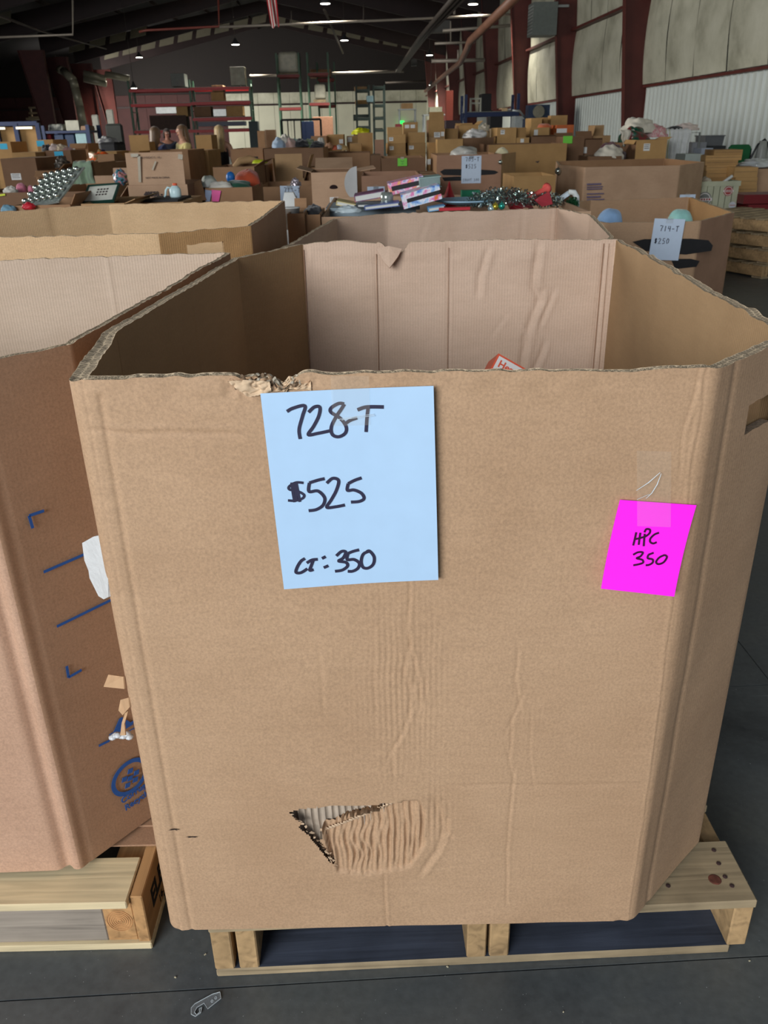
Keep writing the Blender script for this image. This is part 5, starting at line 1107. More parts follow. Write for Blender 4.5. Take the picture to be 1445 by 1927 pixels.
# towels carton
tc_ = Box(386, 474, 353, 6.2, .6, 'open carton of towels and a rust pillow with its left flap hanging', 'b').open([('l', 118, .0)] if False else [], 'b')
mb = MB(); A = AY(360, 343, 6.15); B = AY(384, 340, 6.3); mb.add([AY(358, 345, 6.1), AY(376, 338, 6.2), AY(388, 377, 6.18), AY(368, 377, 6.1)]+[q+Vector((.004, .006, 0)) for q in (AY(358, 345, 6.1), AY(376, 338, 6.2), AY(388, 377, 6.18), AY(368, 377, 6.1))], [(0, 3, 2, 1), (4, 5, 6, 7), (0, 1, 5, 4), (1, 2, 6, 5), (2, 3, 7, 6), (3, 0, 4, 7)]); mb.build('flap', KM('b'), tc_.root)
blob('towel', AY(394, 351, 6.4), (.065, .10, .075), multi('plaid_white', [(100, 130, 120), (214, 220, 210), (222, 226, 214), (226, 228, 220)], 40), 'white checked towel at the left of the towel carton', 'towel', .2, 3, 4)
blob('towel', AY(414, 355, 6.3), (.09, .08, .05), cloth('white_cloth', (208, 204, 192)), 'plain white towel in front of the green cloth', 'towel', .25, 4, 7)
blob('green_cloth', AY(445, 353, 6.4), (.12, .10, .05), cloth('pine_green', (26, 74, 56)), 'dark green cloth under the rust pillow', 'cloth', .2, 3, 2)
blob('pillow', AY(466, 350, 6.65), (.10, .09, .12), cloth('rust_plush', (164, 66, 34)), 'rust orange plush pillow on the towel carton', 'pillow', .22, 2.2, 8)
blob('ball', AY(434, 334, 6.7), (.035, .035, .042), mat('ball_blue', (34, 112, 190), .4), 'blue ball beside the rust pillow', 'ball', .03, 2, 1, flat=False)
dpy = 6.19; 
for (xs, m_, lb) in (((386, 399), mat('grey_blue_paper', (150, 164, 190), .7), 'grey blue paper strip on the towel carton'), ((398, 416), mat('hot_pink_film', (226, 70, 150), .3, .1), 'hot pink plastic film hanging on the towel carton')):
    P = [AY(xs[0], 357, dpy), AY(xs[1], 359, dpy), AY(xs[1]-4, 379, dpy), AY(xs[0]+1, 379, dpy)]; mb = MB(); mb.add(P+[p_+Vector((0, -.004, 0)) for p_ in P], [(0, 1, 2, 3), (7, 6, 5, 4), (0, 4, 5, 1), (1, 5, 6, 2), (2, 6, 7, 3), (3, 7, 4, 0)]); small('plastic_film' if 'film' in lb else 'paper_strip', mb, m_, lb, 'packing')
# 713-T bin
b713 = Box(479, 592, 351, 8.0, .95, 'open brown bin tagged 713-T, wisps of packing inside', 'b', cat='bin', name='cardboard_bin', th=.012).open(tin='b')
b713.part('packed_goods', mat('packed_goods', (120, 96, 80)), (-b713.w/2+.015, b713.w/2-.015, .02, .92, .01, b713.h-.12))
price_sheet(b713, .58, -.005, [('713-T', .2, .62, .04), ('$430', .2, .18, .04)], .175, .150, 'tilted pale blue price sheet handwritten 713-T, $430', .03)
blob('plastic_film', AY(556, 351, 8.2), (.05, .06, .07), mat('crinkled_film', (170, 160, 166), .15, .2, 40, metal=.4), 'crinkled clear film at the rim of the 713-T bin', 'packing', .5, 6, 3)
# carton with hand hole
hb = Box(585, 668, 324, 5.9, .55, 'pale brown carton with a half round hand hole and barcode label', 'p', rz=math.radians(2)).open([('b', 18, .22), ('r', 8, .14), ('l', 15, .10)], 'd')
mb = MB(); mb.prism([(math.cos(a)*.028, math.sin(a)*.020) for a in np.linspace(0, math.pi, 10)], (.0, -.0018, hb.h-.098), (1, 0, 0), (0, 0, 1), (0, 1, 0), .001); mb.prism([(math.cos(a)*.028, -math.sin(a)*.007) for a in np.linspace(math.pi, 0, 8)], (.0, -.0018, hb.h-.098), (1, 0, 0), (0, 0, 1), (0, 1, 0), .001); mb.build('hand_hole', mat('hole_dark', (34, 14, 12), .9), hb.root, local=True)
hb.lab(.50, .185, .058, .058, lines=6)
mb = MB(); Pd = [(math.cos(a)*.085, math.sin(a)*.105) for a in np.linspace(math.pi/2, 3*math.pi/2, 16)]; mb.prism(Pd, AY(672, 345, 5.86), (1, 0, 0), (0, 0, 1), (0, -1, 0), .006); small('foam_disc', mb, mat('foam_grey', (176, 176, 174), .8), 'half round pale foam disc leaning against the hand hole carton', 'packing')
# 716-T bin
b716 = Box(680, 792, 330, 8.3, .95, 'open brown bin tagged 716-T behind the binders', 'r', cat='bin', name='cardboard_bin', th=.012).open(tin='r')
price_sheet(b716, .24, .095, [('716-T', .15, .62, .045), ('$525', .2, .2, .04)], .165, .22, 'pale blue price sheet handwritten 716-T behind the binders', 0)
Box(793, 822, 328, 8.4, .8, 'narrow dusky carton between the 716-T bin and the 705-T bin', 'b').closed()
# 705-T bin
b705 = Box(822, 944, 291, 9.7, 1.1, 'open bin tagged 705-T with two blacked-out lines of print', 'r', cat='bin', name='cardboard_bin', th=.015).open(tin='b')
mb = MB(); a, c_ = AY(944, 291, 9.7), AY(971, 283, 10.3); mb.add([Vector((a.x, a.y, 0)), Vector((c_.x, c_.y, 0)), Vector((c_.x, c_.y, b705.z1)), Vector((a.x, a.y, b705.z1)), Vector((a.x-.01, a.y+.012, 0)), Vector((c_.x-.01, c_.y+.012, 0)), Vector((c_.x-.01, c_.y+.012, b705.z1)), Vector((a.x-.01, a.y+.012, b705.z1))], [(0, 1, 2, 3), (5, 4, 7, 6), (3, 2, 6, 7), (0, 4, 5, 1), (0, 3, 7, 4), (1, 5, 6, 2)]); mb.build('corner_panel', KM('t'), b705.root)
b705.blot([(.05, .165), (.12, .140), (.55, .145), (.9, .165), (.96, .185), (.9, .205), (.5, .215), (.1, .20)]); b705.blot([(.08, .225), (.3, .218), (.56, .222), (.56, .262), (.12, .262)])
price_sheet(b705, .535, .012, [('705-T', .2, .80, .04), ('$525', .2, .55, .04), ('COUNT 300', .08, .08, .026)], .216, .279, 'white price sheet handwritten 705-T, $525, COUNT 300')
b705.part('packed_goods', mat('packed_goods', (120, 96, 80)), (-b705.w/2+.02, b705.w/2-.02, .03, 1.05, .01, b705.h-.10))
blob('plastic_bag', AY(873, 293, 10.1), (.17, .2, .10), mat('bag_white', (190, 188, 180), .35, .1, 20), 'white plastic bag bulging out of the 705-T bin', 'bag', .2, 3, 2)
blob('cream_cushion', AY(944, 290, 10.15), (.075, .1, .07), cloth('cream', (222, 212, 172)), 'cream cushion at the right rim of the 705-T bin', 'pillow', .15, 3, 6)
MB().lathe([(.001, -.025), (.018, -.017), (.025, 0), (.018, .017), (.001, .025)], AY(941, 305, 9.68), 12).build('foil_ball', mat('silver_bauble', (196, 204, 196)), b705.root, True)
# right big bin
RB = [(AY(1100, 308, 9.5).x, 9.5), (AY(1281, 304, 9.45).x, 9.45), (AY(1327, 297, 10.2).x, 10.2), (3.82, 11.7), (2.35, 11.6), (AY(1052, 299, 10.3).x, 10.3)]
binR = empty('cardboard_bin', (2.9, 10.5, 0), 'largest clean open cardboard bin with faded purple print, right of the centre', 'bin')
gaylord(binR, RB, 0, 1.035, .02, (KM('p'), KM('b'), K_rim), .03, .06, .1, None, None, None, ['front_panel', 'corner_panel', 'side_panel', 'back_panel', 'corner_panel', 'corner_panel'])
for k, (yy, w_) in enumerate(((347, 27), (352, 30), (356, 29), (365, 32), (371, 26), (376, 33), (381, 30))):
    a, b_ = AY(1104, yy, 9.46), AY(1104+w_, yy-1, 9.46); MB().bar(a, b_, .004, .018 if k in (0, 4) else .012).build('printed_line', M_purple, binR)
b = _B(); b.x0, b.x1, b.Y, b.w, b.z1 = 3.0, 4.0, 9.42, 1., AY(1295, 366, 9.42).z; b.root = binR
price_sheet(b, AY(1294, 366, 9.42).x-3.0, 0, [('0714-T', .1, .7, .03)], .17, .2, 'white price sheet low on the largest clean bin, just above the 714-T bin')
Box(967, 1046, 331, 8.6, .75, 'low open carton in front of the big ochre carton', 'y').open()
og = Box(920, 1067, 271, 12.0, 1.1, 'big closed ochre carton with a rubbed right corner behind the 705-T bin', 'y', cat='bin', name='cardboard_bin').open([], 'd')
og.blot([(.60, .22), (.66, .21), (.64, .24)], M_print, 'scuff').blot([(.62, .45), (.66, .44), (.64, .48)], M_print, 'scuff')
MB().lathe([(.001, -.04), (.028, -.028), (.04, 0), (.028, .028), (.001, .04)], AY(1050, 322, 10.2), 12).build('foil_ball', mat('silver_bauble', (196, 204, 196)), binR, True)
# ---------------------------------------------------------------- middle distance, left
def st(entries):
    """stack of cartons, lowest first: (px0, px1, ytop, Y, d, label, tint)"""
    z = 0.; out = []
    for e in entries:
        x0, x1, yt, Y, d, lb, t = e[:7]; b = Box(x0, x1, yt, Y, d, lb, t, z0=z, rz=e[7] if len(e) > 7 else 0.); b.closed(); z = b.z1+.001; out.append(b)
    return out
e = Box(0, 66, 298, 9.0, .9, 'large dark brown carton with a white label at the far left', 'd').closed(); e.lab(.36, .17, .10, .062, lines=3)
Box(66, 109, 321, 8.0, .7, 'open brown carton with a bent flap right of the labelled dark carton', 'b').open([('f', -30, .09), ('r', 40, .08)], 'd')
Box(110, 134, 321, 8.2, .5, 'small dark open carton left of the green blanket', 'd').open([('b', 80, .08)])
blob('bundled_wares', AY(118, 315, 9.2), (.07, .12, .10), multi('dark_wares', [(40, 40, 36), (90, 84, 76), (60, 52, 44), (140, 130, 116)], 20), 'dark jumble of small wares behind the small dark carton', 'wares', .5, 6, 3)
Box(104, 132, 316, 9.05, .4, 'low brown carton carrying the jumble of small wares', 'd').closed()
gb = Box(138, 176, 307, 8.1, .7, 'brown open carton under the sage green blanket', 'b').open([('b', 80, .06)])
drape('blanket', AY(155, 306, 8.05), .16, .24, cloth('sage_blanket', (140, 162, 136)), 'sage green blanket draped over the brown carton', 'blanket', 2, .05, 3, 1.5)
ob = Box(177, 206, 307, 8.8, .6, 'brown carton under the orange printed cloth', 'b').closed()
blob('orange_cloth', AY(188, 310, 8.95), (.12, .16, .13), multi('orange_print', [(214, 80, 26), (226, 96, 34), (110, 110, 70), (196, 150, 120), (220, 90, 40)], 14), 'orange and green printed cloth heaped on a carton', 'cloth', .4, 4, 9)
Box(208, 238, 303, 9.0, .6, 'brown carton right of the orange printed cloth', 'b').open([('l', 50, .08)])
gc = Box(282, 353, 283, 11.5, 1.1, 'big open golden brown bin in front of the three women', 'b', cat='bin', name='cardboard_bin').open(tin='b')
gs = Box(354, 391, 283, 11.6, 1.0, 'tall ochre carton with punched holes beside the big golden brown bin', 'y').closed()
for (u, v) in ((.35, .05), (.65, .05), (.4, .20), (.42, .30), (.45, .42), (.48, .55)): gs.part('vent_hole', M_print, (-gs.w/2+gs.w*u-.02, -gs.w/2+gs.w*u+.02, -.002, 0, gs.h-v-.015, gs.h-v+.015))
Box(220, 261, 285, 13.0, .7, 'ochre open carton with its back lid standing up', 'y').open([('b', 88, .215)]).lab(.10, .09, .04, .04)
Box(262, 276, 267, 13.2, .5, 'narrow ochre carton right of the standing lid', 'y').closed()
e = Box(185, 219, 285, 12.0, .6, 'ochre carton with three white stickers', 'y').closed(); e.lab(.25, .05, .04, .04).lab(.5, .05, .03, .04).lab(.6, .12, .05, .04)
st([(366, 397, 285, 13.6, .5, 'lower ochre carton beside the woman in the black top', 'y'), (367, 397, 254, 13.6, .5, 'upper ochre carton beside the woman in the black top', 'y')])
Box(400, 478, 314, 8.3, .8, 'open brown carton bin behind the rust pillow', 'b').open([('r', 30, .10)], 'd')
blob('yellow_green_toy', AY(488, 307, 8.9), (.08, .08, .035), mat('lime', (196, 210, 40), .5, .1), 'lime yellow toy on the brown carton right of the denim shorts', 'toy', .2, 3, 3)
Box(480, 500, 311, 8.6, .6, 'dark small carton under the lime yellow toy', 'd').closed()
Box(434, 494, 280, 11.0, 1.0, 'brown bin with a dark hand slot right of the woman in the black top', 'b', cat='bin', name='cardboard_bin').open().lab(.62, .12, .17, .06, M_black, 'hand_slot')
mb = MB(); mb.tube([AY(440, 313, 8.9), AY(450, 304, 8.95), AY(470, 300, 9.0), AY(488, 303, 9.0)], [.02, .035, .04, .02], 8); small('rolled_mat', mb, KM('t'), 'rolled tan packing mat behind the brown carton bin', 'packing', True)
cb = Box(496, 608, 279, 10.6, 1.1, 'long dark bin heaped with folded clothes', 'd', cat='bin', name='cardboard_bin').open(tin='b')
cb.part('packed_goods', mat('packed_goods', (120, 96, 80)), (-cb.w/2+.02, cb.w/2-.02, .03, 1.05, .01, cb.h-.05))
cols = [('blue_grey', (150, 170, 190)), ('off_white', (200, 194, 180)), ('dusty_pink', (170, 140, 130)), ('mint', (150, 176, 160)), ('black_cloth', (30, 30, 34)), ('olive', (90, 110, 70)), ('black_cloth', (30, 30, 34)), ('white_cloth', (208, 204, 192))]
for k, (n_, c_) in enumerate(cols):
    x = (526, 537, 549, 558, 568, 582, 597, 604)[k]; y = (271, 267, 270, 270, 269, 270, 271, 266)[k]
    blob('garment', AY(x, y+7, 11.0+.1*(k % 2)), ((.10, .08, .08, .09, .10, .10, .09, .05)[k], .16, (.11, .12, .10, .09, .09, .09, .08, .09)[k]), cloth(n_, c_), ('pale blue garment at the left end of the long dark bin', 'off white garment behind the pale blue one', 'dusty pink garment in the clothes heap', 'mint garment in the middle of the clothes heap', 'black garment under the white hood', 'olive garment right of the black one', 'black garment at the right end of the clothes heap', 'white garment tip at the right end of the clothes heap')[k], 'clothing', .3, 4, k)
oc = Box(518, 572, 336, 9.35, .5, 'open carton with a tall raised front flap in the middle', 't').open([('f', 92, .24), ('r', 70, .24), ('l', 84, .2)], 'd')
e = Box(580, 600, 315, 9.5, .5, 'narrow carton with a printed white sheet right of the raised flap', 'b').closed(); e.lab(.7, .10, .08, .16, lines=6)
b_ = Box(606, 696, 288, 11.2, 1.0, 'open brown bin with a dark right corner behind the hand hole carton', 'b', cat='bin', name='cardboard_bin').open(tin='d')
Box(697, 716, 292, 11.3, .8, 'dusky narrow carton left of the green note bin', 'd').closed()
gn = Box(718, 800, 297, 10.4, 1.0, 'open dark brown bin with a bright green note', 'd', cat='bin', name='cardboard_bin', th=.012).open(tin='b')
mb = MB(); c0 = AY(757, 305, 10.38); mb.b2(c0.x-.055, c0.x+.055, 10.37, 10.375, c0.z-.042, c0.z+.042); o = small('sticky_note', mb, M_green, 'bright green note taped on the dark brown bin', 'note')
MB().b2(c0.x-.02, c0.x+.02, 10.366, 10.370, c0.z+.03, c0.z+.055).build('tape', mat('shiny_tape', (190, 180, 160)), o)
mb = MB()
for st_ in ([(-.02, .015), (0, .0), (.02, .015)], [(-.015, -.02), (.015, -.018)]): mb.ribbon([Vector((c0.x+a, 10.369, c0.z+b2)) for a, b2 in st_], .004, (0, -1, 0))
mb.build('handwriting', M_ink, o)
# stacks beyond
g = 'the twin stacks behind the green note bin'
L1 = st([(730, 764, 290, 13.0, .6, 'bottom carton of the left twin stack behind the green note bin', 'y'), (730, 763, 270, 13.0, .6, 'middle carton of the left twin stack with a red strap line', 'y', .04), (729, 763, 253, 13.0, .6, 'third carton of the left twin stack, light top edges', 'g', -.03), (729, 757, 239, 13.05, .5, 'top open carton of the left twin stack with a red packet', 'g')])
for b in L1[1:3]: b.lab(.2, .06, .06, .05, lines=2)
small('red_packet', MB().b2(AY(744, 240, 13.1).x, AY(757, 240, 13.1).x, 13.15, 13.3, L1[3].z1+.002, L1[3].z1+.04), mat('red_packet', (150, 24, 30), .4), 'red packet with a white dot on the left twin stack', 'packet')
L2 = st([(767, 801, 288, 13.2, .6, 'bottom carton of the right twin stack behind the green note bin', 'y'), (767, 801, 269, 13.2, .6, 'middle carton of the right twin stack, light lid', 'y', .05), (768, 800, 249, 13.2, .6, 'top carton of the right twin stack', 'g', -.05)])
for b in L2[:2]: b.lab(.2, .06, .07, .05, lines=2)
e = st([(758, 786, 258, 14.3, .5, 'lower carton of the pair behind the twin stacks', 'y'), (759, 786, 230, 14.3, .5, 'upper carton of the pair behind the twin stacks, two labels', 'y')])[1]; e.lab(.25, .06, .07, .05).lab(.65, .06, .07, .05)
st([(615, 646, 253, 14.0, .6, 'ochre carton with a light top left of the yellow heap', 'y')])[0].lab(.85, .10, .06, .06)
e = st([(652, 675, 256, 14.5, .6, 'small ochre carton with one label beside the tall plain carton', 'y')])[0]; e.lab(.25, .05, .07, .07)
st([(658, 680, 270, 12.9, .4, 'small open ochre carton in front of the tall plain carton', 'y')])
st([(673, 701, 250, 13.6, .5, 'tall plain ochre carton right of the yellow heap', 'y')])
st([(705, 722, 285, 12.5, .4, 'lower ruddy carton left of the twin stacks', 'r'), (705, 722, 263, 12.5, .4, 'upper ruddy carton left of the twin stacks', 'r')])
Box(585, 614, 256, 13.6, .7, 'brown carton right of the clothes heap', 'b').open()
for k, (x, y, c_, r_) in enumerate(((620, 274, (150, 110, 80), .05), (632, 277, (190, 90, 60), .04), (638, 276, (190, 196, 200), .04), (648, 278, (180, 150, 100), .045))):
    blob('small_ware', AY(x, y+5, 12.4), (r_*1.3, .06, r_*1.4), mat('ware%d' % k, c_, .5, .2), ('brown trinket', 'orange trinket', 'silver trinket', 'tan trinket')[k]+' on the shelf board behind the dark corner bin', 'ware', .3, 5, k)
Box(612, 656, 285, 12.35, .4, 'open carton of trinkets behind the dark corner bin', 'd').closed()
small('paint_can', MB().lathe([(.045, 0), (.045, .11), (.048, .112), (.001, .113)], (AY(611, 285, 11.9).x, 11.9, 0), 12) if False else MB().lathe([(.05, 0), (.05, 1.25), (.054, 1.26), (.001, 1.262)], (AY(611, 280, 12.4).x, 12.4, 0), 12), mat('can_cream', (214, 206, 150), .5), 'cream topped tall tube bin behind the dark corner bin', 'can', True)
blob('yellow_bundle', AY(679, 253, 15.5), (.17, .15, .10), mat('yellow_bag', (206, 206, 30), .5, .15), 'bright yellow bundle on a dark crate below the far racks', 'bundle', .4, 5, 3)
Box(665, 694, 252, 15.4, .4, 'dark crate carrying the bright yellow bundle', 'd').closed()
tc = st([(806, 836, 258, 13.5, .5, 'tall carton body with two white labels', 't')])[0]; tc.lab(.5, -.0+.02, .09, .06) if False else None
tall = Box(806, 836, 226, 13.5, .5, 'tall upper carton with its dark front flap standing up and two white labels', 'y', z0=tc.z1+.002).open([('f', 90, .11)], 'd'); tall.lab(.55, .20, .09, .07, lines=3).lab(.9, .19, .05, .06)
e = Box(838, 862, 242, 13.9, .5, 'ochre carton right of the tall upper carton', 'y').closed()
Box(806, 822, 268, 12.6, .4, 'narrow ochre carton with a white dot left of the broad golden carton', 'y').closed().lab(.1, .25, .05, .07)
Box(823, 871, 262, 12.2, .7, 'broad golden carton behind the 705-T bin', 'g').closed()
e = Box(864, 900, 236, 14.4, .8, 'open golden carton with torn plastic film', 'g').open([('f', 150, .02), ('b', 80, .04), ('r', 40, .10), ('l', 140, .05)], 'b')
blob('plastic_film', AY(912, 247, 14.0), (.08, .1, .10), mat('film_clear', (190, 180, 160), .15, .2, 20), 'torn clear plastic film right of the open golden carton', 'packing', .5, 5, 2)
e = Box(873, 929, 259, 12.0, .7, 'dusky open carton with a white black-edged cloth', 'd').open([('r', 20, .05)], 'd')
blob('white_black_cloth', AY(893, 259, 12.1), (.16, .16, .11), multi('white_black', [(24, 24, 26), (206, 204, 200), (214, 210, 206), (210, 210, 206)], 9), 'white cloth with black patches on the dusky carton', 'cloth', .45, 4, 6)
e = Box(936, 972, 240, 13.0, .7, 'golden carton with one white label behind the big ochre carton', 'g').closed(); e.lab(.28, .06, .06, .06, lines=2)
Box(973, 990, 240, 13.3, .7, 'ochre carton adjoining the labelled golden carton', 'y').closed()
Box(922, 935, 242, 13.2, .5, 'thin light carton left of the labelled golden carton', 'l').closed()
e = Box(972, 996, 259, 12.7, .30, 'small cream carton on the row behind the big ochre carton', 'g').closed(); e.lab(.45, .04, .05, .05)
st([(998, 1034, 240, 14.0, .6, 'carton with a folded flap under the orange fabric', 'g'), ])[0].lab(.3, .07, .06, .08)
st([(1000, 1020, 222, 15.2, .6, 'light topped carton at the left of the upper trio', 'g')]); st([(1022, 1036, 221, 15.6, .5, 'middle carton of the upper trio', 'y')]); st([(1037, 1068, 217, 15.3, .6, 'largest carton of the upper trio, light left side', 'y')])
Box(1000, 1046, 256, 12.9, .6, 'dusky open carton with a long flap in front of the orange box', 'd').open([('f', 15, .05)])
mb = MB(); a_ = Box(1048, 1080, 235, 14.0, .5, 'orange cardboard box with a white sheet', 't', name='orange_box'); a_.M = mat('orange_card', (190, 96, 44), .6, .1); a_.closed().lab(.3, .13, .16, .16)
blob('orange_fabric', AY(1024, 240, 14.2), (.12, .1, .06), cloth('orange_fab', (206, 110, 70)), 'orange fabric on the carton left of the orange box', 'cloth', .2, 3, 3)
e = Box(1060, 1100, 257, 12.6, .7, 'dark open carton with the second green note', 'd').open([('b', 50, .06)], 'd')
c0 = AY(1068, 263, 12.58); small('sticky_note', MB().b2(c0.x-.065, c0.x+.065, 12.57, 12.575, c0.z-.048, c0.z+.048), M_green, 'green note on the dark carton left of the clothes', 'note')
Box(1100, 1134, 262, 12.7, .6, 'dark carton with a torn light corner left of the clothes', 'd').open([('b', 60, .12), ('f', 20, .04)], 'd').lab(.05, .14, .06, .08)
Box(1116, 1149, 255, 13.6, .4, 'open tan carton with its lid standing against the wall', 't').open([('b', 89, .145), ('l', 100, .14)], 'd')
# clothes heap on the right
ch = Box(1110, 1170, 294, 11.9, .8, 'low dark carton beneath the clothes heap', 'd').closed()
blob('clothes_heap', AY(1148, 300, 12.3), (.20, .22, .20), cloth('maroon_cloth', (84, 30, 44)), 'maroon garment under the low white one', 'clothing', .3, 4, 1)
blob('white_garment', AY(1146, 300, 12.1), (.20, .2, .17), cloth('ivory', (208, 202, 186)), 'lower ivory knitted garment hanging over the maroon one', 'clothing', .3, 5, 2)
cx = Box(1198, 1256, 263, 12.0, .55, 'golden carton with a white label under the hanging clothes', 'g').open([('r', 25, .07), ('l', -60, .06)], 'd'); cx.lab(.35, .09, .085, .09, lines=3)
Box(1160, 1197, 268, 12.4, .6, 'brown carton under the green tartan garment', 'b').closed()
blob('green_garment', AY(1190, 275, 12.7), (.24, .25, .24), multi('green_tartan', [(16, 66, 50), (20, 76, 58), (120, 24, 36), (24, 70, 52)], 7), 'green and red tartan garment under the tall white one', 'clothing', .3, 4, 5)
blob('white_garment', AY(1200, 250, 12.9), (.25, .22, .20), cloth('ivory', (208, 202, 186)), 'tall ivory fleece heaped highest of the clothes', 'clothing', .4, 4.5, 7)
drape('white_garment', AY(1180, 246, 12.55), .20, .20, cloth('ivory', (208, 202, 186)), 'ivory sleeve hanging down the left of the tartan garment', 'clothing', 2, .03, 1, .5)
blob('pink_garment', AY(1232, 258, 12.9), (.17, .2, .17), multi('pink_print', [(200, 110, 120), (216, 190, 184), (206, 120, 130), (220, 200, 194)], 16), 'pink patterned garment beside the tall ivory fleece', 'clothing', .3, 4, 4)
# rail with hanging garments
gr = empty('garment_rail', HP(0, 0, 0)+Vector((AY(1282, 300, 12.9).x, 12.9, 0)), 'low garment rail carrying the hanging white garments', 'rail')
mb = MB(); mb.tube([(-.22, 0, 0), (-.22, 0, 1.33), (.22, 0, 1.33), (.22, 0, 0)], .014, 8); mb.build('tube_frame', M_galv, gr, True, True)
for sx_ in (-.22, .22): MB().b2(sx_-.02, sx_+.02, -.25, .25, 0, .03).build('foot', M_galv, gr, local=True)
for k, (x, w_, dp, n_, c_, lb) in enumerate(((1250, .16, .46, 'pale_green', (186, 186, 140), 'pale green garment hanging leftmost on the rail'), (1268, .20, .44, 'cool_white', (214, 216, 214), 'left of the two cool white curtains on the rail'), (1288, .19, .46, 'cool_white', (214, 216, 214), 'right of the two cool white curtains on the rail'))):
    drape('hanging_garment', (AY(x, 241, 12.85).x, 12.86, 1.375), w_, dp, cloth(n_, c_), lb, 'clothing', 2+k % 2, .03, k*2.+1, .95)
blob('pink_white_garment', Vector((AY(1296, 245, 12.9).x, 13.02, 1.36)), (.19, .16, .09), cloth('blush_white', (214, 198, 188)), 'blush white garment lying over the right end of the rail', 'clothing', .4, 5, 2)
blob('dark_garment', Vector((AY(1272, 241, 12.9).x, 12.96, 1.37)), (.13, .10, .05), cloth('black_cloth', (30, 30, 34)), 'thin dark garment on top of the rail', 'clothing', .3, 5, 5)
def tote(px0, px1, yt, Y, d, z0, rgb, label, lid=None):
    a, b_ = AY(px0, yt, Y), AY(px1, yt, Y); w_ = b_.x-a.x; h_ = a.z-z0; r = empty('storage_tote', ((a.x+b_.x)/2, Y, z0), label, 'tote'); m_ = mat('tote_%d_%d_%d' % rgb, rgb, .45, .06)
    mb = MB(); mb.box((0, d/2, h_*.46), (w_*.86, d*.86, h_*.92), taper=1.08); mb.build('body', m_, r, local=True)
    mb = MB(); mb.b2(-w_/2, w_/2, 0, d, h_*.90, h_); mb.build('lid' if lid else 'rim', mat('tote_lid_'+label[:8].replace(' ', '_'), lid, .45) if lid else m_, r, local=True); return a.z
z = tote(1325, 1366, 275, 13.4, .45, 0, (38, 40, 42), 'lower black tote in the stack by the corrugated wall'); tote(1327, 1366, 255, 13.4, .45, z+.002, (96, 98, 100), 'upper grey tote in the stack by the corrugated wall')
tote(1303, 1330, 268, 13.0, .4, 0, (128, 130, 134), 'grey tote left of the black and grey stack')
tote(1290, 1322, 290, 12.3, .4, 0, (168, 178, 172), 'pale tote under the right end of the rail'); tote(1320, 1342, 279, 12.55, .3, 0, (160, 168, 182), 'translucent blue grey tote beside the flat cartons')
# flat carton stacks
def flat_stack(entries, Y, d, rz, nm):
    z = 0.
    for k, (x0, x1, yt, t) in enumerate(entries):
        b = Box(x0, x1, yt, Y, d, nm[k], t, z0=z, rz=rz); b.closed(False); z = b.z1+.001
        b.part('lid_seam', M_print, (-b.w/2+.01, b.w/2-.01, -.0012, 0, b.h*.55, b.h*.55+.003))
ordn = ['bottom', 'second', 'third', 'fourth', 'fifth', 'sixth', 'topmost']
flat_stack([(1333, 1384, 352, 'g'), (1333, 1384, 334, 'y'), (1331, 1383, 321, 'g'), (1331, 1384, 311, 'g'), (1329, 1388, 302, 'y'), (1330, 1395, 292, 'g'), (1346, 1397, 282, 'y')], 12.0, .5, -.10, [o_+' carton of the tall stack of flat cartons by the green chair' for o_ in ordn])
flat_stack([(1386, 1424, 364, 'y'), (1385, 1424, 350, 'g'), (1385, 1425, 334, 'g'), (1384, 1426, 315, 'g')], 11.6, .5, -.12, [o_+' carton of the shorter stack of flat cartons' for o_ in ('bottom', 'second', 'third', 'topmost')])
e = Box(1426, 1475, 318, 11.9, .6, 'large brown carton with a black ring print at the right edge', 'p').closed(); mb = MB(); mb.ribbon([Vector((-.15+math.cos(a)*.06, -.001, e.h-.36+math.sin(a)*.06)) for a in np.linspace(-2.2, 2.2, 18)], .014, (0, -1, 0)); mb.build('ring_print', M_print, e.root, local=True)
blob('shrink_wrap', AY(1424, 314, 12.3), (.30, .25, .10), mat('shrink_film', (206, 212, 214), .12, .12, 9, metal=.25), 'glossy clear shrink wrap bundle on the shorter stack', 'packing', .5, 5, 3)
# green chair back, vacuum hose
gc_ = empty('folding_chair', (AY(1389, 300, 13.6).x, 13.6, 0), 'green folding chair against the corrugated wall', 'chair'); Mg = mat('chair_green', (20, 96, 52), .45, .1); Mk = mat('black_tube', (30, 30, 32), .4)
zt = AY(1389, 272, 13.6).z
P = [(-.16, zt-.30), (.16, zt-.30), (.17, zt-.04), (.13, zt), (-.13, zt), (-.17, zt-.04)]; MB().prism(P, (0, 0, 0), (1, 0, 0), (0, 0, 1), (0, 1, 0), .02).build('backrest', Mg, gc_, local=True)
MB().b2(-.19, .19, -.38, .02, .44, .47).build('seat', Mg, gc_, local=True)
for sx_ in (-.18, .18):
    MB().tube([(sx_, .02, zt-.06), (sx_, -.02, .46), (sx_, -.30, .012)], .012, 8).build('leg', Mk, gc_, True, True); MB().tube([(sx_*.9, -.30, .46), (sx_*.9, .20, .012)], .012, 8).build('leg', Mk, gc_, True, True)
vc = empty('vacuum_cleaner', (AY(1428, 300, 13.0).x, 13.0, 0), 'upright vacuum cleaner with a black hose arc by the wall', 'vacuum'); zt = AY(1436, 262, 13).z
MB().lathe([(.10, 0), (.12, .05), (.10, zt-.45), (.07, zt-.12), (.05, zt-.02)], (.02, 0, 0), 14).build('body', mat('vac_grey', (150, 152, 146), .4), vc, True, True)
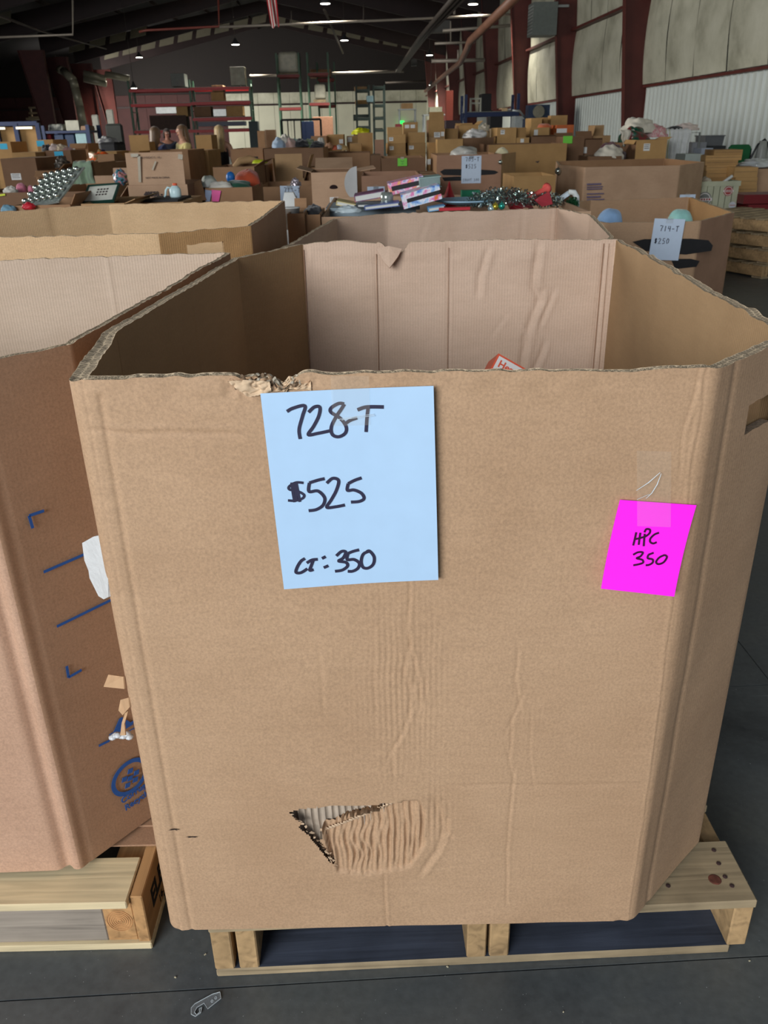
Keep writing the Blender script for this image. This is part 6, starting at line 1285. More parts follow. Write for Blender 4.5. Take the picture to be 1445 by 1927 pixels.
MB().tube([(-.16, 0, .55), (-.13, 0, zt-.26), (-.05, 0, zt-.07), (.04, 0, zt), (.09, 0, zt-.05), (.09, 0, zt-.30)], .016, 8).build('hose', Mk, vc, True, True); MB().b2(-.16, .16, -.18, .10, 0, .09).build('foot', Mk, vc, local=True)
# cream crate with round badges
cr_ = Box(1322, 1392, 341, 10.4, .5, 'cream wooden crate with round red and grey badges', 't', name='wooden_crate', cat='crate', rz=-.06)
Mc = mat('crate_cream', (176, 178, 152), .6, .12, 6); Mcd = mat('crate_groove', (74, 82, 70), .8)
W2 = cr_.w/2; n_ = 6
for k in range(n_): cr_.part('slat', Mc, (-W2+k*cr_.w/n_+.004, -W2+(k+1)*cr_.w/n_-.004, .004, .02, 0, cr_.h-.03))
for k in range(4): cr_.part('slat', Mc, (W2-.02, W2-.004, .02+k*.12, .13+k*.12, 0, cr_.h-.03)); cr_.part('slat', Mc, (-W2+.004, -W2+.02, .02+k*.12, .13+k*.12, 0, cr_.h-.03))
cr_.part('back_board', Mc, (-W2+.004, W2-.004, .48, .5, 0, cr_.h-.03)); cr_.part('base_board', Mcd, (-W2+.02, W2-.02, .02, .48, 0, .02)); cr_.part('top_rail', Mc, (-W2-.01, W2+.01, -.006, .004, cr_.h-.055, cr_.h)); cr_.part('top_rail', Mc, (W2, W2+.01, .004, .5, cr_.h-.055, cr_.h))
for x, z_, r_, c1 in ((-.17, .20, .085, (110, 112, 108)), (.0+.10, .11, .055, (160, 60, 60)), (.17, .27, .04, (190, 196, 206))):
    mb = MB(); mb.lathe([(r_, 0), (r_, .004), (.001, .004)], (0, 0, 0), 24); o = mb.build('badge', mat('badge_%d' % int(r_*1000), c1, .5), cr_.root, local=True); o.data.transform(Matrix.Translation((x, .004, cr_.h-z_)) @ Matrix.Rotation(math.pi/2, 4, 'X'))
    mb = MB(); mb.ribbon([Vector((x+math.cos(a)*r_*.8, -.0015, cr_.h-z_+math.sin(a)*r_*.8)) for a in np.linspace(0, 6.283, 24)], r_*.12, (0, -1, 0)); mb.b2(x-r_*1.1, x+r_*1.1, -.0035, -.001, cr_.h-z_-r_*.2, cr_.h-z_+r_*.2); mb.build('badge_band', mat('badge_white', (206, 202, 196), .5), cr_.root, local=True)
    mb = MB()
    for q in range(5): mb.b2(x-r_*.8+q*r_*.35, x-r_*.8+q*r_*.35+r_*.22, -.0045, -.0034, cr_.h-z_-r_*.12, cr_.h-z_+r_*.12)
    mb.build('badge_lettering', mat('badge_red', (150, 40, 44), .5), cr_.root, local=True)
mb = MB(); mb.tube([AY(1361, 343, 10.6), AY(1378, 331, 10.6)], .018, 8); small('white_rod', mb, mat('rod_white', (206, 208, 204), .4), 'short white rod sticking out of the cream crate', 'rod')
blob('plastic_film', AY(1327, 344, 10.7), (.07, .1, .06), mat('film_clear', (190, 180, 160)), 'clear film in the left end of the cream crate', 'packing', .5, 6, 4)
# pallets on the right
def pal2(loc, rz, label, rx=0, ry=0):
    p = pallet(loc, rz, 1.0, 1.2, label, 7); p.rotation_euler = (rx, ry, rz); return p
c0 = (AY(1452, 420, 9.4).x, 8.6)
for k in range(4): pal2((c0[0]+.02*k, c0[1]+.015*k, .141*k), math.radians(22+3*k), ('bottom', 'second', 'third', 'top')[k]+' pallet of the low pile beside the cream crate')
rs = MB(); c_ = AY(1435, 384, 10.3); rs.box((c_.x+.05, c_.y+.12, .62), (.66, .45, .10)); rs.box((c_.x+.05, c_.y+.12, .28), (.5, .4, .56)); small('red_case', rs, mat('dark_red_case', (112, 22, 28), .45, .12, 8), 'dark red case behind the pallets', 'case')
# ---------------------------------------------------------------- people
def skin(name, verts, edges, rad, m, parent, root_i=0, sub=2):
    me = bpy.data.meshes.new(name); me.from_pydata(verts, edges, []); me.materials.append(m); o = bpy.data.objects.new(name, me); COL.objects.link(o); o.parent = parent
    sk = o.modifiers.new('skin', 'SKIN'); sk.use_smooth_shade = True
    lay = me.skin_vertices[0].data if me.skin_vertices else None
    if lay is None:
        bpy.context.view_layer.objects.active = o; bpy.ops.object.skin_root_mark if False else None
    for i, r_ in enumerate(rad): me.skin_vertices[0].data[i].radius = (r_, r_) if not isinstance(r_, tuple) else r_
    for i in range(len(rad)): me.skin_vertices[0].data[i].use_root = (i == root_i)
    s_ = o.modifiers.new('sub', 'SUBSURF'); s_.levels = sub; s_.render_levels = sub; return o
def person(loc, rz, h, label, skin_c, top_c, leg_c, hair_c, hair_len, arms, sleeve=.5, tank=False):
    r = empty('person', loc, label, 'person', rz=rz); k = h/1.7
    V = []; E_ = []; R = []
    def v(p, rd, par=None):
        V.append((p[0]*k, p[1]*k, p[2]*k)); R.append(rd*k if not isinstance(rd, tuple) else (rd[0]*k, rd[1]*k))
        if par is not None: E_.append((par, len(V)-1))
        return len(V)-1
    pel = v((0, 0, .95), (.135, .10)); wa = v((0, 0, 1.08), (.115, .085), pel); ch = v((0, .0, 1.27), (.135, .095), wa); sh = v((0, .01, 1.385), (.085, .07), ch); nk = v((0, .0, 1.45), (.048, .05), sh)
    h0 = v((0, -.01, 1.53), (.062, .072), nk); h1 = v((0, -.005, 1.60), (.072, .088), h0); h2 = v((0, 0, 1.655), (.055, .068), h1); v((0, -.098, 1.565), .012, h1)
    arm_i = []
    for sx, (el, wr) in zip((-1, 1), arms):
        a = v((sx*.155, .01, 1.36), .055, sh); e = v((sx*el[0], el[1], el[2]), .040, a); w_ = v((sx*wr[0], wr[1], wr[2]), .027, e); d = Vector((sx*(wr[0]-el[0]), wr[1]-el[1], wr[2]-el[2])).normalized()
        sd = d.cross(Vector((0, 0, 1))); sd = (Vector((0, 1, 0)) if sd.length < .3 else sd).normalized(); W_ = Vector((sx*wr[0], wr[1], wr[2])); pl = v(W_+d*.05, (.036, .022), w_)
        for q, ln in ((-1.5, .062), (-.5, .075), (.5, .07), (1.5, .055)):
            f1 = v(W_+d*(.085)+sd*q*.018, .009, pl); f2 = v(W_+d*(.085+ln*.55)+sd*q*.019+Vector((0, 0, -.006)), .008, f1); v(W_+d*(.08+ln)+sd*q*.018+Vector((0, 0, -.018)), .007, f2)
        t1 = v(W_+d*.05+sd*.040, .011, pl); v(W_+d*.085+sd*.055, .009, t1); arm_i.append((a, e, w_))
    for sx in (-1, 1):
        hp = v((sx*.085, 0, .88), .085, pel); kn = v((sx*.095, -.01, .48), .055, hp); an = v((sx*.10, .01, .09), .036, kn); v((sx*.10, -.11, .03), .030, an)
    Ms = mat('skin_%d' % skin_c[0], skin_c, .5, .04, 30); skin('body', V, E_, R, Ms, r)
    # clothes follow the body
    Mt = cloth('top_%d_%d' % (top_c[0], top_c[2]), top_c); tv = [Vector(V[i]) for i in (pel, wa, ch, sh)]; tr_ = [(.150*k, .115*k), (.132*k, .102*k), (.150*k, .112*k), (.105*k, .085*k)]
    if tank: tr_[3] = (.075*k, .075*k); tv[0] = Vector((0, 0, 1.03*k))
    te_ = [(0, 1), (1, 2), (2, 3)]; tv = [tuple(q) for q in tv]
    if not tank:
        for a, e, w_ in arm_i:
            A, B = Vector(V[a]), Vector(V[e]); b0 = len(tv); tv += [tuple(A), tuple(A+(B-A)*sleeve), tuple(A+(B-A)*(sleeve+.25))]; tr_ += [.070*k, .060*k, .058*k]; te_ += [(3, b0), (b0, b0+1), (b0+1, b0+2)]
    skin('shirt' if not tank else 'tank_top', tv, te_, tr_, Mt, r)
    Ml = cloth('legs_%d' % leg_c[2], leg_c); lv = [(0, 0, .98*k)]; le = []; lr = [(.150*k, .115*k)]
    for sx in (-1, 1):
        b0 = len(lv); lv += [(sx*.085*k, 0, .87*k), (sx*.095*k, -.01*k, .48*k), (sx*.10*k, .01*k, .10*k)]; lr += [.100*k, .070*k, .055*k]; le += [(0, b0), (b0, b0+1), (b0+1, b0+2)]
    skin('trousers', lv, le, lr, Ml, r)
    for sx in (-1, 1): MB().box((sx*.10*k, -.05*k, .035*k), (.09*k, .26*k, .07*k), taper=.8).build('shoe', mat('shoe', (50, 48, 50), .6), r, local=True)
    for sx in (-1, 1): MB().lathe([(.001, -.012*k), (.010*k, 0), (.001, .012*k)], (sx*.030*k, -.082*k, 1.585*k), 8).build('eye', mat('eye_white', (210, 205, 200), .3), r, True, True)
    MB().b2(-.025*k, .025*k, -.090*k, -.070*k, 1.520*k, 1.532*k).build('mouth', mat('lip', (160, 90, 86), .5), r, local=True)
    for sx in (-1, 1): MB().box((sx*.075*k, .0, 1.575*k), (.012*k, .03*k, .055*k)).build('ear', Ms, r, local=True)
    # hair: cap plus length down the back
    Mh = mat('hair_%d' % hair_c[0], hair_c, .45, .35, 9, aniso=(14, 14, 1), sheen=.3); P = np.zeros((16, 25, 3))
    for j in range(16):
        t = j/15
        for i in range(25):
            a = 2*math.pi*i/24; back = max(0, math.sin(a)); low = 1.50-.0*back-hair_len*max(0, min(1, back*1.8))
            if t < .45: el = math.pi/2*(1-t/.45); x, y, z = .088*math.cos(a)*math.cos(el), .014+.100*math.sin(a)*math.cos(el), 1.60+.088*math.sin(el)
            else:
                u = (t-.45)/.55; z = 1.60+(low-1.60)*u; x = .088*math.cos(a)*(1+.25*u*back); y = .014+.100*math.sin(a)*(1+.25*u)+.02*u*back
                if math.sin(a) < -.35: z = 1.60+.02*(1-u); y = .014+.100*math.sin(a)*.86
            n_ = .006*mnoise.noise(Vector((a*6, 0, t*3))); P[15-j, i] = ((x+n_)*k, (y+n_)*k, z*k)
    o = grid_mesh('hair', P, Mh, r, True, local=True); s_ = o.modifiers.new('s', 'SOLIDIFY'); s_.thickness = .012
    return r
AD = [((.21, .03, 1.10), (.20, -.10, .92)), ((.21, .03, 1.10), (.20, -.12, .93))]
AF = [((.20, -.06, 1.10), (.14, -.30, 1.10)), ((.20, -.06, 1.12), (.14, -.28, 1.16))]
def pxy(px, Y): q = AY(px, 260, Y); return (q.x, Y, 0)
person(pxy(414, 14.6), math.radians(176), 1.60, 'woman in a black tank top and jeans seen from behind, long blonde hair', (196, 150, 124), (28, 26, 30), (74, 92, 118), (178, 152, 108), .24, AD, tank=True)
person(pxy(294, 14.6), math.radians(150), 1.60, 'woman in a navy T-shirt seen from behind, long brown hair', (190, 142, 118), (46, 54, 92), (50, 56, 70), (104, 80, 56), .22, AF)
person(pxy(343, 14.6), math.radians(-55), 1.62, 'woman in a pale yellow T-shirt facing left, brown ponytail', (196, 146, 124), (206, 190, 126), (60, 66, 86), (112, 84, 56), .20, AF)
person(pxy(315, 20.5), math.radians(20), 1.62, 'man in a dark navy shirt facing the camera behind the two women', (150, 104, 84), (30, 34, 52), (34, 36, 46), (60, 46, 40), .02, AD)
# ---------------------------------------------------------------- far racks, lamps, services
M_rgreen = mat('rack_green', (66, 98, 78), .5, .12); M_rred = mat('rack_red', (186, 34, 36), .45, .08); M_rblue = mat('rack_blue', (30, 44, 80), .5, .1); M_deck = mat('wire_deck', (120, 124, 116), .5, .1, metal=.3); M_rdk = mat('rack_dark', (46, 60, 56), .5, .1)
M_wrap = mat('wrapped_load', (176, 174, 158), .35, .18, 5, bump=.5)
def rack(label, pxs, ytop, s, depth, beams, mu, mb_, decks=(), name='pallet_rack', extra_back=True, pw=.09):
    xs = [HA(p, ytop, s) for p in pxs]; zt = sum(p.z for p in xs)/len(xs); base = Vector((xs[0].x, xs[0].y, 0)); r = empty(name, base, label, 'rack')
    lx = lambda p: _hx*(p-xs[0]).dot(_hx)
    for p in xs:
        mb = MB(); a = Vector((p.x, p.y, 0)); top = Vector((0, 0, zt))
        mb.bar(a, a+top, pw, pw); mb.build('post', mu, r); mb = MB(); b = a+_hd*depth; mb.bar(b, b+top, pw, pw); mb.build('post', mu, r)
        mb = MB(); n = max(2, int(zt/1.1))
        for k in range(n):
            z0, z1 = .15+(zt-.3)*k/n, .15+(zt-.3)*(k+1)/n; mb.bar(a+Vector((0, 0, z0)), b+Vector((0, 0, z0)), .04, .04); mb.bar(a+Vector((0, 0, z0)), b+Vector((0, 0, z1)), .03, .03)
        mb.build('brace', mu, r)['kind'] = 'stuff'
    for (i, j, py, *m_) in beams:
        z = HA((pxs[i]+pxs[j])/2, py, s).z
        for q in (-.05, depth+.05):
            a = Vector((xs[i].x, xs[i].y, z))+_hd*q; b = Vector((xs[j].x, xs[j].y, z))+_hd*q; MB().bar(a, b, .05, .13).build('beam', m_[0] if m_ else mb_, r)
        if decks == 'all' or (i, j, py) in decks:
            a = Vector((xs[i].x, xs[i].y, z+.08))+_hd*depth/2; b = Vector((xs[j].x, xs[j].y, z+.08))+_hd*depth/2; MB().bar(a, b, depth, .02).build('deck', M_deck, r)
    return r
rack('long pallet rack with red beams and green posts at the far left', [240, 355, 468], 150, 45, 1.1, [(0, 1, 170), (1, 2, 167), (0, 1, 198), (1, 2, 194), (1, 2, 224), (1, 2, 246), (0, 1, 248)], M_rgreen, M_rred, 'all')
rack('tallest green rack with a white wrapped pallet load on top', [519, 561, 577, 616], 99, 50, 1.2, [(0, 1, 143), (2, 3, 140), (0, 1, 205), (2, 3, 196)], M_rgreen, mat('beam_dull_red', (128, 52, 50), .5), 'all')
rack('second row of the green racks, behind the tallest', [596, 628], 117, 54, 1.2, [(0, 1, 150), (0, 1, 200)], M_rgreen, mat('beam_dull_red', (128, 52, 50), .5), 'all')
rack('narrow dark shelving tower with a hanging light panel, left one of two', [670, 694], 160, 55, 1.0, [(0, 1, 171), (0, 1, 199), (0, 1, 224), (0, 1, 240)], M_rdk, M_rdk, 'all', pw=.1)
rack('narrow dark shelving tower, right one of two', [703, 723], 160, 55, 1.0, [(0, 1, 165), (0, 1, 199), (0, 1, 223), (0, 1, 246)], M_rdk, M_rdk, 'all', pw=.1)
br = rack('blue rack by the right wall with ladders and odd wares', [877, 976], 177, 30, 1.0, [(0, 1, 215)], M_rblue, M_rblue, 'all')
def load(px0, px1, y0, y1, s, d, m, label, cat='load', name='wrapped_load', soft=False, rnd=0):
    a, b = HA(px0, y1, s), HA(px1, y0, s)
    if y1 >= 240 and name != 'rack_load': a.z = 0
    mb = MB(); w_ = (b-a).dot(_hx); h_ = b.z-a.z; c_ = HP((a.dot(_hx)+b.dot(_hx))/2, s+d/2, a.z)
    r_ = bpy.data.objects.new(name, None); M_ = Matrix.Rotation(HROT, 3, 'Z')
    mb.box((0, 0, h_/2), (w_, d, h_), M_, taper=.94 if soft else 1.0); o = mb.build(name, m, None, False); o.location = c_; tag(o, label, cat)
    bv = o.modifiers.new('b', 'BEVEL'); bv.width = min(w_, h_)*(.16 if soft else .02); bv.segments = 3 if soft else 1; return o
o = load(524, 561, 96, 137, 50.1, 1.0, M_wrap, 'big white shrink-wrapped pallet load high on the tallest rack', soft=True)
load(522, 562, 137, 141, 50.1, 1.0, W_old, 'pallet under the big white wrapped load', 'pallet', 'wooden_pallet')
load(592, 612, 158, 186, 50.1, 1.0, M_wrap, 'smaller white wrapped load on the right bay of the tallest rack', soft=True)
load(590, 613, 187, 193, 50.1, 1.0, W_old, 'pallet under the smaller white wrapped load', 'pallet', 'wooden_pallet')
load(584, 622, 130, 146, 54.1, 1.0, KM('b'), 'brown cartons on top of the second green rack row', 'box', 'cardboard_box')
for k, (a, b, c_, d_, m_, lb) in enumerate(((323, 346, 138, 163, mat('basket_dk', (92, 96, 90), .5), 'left dim wire basket load on the red beam rack'), (435, 459, 125, 161, mat('basket_lt', (150, 146, 128), .5, .2, 4), 'pale stacked crates on the right end of the red beam rack'),
    (398, 420, 173, 191, KM('y'), 'lower carton on the middle of the red beam rack'), (399, 419, 160, 172, KM('b'), 'upper carton with a white label on the red beam rack'), (332, 352, 200, 219, KM('y'), 'cartons beside the middle post of the red beam rack'),
    (427, 456, 199, 220, KM('y'), 'ochre cartons on the right shelf of the red beam rack'), (294, 331, 201, 214, mat('foil_roll', (170, 172, 170), .3, .1, metal=.5), 'shiny silver roll on the red beam rack'), (402, 425, 205, 219, mat('foil_roll', (170, 172, 170)), 'silver tray stack right of the middle post'),
    (366, 396, 200, 220, KM('d'), 'dark mixed cartons left of the silver trays'), (373, 460, 228, 238, mat('tarp_navy', (22, 34, 66), .4, .2), 'navy tarp roll on the lower shelf of the red beam rack'), (284, 350, 216, 245, mat('dark_crates', (62, 42, 34), .7, .2), 'dark brown crates behind the two women'))):
    load(a, b, c_, d_, 45.1, .9, m_, lb, 'load', 'rack_load')
for k, (a, b, c_, d_, s, m_, lb) in enumerate(((667, 690, 163, 170, 55.1, KM('t'), 'tan cartons on top of the left dark tower'), (669, 691, 188, 198, 55.1, KM('y'), 'ochre box on the second shelf of the left dark tower'), (665, 693, 215, 227, 55.1, M_rdk, 'dark green crate on the left dark tower'),
    (704, 720, 241, 245, 55.1, M_black, 'black parts on the right dark tower'), (690, 702, 180, 192, 54.8, mat('teal_tote', (130, 160, 170), .4), 'pale teal tote between the two dark towers'), (704, 722, 219, 223, 55.1, M_rdk, 'flat dark parts on the third shelf of the right dark tower'))):
    load(a, b, c_, d_, s, .8, m_, lb, 'load', 'rack_load')
# gate-like black frame, blue panel and pink cartons against the far wall
gt = empty('window_grid', HP(0, 0, 0)+Vector((HA(565, 240, 46).x, HA(565, 240, 46).y, 0)), 'large black multi-pane frame standing below the tallest rack', 'frame')
a, b = HA(529, 226, 46), HA(603, 223, 46); zt = a.z
for p in (a, HA(541, 226, 46), HA(553, 226, 46), HA(566, 226, 46), b): MB().bar(Vector((p.x, p.y, 0)), Vector((p.x, p.y, zt)), .10 if p in (a, b) else .05, .08).build('mullion', M_black, gt)
for z in (.02, zt*.5, zt): MB().bar(Vector((a.x, a.y, z)), Vector((b.x, b.y, z)), .08, .10).build('rail', M_black, gt)
load(567, 590, 228, 262, 46.5, .1, mat('blue_panel', (20, 38, 74), .5), 'dark blue board leaning behind the black frame', 'board', 'board')
load(590, 626, 219, 262, 47.5, .8, mat('pink_carton', (140, 102, 80), .7, .1), 'tall pinkish carton behind the black frame', 'box', 'cardboard_box')
load(470, 484, 228, 262, 42, .8, mat('dark_teal', (34, 48, 50), .6), 'tall dark teal cabinet right of the red beam rack', 'cabinet', 'cabinet')
for k, (a, b, c_, d_, s, m_, lb) in enumerate(((499, 517, 244, 262, 30, KM('d'), 'dark low cupboard before the far wall'), (485, 497, 246, 262, 28, KM('b'), 'small carton pile before the far wall'))): load(a, b, c_, d_, s, .6, m_, lb, 'cupboard', 'cupboard')
# right side odd wares
load(839, 853, 170, 240, 34, .3, mat('orange_post', (112, 48, 36), .5, .05), 'orange red steel post by the right rack', 'post', 'steel_post')
wd = empty('window_frame', Vector((HA(895, 215, 30.2).x, HA(895, 215, 30.2).y, HA(895, 213, 30.2).z)), 'white framed window leaning on the blue rack', 'window', rz=HROT); Mw = mat('old_white', (170, 170, 156), .6, .1)
hh_ = HA(895, 184, 30).z-HA(895, 213, 30).z
for q in ((-.17, 0), (.17, 0)): MB().b2(q[0]-.03, q[0]+.03, 0, .05, 0, hh_).build('stile', Mw, wd, local=True)
for z in (0, hh_*.6, hh_-.05): MB().b2(-.14, .14, 0, .05, z, z+.05).build('rail', Mw, wd, local=True)
for k, (a, b, c_, d_, m_, lb) in enumerate(((906, 925, 176, 213, M_black, 'black upright machine on the blue rack'), (945, 955, 203, 213, KM('l'), 'cream parts box on the blue rack'), (957, 974, 207, 213, mat('dark_crates', (62, 42, 34)), 'flat dark box on the right end of the blue rack'), (927, 944, 206, 213, mat('maroon_box', (90, 34, 32), .6), 'maroon box in the middle of the blue rack'))): load(a, b, c_, d_, 30.1, .7, m_, lb, 'box', 'rack_load')
for k, (a, b, c_, d_, s, m_, lb) in enumerate(((922, 946, 219, 250, 28, M_black, 'black cabinet under the blue rack'), (968, 996, 218, 248, 27, mat('pale_cab', (160, 166, 166), .5), 'pale ribbed cabinet right of the blue rack'), (838, 868, 226, 262, 16.5, mat('plum_box', (58, 40, 44), .6), 'dark plum case behind the golden cartons'),
    (756, 777, 194, 205, 40, KM('t'), 'tan boxes on a thin stand near the far corner'), (808, 832, 201, 215, 38, mat('pale_stack', (176, 174, 150), .6), 'pale stacked boards left of the orange post'))):
    o = load(a, b, c_, d_, s, .6, m_, lb, 'cabinet' if 'cabinet' in lb else 'box', 'cabinet' if 'cabinet' in lb else 'storage_box')
wt = empty('work_table', Vector((HA(820, 215, 38.3).x, HA(820, 215, 38.3).y, 0)), 'steel table carrying pale stacked boards near the far corner', 'table', rz=HROT); z = HA(820, 215, 38.3).z
MB().b2(-.55, .55, -.3, .5, z-.05, z-.001).build('tabletop', M_galv, wt, local=True)
for x in (-.5, .5):
    for y in (-.25, .45): MB().b2(x-.03, x+.03, y-.03, y+.03, 0, z-.05).build('leg', M_galv, wt, local=True)
wt = empty('stand', Vector((HA(766, 205, 40.3).x, HA(766, 205, 40.3).y, 0)), 'thin steel stand carrying tan boxes near the far corner', 'stand', rz=HROT); z = HA(766, 205, 40.3).z
MB().b2(-.4, .4, -.3, .4, z-.04, z-.001).build('top', M_galv, wt, local=True)
for x in (-.35, .35): MB().b2(x-.03, x+.03, -.1, .2, 0, z-.04).build('leg', M_galv, wt, local=True)
mc = empty('machine', Vector((HA(1015, 225, 25).x, HA(1015, 225, 25).y, 0)), 'blue and black machine with a wheel by the right wall', 'machine', rz=HROT); Mbm = mat('machine_blue', (40, 54, 78), .5, .2)
z1 = HA(1015, 223, 25).z; z2 = HA(1015, 197, 25).z
MB().b2(-.35, .35, 0, .6, 0, z1).build('base', Mbm, mc, local=True); MB().b2(-.30, .30, .1, .5, z1, z2).build('housing', Mbm, mc, local=True)
o = MB().lathe([(.16, 0), (.16, .05), (.001, .06)], (0, 0, 0), 20).build('wheel', mat('wheel_grey', (120, 116, 100), .5), mc, local=True); o.data.transform(Matrix.Translation((-.02, .09, (z1+z2)/2)) @ Matrix.Rotation(math.pi/2, 4, 'X'))
MB().tube([(-.34, .2, z1), (-.55, .1, z1+.2), (-.75, .1, z1+.22)], .03, 8).build('arm', M_galv, mc, True, True)
# heater box and louvre high on the right wall
ht = HA(1024, 66, 26.0); hb_ = empty('unit_heater', Vector((ht.x, ht.y, ht.z)), 'grey unit heater hung high on the right wall between two columns', 'heater', rz=HROT)
zt = HA(1024, 8, 26.5).z-ht.z; MB().b2(-.34, .34, 0, .7, 0, zt).build('housing', mat('heater_grey', (96, 102, 98), .5, .1), hb_, local=True)
for k in range(9): MB().b2(-.345, -.34, .04, .66, .06+k*zt/10, .07+k*zt/10+.02).build('louvre', M_galv, hb_, local=True)
MB().b2(.34, .72, .3, .36, zt-.1, zt-.04).build('bracket', M_galv, hb_, local=True)
# ---- left: blue framed cardboard cage and shelving
cg = empty('sheet_cage', Vector((AY(38, 280, 17).x, 17, 0)), 'blue steel cage holding tall brown cardboard sheets at the far left', 'cage'); zt = AY(38, 232, 17).z; X = lambda p: AY(p, 260, 17).x-AY(38, 260, 17).x
for p in (-30, 1, 38, 79): MB().b2(X(p)-.04, X(p)+.04, -.04, .04, 0, zt).build('post', M_rblue, cg, local=True)
for z in (.5, zt-.04): MB().b2(X(-30), X(79), -.03, .03, z, z+.07).build('rail', M_rblue, cg, local=True)
for a, b in ((-29, 0), (3, 36), (41, 77)): MB().b2(X(a), X(b), .06, .10, .02, zt-.06).build('cardboard_panel', KM('y'), cg, local=True)
for a, b in ((-8, 19), (37, 70)): MB().b2(X(a)+.03, X(b), -.07, -.041, zt-.10, zt-.06).build('white_strip', mat('strip_white', (250, 240, 215), .5, .02, emit=.9), cg, local=True)  # white strips under the top rail, given a glow of their own
shv = empty('shelving', Vector((AY(125, 260, 20).x, 20, 0)), 'blue steel shelving with white goods left of the maroon columns', 'shelving'); X2 = lambda p: AY(p, 250, 20).x-AY(125, 250, 20).x; zs = AY(125, 245, 20).z
for p in (84, 168):
    for y in (0, .8): MB().b2(X2(p)-.04, X2(p)+.04, y-.04, y+.04, 0, zs+.1).build('post', M_rblue, shv, local=True)
for z in (.3, .95, zs-.06): MB().b2(X2(84), X2(168), -.03, .83, z, z+.05).build('shelf', M_rblue, shv, local=True)
def on(px0, px1, y0, y1, Y, d, z0, m, label, cat, name, soft=False):
    a, b = AY(px0, y0, Y), AY(px1, y0, Y); z1 = a.z if y0 is not None else z0; mb = MB(); h_ = a.z-z0; mb.box((0, d/2, h_/2), (b.x-a.x, d, h_), taper=.9 if soft else 1); o = mb.build(name, m); o.location = ((a.x+b.x)/2, Y, z0+.002); tag(o, label, cat)
    bv = o.modifiers.new('b', 'BEVEL'); bv.width = h_*(.2 if soft else .03); bv.segments = 3 if soft else 1; return o
zt2 = zs-.01
on(88, 118, 234, 0, 20.1, .5, zt2, multi('bw_goods', [(30, 32, 32), (70, 74, 70), (150, 150, 140), (190, 190, 180)], 6), 'black and white goods on top of the blue shelving', 'goods', 'goods', True)
on(122, 147, 227, 0, 20.1, .5, zt2, mat('white_stack', (172, 170, 154), .6, .15, 8), 'stack of white boxes on top of the blue shelving', 'box', 'box_stack')
on(150, 168, 237, 0, 20.1, .4, zt2, mat('tan_goods', (150, 120, 96), .7, .25, 8), 'tan goods at the right end on top of the blue shelving', 'goods', 'goods', True)
on(101, 119, 253, 0, 20.05, .5, 1.002, mat('bin_navy', (32, 52, 82), .5), 'left dark blue tote on the middle shelf of the blue shelving', 'tote', 'storage_tote')
on(121, 139, 253, 0, 20.05, .5, 1.002, mat('bin_navy', (32, 52, 82)), 'right dark blue tote on the middle shelf of the blue shelving', 'tote', 'storage_tote')
on(141, 162, 251, 0, 20.03, .5, 1.002, mat('bin_cyan', (150, 180, 184), .5), 'pale cyan box on the middle shelf of the blue shelving', 'box', 'storage_box')
on(87, 95, 253, 0, 20.05, .3, 1.002, mat('red_goods', (140, 20, 28), .5), 'red box at the left end of the middle shelf', 'box', 'storage_box')
on(196, 229, 233, 0, 22, .1, 0, mat('charcoal_panel', (54, 56, 52), .7), 'charcoal board standing right of the maroon columns', 'board', 'board')
on(171, 184, 216, 0, 26, .06, 0, mat('white_board', (176, 174, 162), .7), 'tall white board left of the charcoal board', 'board', 'board')
on(198, 212, 206, 0, 27, .06, 0, mat('white_board', (176, 174, 162)), 'white board behind the charcoal board', 'board', 'board')
on(184, 218, 268, 0, 15.5, .6, 0, mat('black_cart', (36, 36, 38), .7), 'black cart under the striped grey bag', 'cart', 'cart')
blob('bag', AY(202, 270, 15.8), (.18, .2, .11), multi('bag_bw', [(40, 42, 46), (130, 130, 132), (176, 176, 172)], 14), 'grey and white striped bag on the black cart', 'bag', .3, 4, 3)
on(172, 188, 283, 0, 14.0, .4, 0, mat('royal_blue', (22, 34, 120), .5), 'royal blue crate below the striped bag', 'crate', 'crate')
# cartons with cyan notes
for (a, b, yt, Y, lb, nx, ny) in ((-12, 19, 267, 13.0, 'ochre carton with a cyan note at the far left edge', .55, .06), (68, 99, 263, 13.2, 'ochre carton with a cyan note in front of the blue cage', .22, .05), (85, 132, 283, 11.3, 'dark open carton of pink and black garments with a cyan note', .52, .05)):
    e = Box(a, b, yt, Y, .6, lb, 'y' if yt < 280 else 'd'); (e.closed() if yt < 280 else e.open()); e.lab(nx, ny, .11, .075, M_cyan, 'note')
e = Box(22, 66, 287, 11.0, .7, 'plain ochre carton at the left between the cyan notes', 'y').closed()
Box(131, 164, 270, 12.4, .5, 'brown open carton with a white sticker left of the royal blue crate', 'b').open([('f', -35, .10)]).lab(.15, .05, .05, .05)
for k, (x, y, c_, lb) in enumerate(((91, 280, (24, 24, 28), 'black garment at the left of the dark cyan note carton'), (104, 279, (206, 186, 180), 'white and pink garment in the dark cyan note carton'), (117, 280, (196, 178, 150), 'cream garment in the dark cyan note carton'), (128, 284, (178, 130, 126), 'dusty rose garment at the right of the dark cyan note carton'))):
    blob('garment', AY(x, y+5, 11.6), (.08, .12, .08), cloth('gm%d' % k, c_), lb, 'clothing', .35, 5, k)
